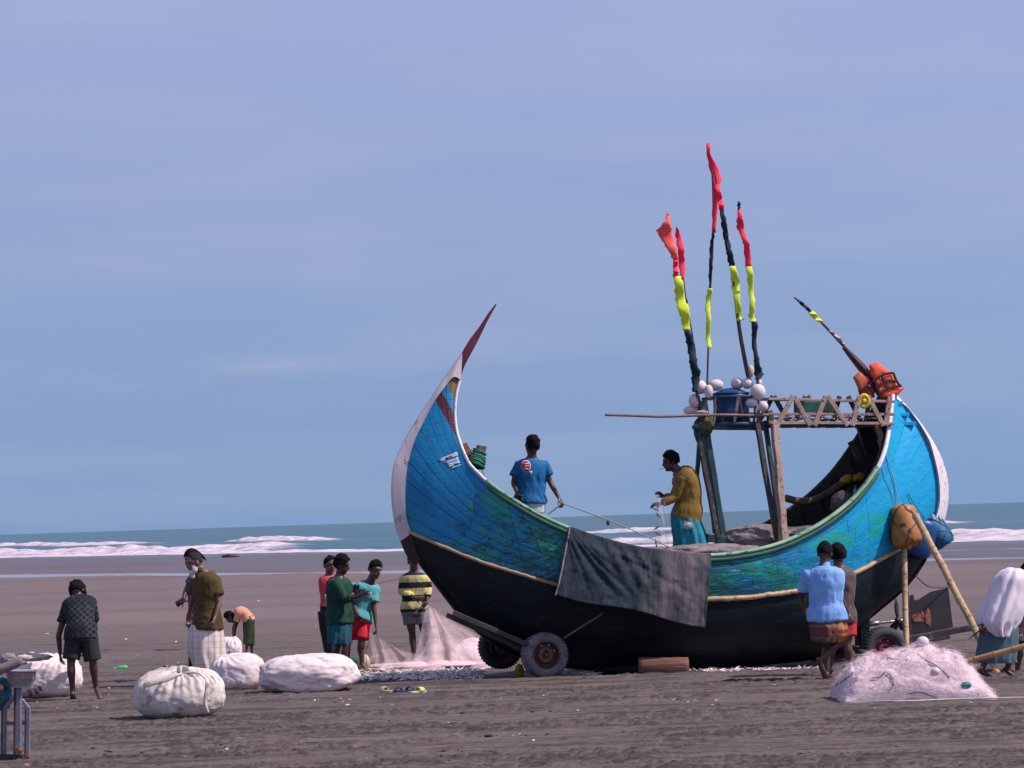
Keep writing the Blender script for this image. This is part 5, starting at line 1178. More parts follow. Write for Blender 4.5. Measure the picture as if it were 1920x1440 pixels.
# ================================================================== FISH AND LITTER ON THE SAND
rd = random.Random(12); m_ = MB()
def fishshape(mb_, c, a, L_, lift):
    d = Vector((math.cos(a), math.sin(a), lift)).normalized(); R = []
    for f, w_, h_ in ((-.5, .06, .03), (-.3, .13, .05), (0, .16, .06), (.28, .07, .035), (.38, .04, .02), (.5, .16, .01)):
        cc_ = c + d * L_ * f; sd = Vector((-d.y, d.x, 0)); R.append([cc_ + sd * w_ * L_, cc_ + Vector((0, 0, h_ * L_)), cc_ - sd * w_ * L_, cc_ - Vector((0, 0, h_ * L_))])
    mb_.rings(R)
for k_ in range(1500):
    seg = rd.random()
    if seg < .48: x = rd.uniform(672, 905)
    elif seg < .70: x = rd.uniform(1060, 1125)
    else: x = rd.uniform(1285, 1560)
    y = rd.gauss(1263.5, 3.6) if x < 1000 else rd.gauss(1262 if x < 1200 else 1257, 4)
    if x < 780: y += (780 - x) * .02
    p = G(x, y); p.z = -.02 + rd.uniform(0, .05) * (1 if abs(y - 1261) < 5 else .3)
    fishshape(m_, p, rd.uniform(0, 6.28), rd.uniform(.07, .15), rd.uniform(-.1, .5))
solo('fish', m_, mat('silvery pink fish', (0.92, 0.80, 0.76), (0.45, 0.36, 0.36), 9, .4, lo=.52, hi=.64), 'scattered silvery fish lying in a long row under and behind the boat', 'fish', kind='stuff')
M_SHELL = mat('bleached shell', (0.72, 0.60, 0.55), (0.50, 0.40, 0.36), 20, .7)
M_SHO = mat('tan shell scrap', (0.62, 0.40, 0.24), (0.45, 0.27, 0.18), 20, .7)
lit = [(250, 1305), (283, 1356), (84, 1362), (425, 1407), (590, 1315), (597, 1313), (629, 1316), (643, 1318), (651, 1324), (655, 1314), (631, 1332), (638, 1312), (713, 1310), (735, 1324), (728, 1296), (1247, 1340), (1274, 1339), (1239, 1394), (1551, 1311), (1004, 1302), (884, 1290), (204, 1304), (205, 1293), (70, 1318), (1786, 1345), (1310, 1312), (1290, 1318), (1262, 1315), (283, 1270), (290, 1264), (545, 1308), (450, 1312), (160, 1330), (333, 1245), (1083, 1334), (1230, 1315), (1215, 1316), (1320, 1322), (1335, 1324), (1000, 1391), (88, 1190), (236, 1200), (484, 1128), (593, 1175), (330, 1205), (258, 1230), (555, 1210), (60, 1225), (1640, 1330), (1820, 1320)]
rd = random.Random(77); zone = ['left of the cream sack', 'in front of the sacks', 'before the bow wheel', 'before the brown log', 'left of the net heap', 'right of the net heap']
def shell_zone(x, y):
    row = 'far behind' if y < 1262 else ('close in front of' if y < 1305 else ('some way in front of' if y < 1345 else 'far in front of'))
    k_ = [(110, 'the printed sack'), (330, 'the cream knotted sack'), (520, 'the two white sacks'), (700, 'the long white sack'), (860, 'the four slippers'), (1080, 'the grey bow wheel'), (1340, 'the brown log'), (1560, 'the two men at the stern'), (1880, 'the pink net heap'), (9999, 'the bent man in white')]
    return row + ' ' + [n for lim, n in k_ if x < lim][0]
for k_ in range(62): lit.append((rd.uniform(0, 1920), rd.triangular(1276, 1440, 1300)))
for i, (x, y) in enumerate(lit):
    p = G(x, y); p.z += .012; s_ = p.y / 5000 * rd.uniform(2.0, 5.2) * (1 if i < 50 else .7); m_ = MB(); an = rd.uniform(0, 3.1)
    e1 = Vector((math.cos(an), math.sin(an), rd.uniform(-.1, .25))); e2 = Vector((-e1.y, e1.x, rd.uniform(-.1, .1)))
    R = []
    for th, rr_ in ((.3, .5), (.9, .95), (1.57, 1.0), (2.3, .7)):
        R.append([p + (e1 * math.cos(a) * rr_ * 1.0 + e2 * math.sin(a) * rr_ * .6) * s_ * rd.uniform(.75, 1.2) + Vector((0, 0, math.cos(th) * s_ * .35)) for a in np.linspace(0, 6.28, 8)[:-1]])
    m_.rings(R); mm = M_SHO if rd.random() < .4 else M_SHELL
    solo('shell_scrap', m_, mm, ('tan' if mm is M_SHO else 'whitish') + ' shell scrap ' + shell_zone(x, y), 'shell', 'shell scraps strewn on the sand', smooth=False)
M_CLOD = mat('dark wet sand clod', (0.030, 0.025, 0.027), (0.055, 0.046, 0.048), 20, .95, .01)
m_ = MB()
for k_ in range(900):
    x, y = rd.uniform(-20, 1940), rd.triangular(1280, 1445, 1420); p = G(x, y); s_ = rd.uniform(.006, .017) * (1.7 if rd.random() < .06 else 1)
    R = []
    for th in (.4, 1.1, 1.8): R.append([p + Vector((math.cos(a) * math.sin(th) * s_ * rd.uniform(.9, 2.0), math.sin(a) * math.sin(th) * s_ * rd.uniform(.8, 1.3), math.cos(th) * s_ * .6)) for a in np.linspace(0, 6.28, 8)[:-1]])
    m_.rings(R)
solo('sand_clods', m_, M_CLOD, 'dark clods of wet sand thrown about the foreground', 'sand clods', kind='stuff')
rope([G(-30, 1211) , G(90, 1208.5), G(180, 1208)], .012, M_ROPED, 'dark rope lying straight on the sand behind the left sack')
rope([G(470, 1219), G(540, 1217.5), G(612, 1216), G(650, 1215)], .011, M_ROPED, 'dark rope lying on the sand between the boy and the group of youths')
rope([G(190, 1219) , G(300, 1219), G(350, 1217)], .010, M_ROPED, 'faint dark rope on the sand left of the old man')
rope([P(680, 1103, 36.2), P(705, 1095, 36.4), P(735, 1088, 37.2), P(765, 1083, 37.8)], .006, M_ROPED, 'thin dark line stretched between the youth in aqua and the striped man')
# bottle, slippers, cloths
t_ = thing('plastic_bottle', 'bright green plastic bottle lying on the sand left of the old man', 'bottle', G(227, 1257))
c = G(229, 1256) + Vector((0, 0, .03)); a = Vector((1, .3, .04)).normalized(); m_ = MB(); lathe(m_, c, a, [(.001, .075), (.026, .075), (.032, .06), (.032, -.03), (.022, -.065), (.010, -.085), (.010, -.10)], 16); part('body', m_, mat('bright green plastic', (0.03, 0.62, 0.16), (0.02, 0.45, 0.12), 12, .3), t_)
m_ = MB(); m_.sweep([c - a * .10, c - a * .118], .013, n=10); part('cap', m_, mat('pale green cap', (0.35, 0.60, 0.40), None, 9, .5), t_)
def slipper(x, y, ang, mt, label, grp, k_=1.0):
    g = G(x, y); t_ = thing('slipper', label, 'slipper', g, 0, grp); d = Vector((math.cos(ang), math.sin(ang), 0)); sd = Vector((-d.y, d.x, 0)); m_ = MB(); R = []
    for f, w_ in ((-.5, .02), (-.46, .032), (-.3, .038), (-.1, .034), (.1, .038), (.3, .046), (.43, .038), (.5, .018)):
        q_ = g + d * .26 * f * k_; w_ *= k_; R.append([q_ + sd * w_ + Vector((0, 0, .004)), q_ + sd * w_ + Vector((0, 0, .030)), q_ - sd * w_ + Vector((0, 0, .030)), q_ - sd * w_ + Vector((0, 0, .004))])
    m_.rings(R); part('sole', m_, mt, t_, smooth=False)
    m_ = MB(); R = []
    for f in np.linspace(.02, .32, 6): R.append([g + d * .26 * k_ * f + sd * math.cos(a_) * .046 * k_ + Vector((0, 0, .02 + math.sin(a_) * .055 * k_ * (1 - abs(f - .15)))) for a_ in np.linspace(0, math.pi, 11)])
    m_.grid(R); part('strap', m_, mt, t_, solid=.006); return t_
M_SY = mat('pale yellow rubber', (0.62, 0.58, 0.26), (0.42, 0.38, 0.20), 12, .6); M_SN = mat('navy rubber', (0.015, 0.045, 0.16), (0.01, 0.03, 0.09), 12, .5)
slipper(724, 1299, 2.2, M_SY, 'pale yellow slipper, leftmost of the four lying before the bow', 'slippers left before the bow')
slipper(749, 1300, 1.9, M_SN, 'navy slipper next to the leftmost yellow one', 'slippers left before the bow')
slipper(766, 1299, 1.2, M_SN, 'navy slipper next to the rightmost yellow one', 'slippers left before the bow')
slipper(783, 1300, .85, M_SY, 'pale yellow slipper, rightmost of the four lying before the bow', 'slippers left before the bow')
M_SD = mat('dark rubber', (0.03, 0.025, 0.03), (0.3, 0.25, 0.25), 12, .6)
slipper(308, 1257, .6, M_SD, 'dark and white sandal behind the knotted sack, the left one', 'sandals behind the knotted sack')
slipper(326, 1257, 2.4, M_SD, 'dark and white sandal behind the knotted sack, nearer the old man', 'sandals behind the knotted sack')
solo('yellow_scrap', lumpbag(G(276, 1272), .06, .05, .03, 3, .3), mat('yellow tan scrap', (0.50, 0.34, 0.12), None, 9, .7), 'yellowish crumpled scrap behind the cream knotted sack', 'scrap')
solo('green_cloth', lumpbag(G(664, 1255) + Vector((0, .1, .04)), .11, .08, .10, 13, .35), mat('dark green cloth', (0.02, 0.13, 0.075), (0.01, 0.06, 0.04), 9, .85), 'crumpled dark green cloth at the feet of the group of youths', 'cloth')
solo('cream_float', lumpbag(G(681, 1257) + Vector((0, .25, .09)), .085, .08, .12, 17, .05), mat('cream plastic', (0.66, 0.56, 0.42), None, 9, .6), 'cream float behind the bare foot of the youth in aqua', 'float')
solo('yellow_bag', lumpbag(G(974, 1270) + Vector((0, .2, .06)), .06, .05, .09, 19, .3), mat('mustard plastic', (0.28, 0.22, 0.02), (0.14, 0.11, 0.01), 9, .6), 'mustard bag wedged behind the dusty grey bow tyre', 'bag')
solo('driftwood', lumpbag(G(432, 1045) + Vector((0, 0, .05)), .55, .3, .16, 23, .4), M_WOODD, 'dark driftwood lump on the far wet sand near the surf', 'driftwood')
m_ = MB(); rd = random.Random(3)
for k_ in range(26):
    x = rd.uniform(1205, 1272) if k_ < 18 else rd.uniform(1300, 1352); p = G(x, 1314 + rd.uniform(-1.5, 1.5)) + Vector((0, 0, .01)); fishshape(m_, p, rd.uniform(0, 6.28), .05, .5)
solo('fish', m_, M_SHELL, 'thin broken row of pale fish scraps on the sand before the log', 'fish', kind='stuff')
# rope from the man in blue to the boat
rope([P(1058, 945, 33.8), P(1140, 975, 33.7), P(1200, 1000, 33.7), P(1255, 1026, 33.8)], .0085, M_ROPE, 'pale rope pulled tight from the hand of the man in the blue shirt')
rope([P(1053, 945, 33.8), P(1040, 955, 33.7), P(1028, 964, 33.6)], .008, M_ROPED, 'short dark rope end hanging below the hand of the man in blue')
solo('knot', lumpbag(P(1140, 980, 33.7), .02, .02, .035, 3, .3), M_ROPED, 'dark knot hanging on the tight pale rope', 'knot')

# ================================================================== SCALE at the left edge
gS = G(30, 1425); YS = gS.y; 
def PS(x, y, dy=0): return P(x, y, YS + dy)
t_ = thing('weighing_scale', 'grey steel weighing scale with slanted display on a post, left edge', 'scale', G(26, 1432))
M_STL = mat('blue grey painted steel', (0.19, 0.185, 0.25), (0.12, 0.12, 0.17), 6, .5, .002, c3=(0.28, 0.20, 0.19), s3=20)
M_STLD = mat('dark steel', (0.02, 0.024, 0.035), (0.05, 0.045, 0.05), 8, .6)
def sb(nm, x0, y0, x1, y1, w_, mt, dy=0, h_=None):
    m_ = MB(); m_.beam(PS(x0, y0, dy), PS(x1, y1, dy), w_, h_ or w_, up=(0, -1, 0), seg=2, jit=.02); return part(nm, m_, mt, t_, smooth=False)
sb('post', 34, 1285, 34, 1410, .062, M_STL); sb('post_edge', 28, 1285, 27, 1430, .018, M_STLD, -.03)
for (x, dy) in ((9, .05), (53, .05)): sb('side_leg', x, 1328, x - 1, 1415, .036, M_STL, dy); sb('side_leg_edge', x - 5, 1328, x - 6, 1415, .014, M_STLD, dy - .012)
sb('brace', 9, 1328, 27, 1308, .034, M_STL, .05); sb('brace', 53, 1328, 40, 1312, .034, M_STL, .05)
sb('cross_bar', 9, 1356, 53, 1356, .030, M_STL, .06); sb('base_bar', -8, 1419, 52, 1420, .05, M_STLD, .05); sb('base_bar', -10, 1433, 36, 1433, .02, M_STLD, -.05)
sb('foot', 27, 1402, 40, 1412, .05, M_RUST, -.02); sb('foot', 52, 1416, 45, 1424, .05, M_RUST, .03)
m_ = MB()
fr_ = [(15, 1259), (68, 1259), (66, 1275), (56, 1289), (26, 1289), (20, 1280)]
m_.v = [tuple(PS(x, y, -.10)) for x, y in fr_] + [tuple(PS(x - 5, y - 1, .10)) for x, y in fr_]; n_ = 6
m_.f = [tuple(range(n_)), tuple(reversed(range(n_, 2 * n_)))] + [(i, (i + 1) % n_, n_ + (i + 1) % n_, n_ + i) for i in range(n_)]
part('display_case', m_, mat('grey scale casing', (0.30, 0.24, 0.25), (0.20, 0.16, 0.17), 6, .5), t_, smooth=False)
m_ = MB(); m_.box(PS(42, 1257.5, 0), Vector((.155, 0, 0)), Vector((0, .12, 0)), Vector((0, 0, .006))); part('top_tray', m_, mat('steel tray', (0.5, 0.45, 0.5), None, 8, .35, metal=.3), t_, smooth=False)
m_ = MB(); m_.add([PS(23, 1263, -.106), PS(64, 1263, -.106), PS(63, 1273, -.106), PS(26, 1273, -.106)], [(0, 1, 2, 3)]); part('display_window', m_, mat('pale display', (0.62, 0.48, 0.46), (0.40, 0.24, 0.20), 30, .3), t_, smooth=False, solid=.004)
for y in (1265.5, 1268.5, 1271): 
    m_ = MB(); m_.beam(PS(26, y, -.111), PS(61, y, -.111), .004, .004); part('display_line', m_, M_RUST, t_, smooth=False)
# carton / plank leaning, cloth and ball at the very edge
m_ = MB(); m_.sweep([P(-20, 1262, 23.6), P(10, 1252, 23.6), P(34, 1241, 23.6)], [(.06, .05), (.05, .045), (.045, .045)], n=14)
solo('leaning_log', m_, mat('greyish log', (0.24, 0.18, 0.165), (0.14, 0.11, 0.11), 6, .8, .006), 'greyish round pole end resting behind the scale display', 'log')
solo('teal_net_bundle', lumpbag(P(4, 1300, YS + .15), .085, .09, .15, 29, .35), mat('faded teal net', (0.06, 0.17, 0.19), (0.03, 0.08, 0.11), 12, .9, .01), 'faded teal net bundle hanging left of the scale post', 'net')
solo('orange_ball', lumpbag(P(2, 1289, YS - .1), .022, .022, .022, 2, .03), mat('orange plastic', (0.85, 0.26, 0.10), None, 8, .4), 'tiny orange ball at the left edge beside the scale casing', 'ball')
solo('grey_sack_end', lumpbag(P(16, 1236, 31.6), .10, .1, .07, 35, .3), mat('grey blue cloth', (0.14, 0.16, 0.20), (0.3, 0.24, 0.25), 8, .9), 'grey blue bundle on top of the printed sack at the left edge', 'bundle')
solo('leg_scrap', lumpbag(G(48, 1436), .03, .03, .02, 2, .2), mat('orange red scrap', (0.5, 0.13, 0.08), None, 8, .6), 'small orange red scrap on the sand at the scale foot', 'scrap')

# ================================================================== PEOPLE
def fvec(A): a = math.radians(A); return Vector((math.sin(a), -math.cos(a), 0))      # 0 faces the camera, 90 faces right
def skin(c1, c2): return mat('brown skin', c1, c2, 6, .42, .001, spec=.5)
SK1 = skin((0.085, 0.036, 0.026), (0.060, 0.025, 0.019)); SK2 = skin((0.130, 0.056, 0.040), (0.095, 0.040, 0.030)); SK3 = skin((0.190, 0.085, 0.065), (0.130, 0.058, 0.045))
M_HAIR = mat('black hair', (0.004, 0.004, 0.006), (0.009, 0.008, 0.011), 60, .85, .012, stretch=(1, 1, .6), spec=.12)
M_EYEW = mat('eye white', (0.45, 0.38, 0.36), None, 9, .4); M_EYED = mat('eye dark', (0.01, 0.008, 0.008), None, 9, .3)
def hand(mb_, w_, d, back, k_, curl=35, side=1, spread=1.0):
    """palm, four unequal fingers and a thumb; d = pointing direction, back = direction the back of the hand faces"""
    d = d.normalized(); lat = d.cross(back).normalized(); back = lat.cross(d).normalized()
    mb_.sweep([w_ - d * .02 * k_, w_ + d * .03 * k_, w_ + d * .085 * k_], [(.024 * k_, .018 * k_), (.036 * k_, .017 * k_), (.038 * k_, .014 * k_)], lat=lat, n=10)
    for i, (o, L_) in enumerate(((-.030, .068), (-.010, .078), (.011, .074), (.031, .058))):
        b0 = w_ + d * (.083 - .004 * abs(i - 1)) * k_ + lat * o * k_; a = math.radians(curl + 4 * i)
        dd = (d + lat * (o * 5 * spread)).normalized(); d1 = dd * math.cos(a * .5) - back * math.sin(a * .5); d2 = dd * math.cos(a * 1.4) - back * math.sin(a * 1.4)
        p1 = b0 + d1 * L_ * .5 * k_; p2 = p1 + d2 * L_ * .5 * k_; mb_.sweep([b0, p1, p2], [.0098 * k_, .009 * k_, .0078 * k_], n=8)
    t0 = w_ + d * .025 * k_ - lat * side * .030 * k_; td = (d * .75 - lat * side * .65 - back * .25).normalized(); p1 = t0 + td * .035 * k_
    mb_.sweep([t0, p1, p1 + (td + d * .4 - back * .3).normalized() * .032 * k_], [.0125 * k_, .0105 * k_, .0085 * k_], n=8)
def torso_rings(S, grow=0.0, t0=0.0, t1=1.0, hem=0.0, n=22, neck=True):
    """rings from the hips (0) to the neck base (1)"""
    prof = [(0, .155, .112), (.12, .160, .118), (.30, .138, .100), (.48, .145, .105), (.68, .168, .115), (.84, .175, .108), (.93, .150, .090), (1.0, .075, .062), (1.06, .055, .055)]
    R = []; k_ = S['k']
    for i in range(16):
        f = t0 + (t1 - t0) * i / 15
        j = max([q for q in range(len(prof) - 1) if prof[q][0] <= f + 1e-9] + [0]); a, b_ = prof[j], prof[j + 1]; g = max(0, min(1, (f - a[0]) / (b_[0] - a[0]))); g = g * g * (3 - 2 * g)
        rx = (a[1] + (b_[1] - a[1]) * g) * S.get('wid', 1); ry = (a[2] + (b_[2] - a[2]) * g) * S.get('dep', 1)
        c = S['spine'](f); T = (S['spine'](f + .02) - S['spine'](f - .02)).normalized(); lat = S['latf'](f); lat = (lat - T * lat.dot(T)).normalized(); fr = T.cross(lat)
        gr = grow + hem * max(0, 1 - (f - t0) * 3.5)
        R.append([c + lat * (rx * k_ + gr) * math.cos(th) + fr * (ry * k_ + gr) * math.sin(th) for th in np.linspace(0, 2 * math.pi, n + 1)[:-1]])
    return R
def person(label, Y, A, k_, hip, neck, head, legs, arms, sk=SK1, hair=M_HAIR, mid=None, face=None, hairfn=None, group=None, wid=1.0, dep=1.0, shw=.150, hipw=.085, eyes=True, base=None, A_hip=None, feetdir=None, headk=1.10, headtilt=None, beard=None, cat='man', bare=True, neckr=.060):
    """legs / arms: lists for the two sides, (knee|elbow, ankle|wrist, extras); points are (px x, px y, metres deeper)"""
    W = lambda p: P(p[0], p[1], Y + (p[2] if len(p) > 2 else 0))
    H, Nk, Hd = W(hip), W(neck), W(head); f = fvec(A); lat = Vector((-f.y, f.x, 0)) ; lat = Vector((math.cos(math.radians(A)), math.sin(math.radians(A)), 0))
    Ah = A if A_hip is None else A_hip; lath = Vector((math.cos(math.radians(Ah)), math.sin(math.radians(Ah)), 0)); fh = fvec(Ah)
    M_ = W(mid) if mid else (H + Nk) / 2 - f * .01
    def spine(t):
        q = H * ((1 - t) * (1 - 2 * t)) + M_ * (4 * t * (1 - t)) + Nk * (t * (2 * t - 1)); return q
    S = dict(k=k_, spine=spine, latf=lambda t: lath.lerp(lat, min(1, max(0, t))), wid=wid, dep=dep)
    ft = [W(l[1]) for l in legs if l]; bz = min(p.z for p in ft) if ft else H.z - .8
    t_ = thing('person', label, cat, Vector((H.x, H.y, (base if base is not None else bz - .07))), 0, group)
    b = MB(); b.rings(torso_rings(S, 0, 0, 1.05))
    T = (Nk - spine(.9)).normalized()
    up = (Hd - Nk).normalized() if headtilt is None else headtilt
    hf = fvec(face if face is not None else A); hf = (hf - up * hf.dot(up)).normalized(); hl = up.cross(hf).normalized()
    hk = k_ * headk
    b.sweep([Nk - T * .05, Nk + (Hd - Nk) * .35, Hd - up * .04 * hk], [neckr * k_ * 1.05, neckr * k_, neckr * k_], n=12)
    def hp(x, y_, z): return Hd + hl * x * hk + hf * y_ * hk + up * z * hk
    b.ell(hp(0, -.012, .02), (hl * .074 * hk, hf * .092 * hk, up * .098 * hk), 20, 14)
    b.ell(hp(0, .018, -.045), (hl * .058 * hk, hf * .066 * hk, up * .072 * hk), 16, 12)
    b.ell(hp(0, .060, -.092), (hl * .026 * hk, hf * .022 * hk, up * .018 * hk), 10, 8)      # chin
    b.sweep([hp(0, .078, .012), hp(0, .096, -.022), hp(0, .088, -.032)], [.009 * hk, .014 * hk, .015 * hk], n=8)   # nose
    b.sweep([hp(-.04, .066, .028), hp(0, .080, .030), hp(.04, .066, .028)], .011 * hk, n=8)                       # brow
    b.sweep([hp(-.020, .078, -.058), hp(0, .085, -.057), hp(.020, .078, -.058)], .009 * hk, n=8)                  # lips
    for sg in (-1, 1): b.ell(hp(sg * .076, -.010, -.015), (hl * .010 * hk, hf * .020 * hk, up * .032 * hk), 10, 8)
    J = {'S': [], 'E': [], 'W': [], 'K': [], 'A': [], 'HJ': []}
    for i, a in enumerate(arms):
        sg = 1 if i == 0 else -1                                                   # 0 = the person's left
        sh = spine(.90) + lat * sg * shw * k_ - up * 0
        if a and len(a) > 3 and a[3]: sh = W(a[3])
        if not a: J['S'].append(sh); J['E'].append(None); J['W'].append(None); continue
        E, Wr = W(a[0]), W(a[1]); o = a[2] or {}
        J['S'].append(sh); J['E'].append(E); J['W'].append(Wr)
        b.sweep([spine(.88) + lat * sg * .08 * k_, sh, sh.lerp(E, .5), E], [.050 * k_, .050 * k_, .043 * k_, .035 * k_], n=12)
        b.sweep([E, E.lerp(Wr, .3), Wr], [(.036 * k_, .036 * k_), (.037 * k_, .035 * k_), (.022 * k_, .022 * k_)], n=12)
        dr = (W(o['to']) - Wr) if 'to' in o else (Wr - E); bk = o.get('back', (lat * sg))
        if isinstance(bk, tuple): bk = Vector(bk)
        hand(b, Wr, dr, bk, k_ * 1.04, o.get('curl', 35), o.get('side', sg), o.get('spread', 1))
    for i, l in enumerate(legs):
        sg = 1 if i == 0 else -1; hj = H + lath * sg * hipw * k_
        if not l: J['HJ'].append(hj); J['K'].append(None); J['A'].append(None); continue
        K_, An = W(l[0]), W(l[1]); J['HJ'].append(hj); J['K'].append(K_); J['A'].append(An)
        b.sweep([hj, hj.lerp(K_, .5), K_], [(.082 * k_, .085 * k_), (.070 * k_, .072 * k_), (.050 * k_, .050 * k_)], n=14)
        b.sweep([K_, K_.lerp(An, .28) - fh * .012 * k_, K_.lerp(An, .6), An], [.050 * k_, .053 * k_, .040 * k_, .029 * k_], n=14)
        fd = W(l[2]) - An if (len(l) > 2 and l[2] is not None) else (fh * .16 - Vector((0, 0, .055))) * k_
        fdn = fd.normalized(); hl_ = An - fdn * .03 * k_ + Vector((0, 0, -.03 * k_)) * (1 if fdn.z > -.6 else 0)
        tip = An + fd; latf = fdn.cross(Vector((0, 0, 1))) if abs(fdn.z) < .9 else lath
        b.sweep([hl_, hl_.lerp(tip, .5), tip], [(.030 * k_, .026 * k_), (.038 * k_, .026 * k_), (.040 * k_, .014 * k_)], lat=latf, n=12)
    body = part('body', fuse(b, .0075 * max(.8, k_), 0), sk, t_)
    # hair
    m_ = MB(); R = []
    for i in range(1, 18):
        th = math.pi * i / 18; row = []
        for j in range(28):
            ph = 2 * math.pi * j / 28; d = (math.sin(th) * math.cos(ph), math.sin(th) * math.sin(ph), math.cos(th))
            r_ = 1.13 + random.uniform(-.05, .05) + .05 * math.sin(ph * 5 + th * 7); fx = d[1] * .80 - d[2] * .75
            if hairfn: r_ = hairfn(d, r_)
            elif fx > .30: r_ = .78
            elif d[2] < -.55: r_ = .75
            row.append(hp(d[0] * .074 * r_, -.012 + d[1] * .092 * r_, .02 + d[2] * .098 * r_))
        R.append(row)
    m_.rings(R); part('hair', m_, hair, t_)
    if eyes:
        for sg in (-1, 1):
            m_ = MB(); m_.ell(hp(sg * .030, .070, .006), (hl * .014 * hk, hf * .008 * hk, up * .007 * hk), 10, 6); part('eye', m_, M_EYED, t_)
    if beard:
        m_ = MB(); m_.ell(hp(0, .052, -.098), (hl * .046 * hk, hf * .030 * hk, up * .034 * hk), 16, 10); m_.ell(hp(0, .055, -.135), (hl * .028 * hk, hf * .022 * hk, up * .045 * hk), 14, 10)
        for sg in (-1, 1): m_.ell(hp(sg * .048, .028, -.070), (hl * .018 * hk, hf * .035 * hk, up * .045 * hk), 12, 8)
        part('beard', fuse(m_, .008, .006, 30, 3), beard, t_)
    S.update(J=J, T=t_, W=W, lat=lat, lath=lath, f=f, fh=fh, H=H, N=Nk, head=hp, hf=hf, up=up, hl=hl, hk=hk, Y=Y); return S
def shirt(S, mt, grow=.020, t0=-.05, sleeve=.55, hem=.02, wr=.016, seed=1, name='shirt', long_=(False, False), t1=.985, sl=.054, extra=None):
    m_ = MB(); m_.rings(torso_rings(S, grow, t0, t1, hem)); k_ = S['k']; J = S['J']
    for i in (0, 1):
        if J['E'][i] is None: 
            m_.ball(J['S'][i], sl * k_, 12, 8); continue
        sg = 1 if i == 0 else -1; sh, E, Wr = J['S'][i], J['E'][i], J['W'][i]; r0 = sl * k_ + grow * .4
        if long_[i]:
            m_.sweep([S['spine'](.86) + S['lat'] * sg * .07 * k_, sh, sh.lerp(E, .6), E, E.lerp(Wr, .5), E.lerp(Wr, long_[i] if long_[i] is not True else .92)], [r0, r0, r0 * .92, r0 * .88, r0 * .80, r0 * .72], n=14, rnd=False)
        else:
            m_.sweep([S['spine'](.86) + S['lat'] * sg * .07 * k_, sh, sh.lerp(E, sleeve * .6), sh.lerp(E, sleeve)], [r0 * .92, r0, r0 * .98, r0 * 1.06], n=14, rnd=False)
    if extra: extra(m_)
    me = fuse(m_, .010, wr, 8.5, seed)
    o = part(name, me, mt, S['T']); S['shirtbvh'] = BVHTree.FromPolygons([v.co.copy() for v in me.vertices], [tuple(p.vertices) for p in me.polygons]); 
    inv = INV[S['T']]; S['sb_inv'] = inv; return o
def shorts(S, mt, frac=(.8, .8), grow=.018, wr=.010, seed=2, top=.14, flare=1.15, name='shorts'):
    m_ = MB(); m_.rings(torso_rings(S, grow * .8, -.10, top)); k_ = S['k']; J = S['J']
    for i in (0, 1):
        if J['K'][i] is None: continue
        hj, K_, An = J['HJ'][i], J['K'][i], J['A'][i]; fr_ = frac[i]
        pts = [hj + Vector((0, 0, .03)), hj.lerp(K_, .5)]; rr = [.092 * k_ + grow * .6, .080 * k_ + grow]
        if fr_ <= 1: pts.append(hj.lerp(K_, fr_)); rr.append((.070 * k_ + grow) * flare)
        else: pts += [K_, K_.lerp(An, fr_ - 1)]; rr += [(.060 * k_ + grow), (.050 * k_ + grow) * flare]
        m_.sweep(pts, rr, n=14, rnd=False)
    return part(name, fuse(m_, .010, wr, 8, seed), mt, S['T'])
def drape(S, mt, rows, name='lungi', nf=11, amp=.012, seed=1, thick=.006, Y=None, wr=.012):
    """cloth wrapped round the legs: rows (y, x left, x right, metres deeper, half depth)"""
    Y = Y or S['Y']; n = 72; R = []; nn = len(rows); m2 = 30
    for i in range(m2):
        f = i / (m2 - 1) * (nn - 1); j = min(int(f), nn - 2); g = f - j; v = [rows[j][q] * (1 - g) + rows[j + 1][q] * g for q in range(5)]
        if len(rows[j]) > 5: pass
        y_, xl, xr, dy, hd = v; a, b_ = P(xl, y_, Y + dy), P(xr, y_, Y + dy); c = (a + b_) / 2; rx = (b_ - a).length / 2; row = []
        for q in range(n):
            th = 2 * math.pi * q / n; w_ = math.sin(th * nf + seed + .7 * math.sin(i * .12 + th)) * .6 + math.sin(th * (nf * 1.7 // 1) + seed * 2 + i * .04) * .4
            kx = 1 + amp * w_ * (0.25 + i / m2) / max(rx, .05); row.append(c + _R * rx * math.cos(th) * kx + Vector((0, 1, 0)) * hd * math.sin(th) * kx)
        R.append(row)
    arr = np.array([[tuple(p) for p in r] for r in R]); q = arr.reshape(-1, 3); cen = q.mean(0)
    nr_ = q - np.repeat(arr.mean(1), n, 0); nr_ /= np.linalg.norm(nr_, axis=1)[:, None]; fz = fbm(q * np.array([9, 9, 3.5]) + seed, 3, seed); q = q + nr_ * (wr * ((1 - np.abs(fz - .5) * 4)))[:, None]
    m_ = MB(); m_.rings([[tuple(p) for p in r] for r in q.reshape(m2, n, 3)], capa=False, capb=False); return part(name, m_, mt, S['T'], solid=thick)
def person_decal(S, outline, mt, name, off=.004, nseg=5):
    (x0, y0), (x1, y1), (x2, y2), (x3, y3) = outline; inv = S['sb_inv']; R = []; w2 = inv.inverted()
    for i in range(nseg + 1):
        row = []
        for j in range(nseg + 1):
            a, b_ = i / nseg, j / nseg; x = (x0 * (1 - b_) + x1 * b_) * (1 - a) + (x3 * (1 - b_) + x2 * b_) * a; y = (y0 * (1 - b_) + y1 * b_) * (1 - a) + (y3 * (1 - b_) + y2 * b_) * a
            d = ray(x, y).normalized(); o = CAMP + d * (S['Y'] - 3); p, nn, _, _ = S['shirtbvh'].ray_cast(inv @ o, d, 6)
            if p is None: return None
            row.append(w2 @ (p - d * off))
        R.append(row)
    m_ = MB(); m_.grid(R); return part(name, m_, mt, S['T'], solid=.0015)
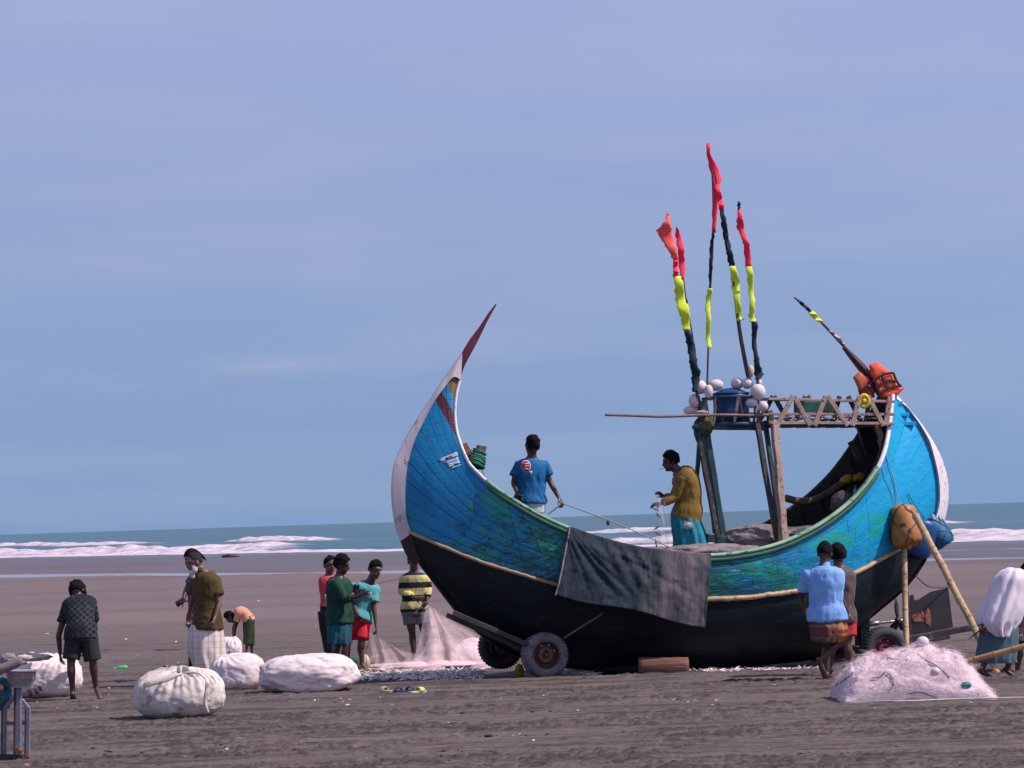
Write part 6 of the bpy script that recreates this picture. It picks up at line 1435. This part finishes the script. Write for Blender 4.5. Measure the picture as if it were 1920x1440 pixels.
def cl(name, c1, c2=None, sc_=7, **kw): return mat(name, c1, c2, sc_, .85, .0015, bs=90, **kw)

# 1 dark patterned shirt, bending, seen from behind
k = newmat('black shirt with grey lattice print', .85, .3); sp = k.n('ShaderNodeSeparateXYZ'); k.l(k.o, sp.inputs[0])
def tri(v, per, wd): return k.rng(k.math('ABSOLUTE', k.math('SUBTRACT', k.math('FRACT', k.math('DIVIDE', v, per)), .5)), wd, wd * .4)
wob = k.math('MULTIPLY', k.noise(k.o, 6, 2, .5), .05); u_ = k.math('ADD', k.math('ADD', sp.outputs[0], k.math('MULTIPLY', sp.outputs[2], 1.1)), wob); v_ = k.math('ADD', k.math('SUBTRACT', sp.outputs[0], k.math('MULTIPLY', sp.outputs[2], 1.1)), wob)
pt = k.math('MAXIMUM', tri(u_, .075, .10), tri(v_, .075, .10)); pt = k.math('MULTIPLY', pt, k.rng(k.noise(k.o, 3.5, 3, .5), .42, .52, .12, .75))
k.l(k.mix(pt, (0.006, 0.009, 0.015), (0.085, 0.09, 0.10)), k.b.inputs['Base Color']); M_LAT = k.m
def messy(d, r_):
    r_ += random.uniform(-.06, .17)
    return r_ * 1.04
S = person('person seen from behind, bending forward in a black lattice print shirt and dark shorts', 31.75, 180, .97, (152, 1192), (147, 1128, .30), (146, 1109, .40), [((133, 1243, -.02), (136, 1299, .0), (140, 1312, .05)), ((174, 1240, .0), (180, 1291, .1), (190, 1311, .02))][::-1] and [((133, 1243, -.02), (136, 1299, .0), (138, 1311, .12)), ((174, 1240, .0), (180, 1290, .1), (189, 1309, -.02))],
           [((110, 1192, .2), (113, 1227, .25), {'back': (-1, -.3, 0), 'curl': 50}, (124, 1142, .22)), ((178, 1185, .5), (165, 1215, .6), {}, (173, 1140, .22))], mid=(150, 1150, .10), hairfn=lambda d, r_: messy(d, r_) if d[2] > -.6 else .8, face=165, wid=1.06, shw=.17)
S['J']['S'][0], S['J']['S'][1] = S['J']['S'][0], S['J']['S'][1]
shirt(S, M_LAT, .022, -.06, .5, .02, .014, 3); shorts(S, cl('charcoal shorts', (0.012, 0.014, 0.017), (0.022, 0.025, 0.026)), (.85, .95), .022, .010, 4, .10, 1.12)
# 2 old man, olive shirt, white lungi
S = person('old man with white beard, olive shirt and white checked lungi, behind the knotted sack', 33.9, -55, 1.0, (389, 1172), (383, 1073), (364, 1055, -.05), [((395, 1225, 0), (405, 1270, 0)), ((372, 1225, .1), (374, 1270, .15))],
           [((411, 1131, -.12), (403, 1158, -.22), {'back': (1, -.2, 0), 'curl': 45}, (403, 1090, -.05)), ((360, 1125, .25), (356, 1150, .3), {'curl': 40}, (368, 1088, .18))], sk=SK3, face=-62, wid=1.02, dep=1.15, headtilt=Vector((-.22, 0, 1)).normalized(), beard=mat('white beard', (0.62, 0.56, 0.54), (0.42, 0.37, 0.36), 30, .9, .004),
           hairfn=lambda d, r_: (.78 if (d[1] * .85 - d[2] * .6 > .34 or d[2] < -.42) else 1.05), hair=mat('greying dark hair', (0.016, 0.013, 0.014), (0.04, 0.034, 0.034), 30, .85, .004, spec=.15))
shirt(S, cl('olive brown shirt', (0.080, 0.052, 0.010), (0.048, 0.032, 0.008)), .030, -.08, .62, .03, .022, 6, sl=.060)
k = newmat('white lungi with faint grey checks', .85, .3); sp = k.n('ShaderNodeSeparateXYZ'); k.l(k.o, sp.inputs[0])
pt = k.math('MAXIMUM', tri(sp.outputs[0], .07, .12), tri(sp.outputs[2], .07, .10)); k.l(k.mix(k.math('MULTIPLY', pt, .42), k.mix(k.rng(k.noise(k.o, 4, 4, .6), .35, .7), (0.72, 0.62, 0.56), (0.56, 0.46, 0.40)), (0.22, 0.19, 0.20)), k.b.inputs['Base Color'])
drape(S, k.m, [(1160, 368, 408, 0, .11), (1178, 358, 416, 0, .17), (1198, 355, 419, 0, .20), (1225, 356, 421, 0, .21), (1250, 366, 423, -.02, .19), (1263, 376, 418, -.03, .16)], nf=9, amp=.022, seed=4)
# 3 person behind the old man
S = person('person half hidden behind the bearded old man, purple cloth, flat dark thing in hand', 35.3, -80, .97, (370, 1168), (368, 1072), (360, 1049), [((372, 1215, 0), (376, 1262, 0)), ((364, 1215, .1), (366, 1262, .1))],
           [((349, 1107, -.1), (343, 1124, -.2), {'curl': 60, 'to': (336, 1130, -.2)}, (358, 1088, -.1)), None], sk=SK1, face=-60, hairfn=lambda d, r_: (.78 if d[1] * .8 - d[2] * .8 > .35 else r_ + .06))
shirt(S, cl('purple grey shirt', (0.075, 0.040, 0.110), (0.05, 0.03, 0.07)), .018, -.06, .35, .02, .012, 8); shorts(S, cl('dark trousers', (0.02, 0.02, 0.025)), (1.8, 1.8))
m_ = MB(); m_.beam(P(332, 1131, 35.05), P(352, 1126, 35.1), .09, .025, jit=.1); solo('flat_tray', m_, mat('dark tray', (0.03, 0.02, 0.03), None, 9, .7), 'small flat dark tray held out left of the old man', 'tray')
m_ = MB(); m_.sweep(spl([S['head'](.05, -.08, .05), S['head'](.03, -.13, .0), S['head'](.0, -.17, -.06)], 8), [.03 - .0028 * i for i in range(8)], n=8); part('hair_knot', m_, M_HAIR, S['T'])
# 4 bending boy
S = person('small boy bent double over the little sack, orange top and green trousers', 41.0, -90, .66, (466, 1164), (443, 1153, 0), (431, 1157, 0), [((464, 1197, -.05), (462, 1221, -.05)), ((470, 1198, .1), (473, 1224, .1))],
           [((438, 1177, -.06), (437, 1195, -.06), {'curl': 30, 'to': (433, 1204, -.1)}, (444, 1159, -.06)), ((441, 1178, .1), (439, 1196, .1), {'to': (447, 1203, .1)}, (446, 1160, .1))], mid=(456, 1149, 0), headtilt=Vector((-.75, 0, .45)).normalized(), face=-90, eyes=False, headk=1.2, cat='boy', group=None, hairfn=lambda d, r_: (.8 if d[1] * .9 - d[2] * .5 > .45 else r_))
shirt(S, cl('faded orange top', (0.72, 0.33, 0.21), (0.58, 0.27, 0.17)), .016, -.02, .3, .01, .008, 5); shorts(S, cl('dark green trousers', (0.035, 0.055, 0.016), (0.022, 0.036, 0.012)), (1.45, 1.45), .022, .010, 7, .16, 1.1, 'trousers')
# 5 coral shirt boy
S = person('boy in coral shirt standing half behind the youth in green', 37.0, 15, .93, (619, 1150), (617, 1078), (619, 1060), [((620, 1200, 0), (621, 1244, 0)), ((613, 1200, 0), (619, 1244, 0))][::1],
           [((632, 1115, 0), (634, 1140, 0), {}, (630, 1092, 0)), ((608, 1112, -.05), (611, 1128, -.15), {'curl': 60}, (610, 1090, 0))], sk=SK2, face=28, shw=.14, wid=.85, headk=1.14, cat='boy')
shirt(S, cl('coral red shirt', (0.72, 0.075, 0.095), (0.55, 0.06, 0.08)), .012, .18, .75, .01, .010, 2); shorts(S, cl('dark long trousers', (0.016, 0.016, 0.020)), (1.5, 1.5), .012, .008, 5, .25, 1.0, 'trousers')
# 6 green shirt youth
S = person('youth in dark green shirt and teal shorts holding one hand out to the right', 35.6, 70, .96, (637, 1160), (636, 1082), (641, 1059, -.02), [((633, 1212, .0), (628, 1250, .03)), ((648, 1212, -.1), (646, 1250, -.1))],
           [((655, 1118, .05), (663, 1113, .1), {'to': (667, 1104, .1), 'curl': 25}, (640, 1092, .12)), ((648, 1123, -.2), (672, 1118, -.28), {'to': (690, 1106, -.28), 'back': (.2, 1, .2), 'curl': 8, 'spread': 2.2}, (629, 1092, -.12))], sk=SK1, face=85, dep=1.2,
           hairfn=lambda d, r_: (.78 if (d[1] * .8 - d[2] * .75 > .42 or d[2] < -.55) else r_ + .05 + (.08 if d[2] > .5 else 0)))
shirt(S, cl('dark bottle green shirt', (0.006, 0.062, 0.034), (0.004, 0.038, 0.024)), .032, -.12, .8, .025, .020, 9, long_=(False, .15), sl=.060)
drape(S, cl('teal blue shorts', (0.010, 0.120, 0.170), (0.008, 0.070, 0.105)), [(1150, 622, 650, -.02, .10), (1164, 615, 657, -.02, .15), (1175, 615, 658, -.02, .17), (1195, 616, 657, -.03, .17), (1207, 617, 656, -.03, .16)], 'shorts', nf=7, amp=.016, seed=2)
# 7 aqua shirt youth
S = person('barefoot youth in aqua shirt and red shorts leaning right with a cord in his hand', 36.0, 35, .97, (673, 1162), (694, 1091, -.03), (704, 1068, -.05), [((677, 1207, -.05), (679, 1246, -.05), (689, 1257, -.12)), ((652, 1208, .1), (650, 1250, .15))],
           [((701, 1138, -.03), (705, 1172, -.08), {'curl': 60, 'back': (1, 0, 0)}, (702, 1103, .02)), ((663, 1132, -.05), (669, 1150, -.2), {'curl': 45}, (665, 1102, -.08))], sk=SK2, face=40, mid=(681, 1128, .03), headtilt=Vector((.30, -.1, 1)).normalized(),
           hairfn=lambda d, r_: (.78 if (d[1] * .8 - d[2] * .75 > .34 or d[2] < -.5) else r_))
shirt(S, cl('aqua T-shirt', (0.110, 0.410, 0.440), (0.07, 0.30, 0.34)), .024, -.03, .72, .02, .018, 12, sl=.062)
shorts(S, cl('bright red shorts', (0.82, 0.022, 0.050), (0.62, 0.015, 0.045)), (.80, .70), .020, .012, 5, .14, 1.12)
M_PK = mat('pink print', (0.62, 0.48, 0.44), (0.16, 0.44, 0.47), 40, .8); person_decal(S, [(689, 1113), (697, 1110), (698, 1120), (690, 1124)], M_PK, 'shirt_print')
rope([P(706, 1185, 35.85), P(708, 1196, 35.8), P(712, 1206, 35.8), P(716, 1216, 35.8)], .005, M_ROPED, 'short dark cord hanging from the hand of the youth in aqua')
rope([P(684, 1165, 36.1), P(690, 1190, 36.0), P(692, 1205, 36.0), P(686, 1220, 36), P(688, 1250, 36.1)], .004, M_ROPED, 'wavy dark cord hanging beside the red shorts')
# 8 striped man behind the net
k = newmat('black shirt with yellow stripes', .85, .3); sp = k.n('ShaderNodeSeparateXYZ'); k.l(k.o, sp.inputs[0])
def zof(y): return (INVZ @ P(785, y, 38.8)).z
S = person('man in black and yellow striped shirt standing behind the sheer net by the bow', 38.8, 8, 1.0, (777, 1146), (776, 1073), (776, 1052, -.02), [((796, 1188, 0), (798, 1226, 0)), ((773, 1188, 0), (776, 1228, 0))],
           [((803, 1103, .05), (801, 1124, -.1), {'curl': 50}, (798, 1086, 0)), ((752, 1108, .0), (778, 1121, -.22), {'to': (795, 1123, -.2), 'back': (0, -1, 0), 'curl': 30}, (757, 1086, 0))], sk=SK1, wid=1.1)
INVZ = INV[S['T']]
f = None
for (ya, yb) in ((1078, 1091), (1102, 1115), (1127, 1141)):
    za, zb = zof(ya), zof(yb); g = k.math('MULTIPLY', k.math('GREATER_THAN', sp.outputs[2], zb), k.math('LESS_THAN', sp.outputs[2], za)); f = g if f is None else k.math('MAXIMUM', f, g)
k.l(k.mix(f, (0.014, 0.016, 0.020), k.mix(k.rng(k.noise(k.o, 3, 3, .5), .4, .6), (0.66, 0.58, 0.20), (0.36, 0.34, 0.17))), k.b.inputs['Base Color'])
shirt(S, k.m, .020, -.03, .5, .01, .014, 15, long_=(.75, .7)); shorts(S, cl('grey shorts', (0.17, 0.16, 0.17), (0.10, 0.095, 0.10)), (.55, .55), .026, .012, 6, .1, 1.2)
# 9 blue T-shirt on the boat, from behind
S = person('man in blue T-shirt with round red emblem on the back, standing in the boat', 33.9, 188, 1.0, (994, 951), (997, 860), (998, 837, -.02), [((1003, 1000, 0), (1003, 1045, 0)), ((985, 1000, 0), (985, 1045, 0))],
           [((963, 905, -.02), (969, 923, -.18), {}, (971, 873, 0)), ((1031, 903, .0), (1048, 934, -.05), {'curl': 75, 'back': (.5, -.3, .6)}, (1020, 873, 0))], sk=SK1, face=205, wid=1.10, shw=.18, base=1.15,
           hairfn=lambda d, r_: (.80 if (d[1] * .9 - d[2] * .4 > .5 or d[2] < -.42) else r_ + (.10 if d[2] > .45 else -.03)))
M_BT = cl('saturated blue T-shirt', (0.006, 0.135, 0.330), (0.005, 0.095, 0.250)); shirt(S, M_BT, .026, .10, .62, .015, .020, 18, sl=.060)
M_RED = mat('red emblem print', (0.50, 0.02, 0.04), None, 9, .8); M_WHP = mat('white emblem print', (0.62, 0.58, 0.62), None, 9, .8)
def disc(S, cx, cy, rx, ry, mt, name, off, r0=0.0):
    inv = S['sb_inv']; w2 = inv.inverted(); R = []
    for rr in np.linspace(r0, 1, 5):
        row = []
        for a in np.linspace(0, 2 * math.pi, 25):
            d = ray(cx + rx * rr * math.cos(a), cy + ry * rr * math.sin(a)).normalized(); o = CAMP + d * (S['Y'] - 3); p, nn, _, _ = S['shirtbvh'].ray_cast(inv @ o, d, 6)
            if p is None: return
            row.append(w2 @ (p - d * off))
        R.append(row)
    m_ = MB(); m_.grid(R); part(name, m_, mt, S['T'], solid=.001)
disc(S, 986, 874, 9.2, 11.3, M_WHP, 'emblem', .003); disc(S, 986, 874, 8, 10, M_RED, 'emblem', .007)
for q in ([(980, 869.5), (991, 867.5), (992, 869.2), (980, 871.2)], [(983, 873.5), (993, 872), (986, 876), (983, 876)], [(980, 879), (991, 878), (990, 880), (982, 881)]): person_decal(S, q, M_WHP, 'emblem_mark', .011, 2)
person_decal(S, [(992, 883), (998, 883), (997, 890), (995, 890)], M_WHP, 'emblem_mark', .011, 2)
shorts(S, cl('white and aqua shorts', (0.72, 0.66, 0.66), (0.16, 0.50, 0.58), 4, lo=.42, hi=.58), (.9, .9), .024, .010, 5, .10, 1.1)
# 10 yellow shirt on the boat
S = person('man in mustard long sleeved shirt and cyan lungi, cigarette in mouth, picking fish from net', 34.3, -85, 1.0, (1286, 970), (1270, 884), (1257, 865, 0), [((1284, 1015, -.05), (1290, 1055, 0)), ((1296, 1015, .1), (1300, 1055, .1))],
           [((1267, 931, -.12), (1241, 944, -.16), {'to': (1224, 946, -.16), 'back': (0, -.5, .8), 'curl': 25}, (1279, 899, -.14)), ((1263, 932, .12), (1247, 933, .1), {'to': (1232, 922, .05), 'back': (0, .3, 1), 'curl': 15}, (1277, 899, .14))], sk=SK1, face=-80, mid=(1290, 918, .0), dep=1.30, headtilt=Vector((-.18, 0, 1)).normalized(), base=1.05,
           hairfn=lambda d, r_: (.78 if (d[1] * .85 - d[2] * .6 > .50 or d[2] < -.5) else r_ + .03))
shirt(S, cl('mustard shirt', (0.240, 0.145, 0.022), (0.160, 0.095, 0.018)), .022, -.03, .9, .015, .020, 21, long_=(True, True), sl=.060)
drape(S, cl('cyan lungi', (0.008, 0.230, 0.320), (0.010, 0.150, 0.215)), [(950, 1264, 1300, 0, .10), (962, 1260, 1307, 0, .15), (978, 1260, 1312, 0, .19), (1000, 1263, 1320, 0, .22), (1024, 1266, 1326, 0, .22)], nf=9, amp=.02, seed=7)
m_ = MB(); m_.sweep([S['head'](.0, .088, -.060), S['head'](.0, .150, -.070)], .0045, n=6); part('cigarette', m_, mat('white paper', (0.7, 0.66, 0.62), None, 9, .8), S['T'])
solo('sleeve_cloth', lumpbag(P(1290, 986, 34.05), .06, .04, .05, 5, .25), mat('pinkish knotted cloth', (0.50, 0.38, 0.38), (0.10, 0.30, 0.38), 9, .9), 'pinkish cloth knotted at the hip of the man in yellow', 'cloth')
# 11 blue shirt man at the stern
S = person('man in light blue shirt and brown checked lungi walking away beside the stern', 31.1, 165, .98, (1551, 1160), (1546, 1062, .02), (1547, 1037, .05), [((1574, 1203, .0), (1536, 1240, -.12), (1550, 1275, -.12)), ((1548, 1215, .15), (1551, 1262, .1), (1556, 1272, .22))],
           [((1503, 1118, .2), (1508, 1140, .45), {}, (1517, 1078, .02)), ((1575, 1119, -.04), (1592, 1150, -.06), {'curl': 50, 'back': (.8, -.5, .2)}, (1562, 1077, -.02))], sk=SK1, face=155, wid=1.14, shw=.19, A_hip=150,
           hairfn=lambda d, r_: (.80 if (d[1] * .9 - d[2] * .4 > .5 or d[2] < -.48) else r_))
def ex(m_): m_.sweep([S['W']((1547, 1061, .02)), S['W']((1547, 1065, .02))], .066, n=14)
shirt(S, cl('light blue office shirt', (0.230, 0.430, 0.800), (0.170, 0.340, 0.680)), .034, -.02, .66, .040, .024, 25, sl=.062, extra=ex)
k = newmat('brown lungi with red and ochre checks', .85, .3); sp = k.n('ShaderNodeSeparateXYZ'); k.l(k.o, sp.inputs[0])
c = k.mix(k.rng(sp.outputs[0], -.02, .10), (0.060, 0.052, 0.050), (0.40, 0.165, 0.045)); c = k.mix(tri(sp.outputs[0], .16, .16), c, (0.16, 0.06, 0.04)); c = k.mix(k.math('MULTIPLY', tri(sp.outputs[2], .14, .12), .6), c, (0.26, 0.11, 0.09))
zz = (INV[S['T']] @ P(1550, 1184, 31.1)).z; c = k.mix(k.rng(k.math('ABSOLUTE', k.math('SUBTRACT', sp.outputs[2], zz)), .03, .015), c, (0.20, 0.035, 0.045)); k.l(c, k.b.inputs['Base Color'])
drape(S, k.m, [(1128, 1530, 1564, .06, .07), (1148, 1522, 1576, .04, .14), (1162, 1521, 1583, .01, .18), (1175, 1522, 1588, 0, .22), (1190, 1525, 1591, 0, .22), (1204, 1528, 1575, 0, .20)], nf=8, amp=.022, seed=3)
# 12 companion in grey
S = person('thin person in grey brown shirt and red shorts, head close to the man in blue', 32.0, 170, .98, (1577, 1165), (1573, 1064), (1571, 1041, 0), [((1559, 1212, 0), (1556, 1252, 0)), ((1589, 1208, -.05), (1596, 1252, -.05))],
           [None, ((1598, 1112, .0), (1594, 1140, -.1), {}, (1590, 1078, 0))], sk=SK2, face=185, shw=.16, hairfn=lambda d, r_: (.8 if d[2] < -.6 else messy(d, r_)))
shirt(S, cl('grey brown shirt', (0.120, 0.085, 0.085), (0.070, 0.052, 0.055)), .022, -.02, .55, .02, .020, 27); shorts(S, cl('red and white shorts', (0.60, 0.025, 0.050), (0.40, 0.02, 0.04)), (.55, .6), .022, .010, 3, .12, 1.15)
# 13 bent man in white, right edge
S = person('man bent forward in a loose white shirt and teal lungi at the right edge', 30.7, 90, 1.0, (1866, 1160), (1912, 1084, 0), (1931, 1073, -.02), [((1900, 1215, .12), (1888, 1258, .15), (1905, 1271, .15)), ((1858, 1215, -.1), (1841, 1256, -.1), (1862, 1271, -.14))],
           [((1925, 1140, .15), (1915, 1175, .1), {}, (1906, 1098, .15)), ((1872, 1138, -.02), (1850, 1170, -.16), {'curl': 60, 'to': (1841, 1184, -.22)}, (1900, 1100, -.05))], sk=SK1, mid=(1884, 1108, 0), headtilt=Vector((.7, 0, .6)).normalized(), dep=1.2, eyes=True)
M_WS = cl('loose white shirt', (0.80, 0.70, 0.73), (0.60, 0.54, 0.62), 3)
shirt(S, M_WS, .030, .12, .25, .0, .016, 30)
drape(S, M_WS, [(1066, 1890, 1912, 0, .08), (1070, 1878, 1922, 0, .16), (1082, 1866, 1928, 0, .22), (1112, 1854, 1922, -.02, .24), (1140, 1842, 1918, -.03, .27), (1165, 1834, 1908, -.05, .27), (1180, 1848, 1897, -.10, .20), (1194, 1868, 1886, -.16, .12)], 'shirt_skirt', nf=8, amp=.026, seed=8, wr=.02)
drape(S, cl('teal grey lungi', (0.050, 0.130, 0.170), (0.080, 0.105, 0.125), 5, stretch=(.4, 1, 5)), [(1150, 1845, 1906, 0, .17), (1180, 1840, 1908, 0, .21), (1210, 1836, 1907, 0, .22), (1235, 1832, 1903, 0, .22), (1242, 1836, 1903, 0, .21)], nf=9, amp=.016, seed=5)
m_ = MB(); m_.sweep([P(1817, 1198, 30.45), P(1845, 1176, 30.4)], [.006, .016], n=6); solo('short_stick', m_, M_ROPED, 'short dark stick held low by the bent man in white', 'stick')
# 14 person just beyond him
S = person('person mostly outside the right edge, maroon cloth, one dark leg showing', 31.6, -60, 1.0, (1930, 1170), (1936, 1080), (1938, 1050, 0), [((1910, 1215, 0), (1908, 1256, 0)), ((1936, 1215, .1), (1938, 1256, .1))], [None, None], sk=SK1)
shirt(S, cl('maroon cloth', (0.060, 0.008, 0.035), (0.035, 0.006, 0.02)), .02, -.1, .3, .02, .016, 31); drape(S, cl('pale cloth', (0.45, 0.36, 0.36), (0.2, 0.16, 0.18)), [(1150, 1916, 1948, 0, .15), (1180, 1914, 1950, 0, .18), (1200, 1906, 1950, 0, .18)], 'wrap', nf=6, amp=.015, seed=2)
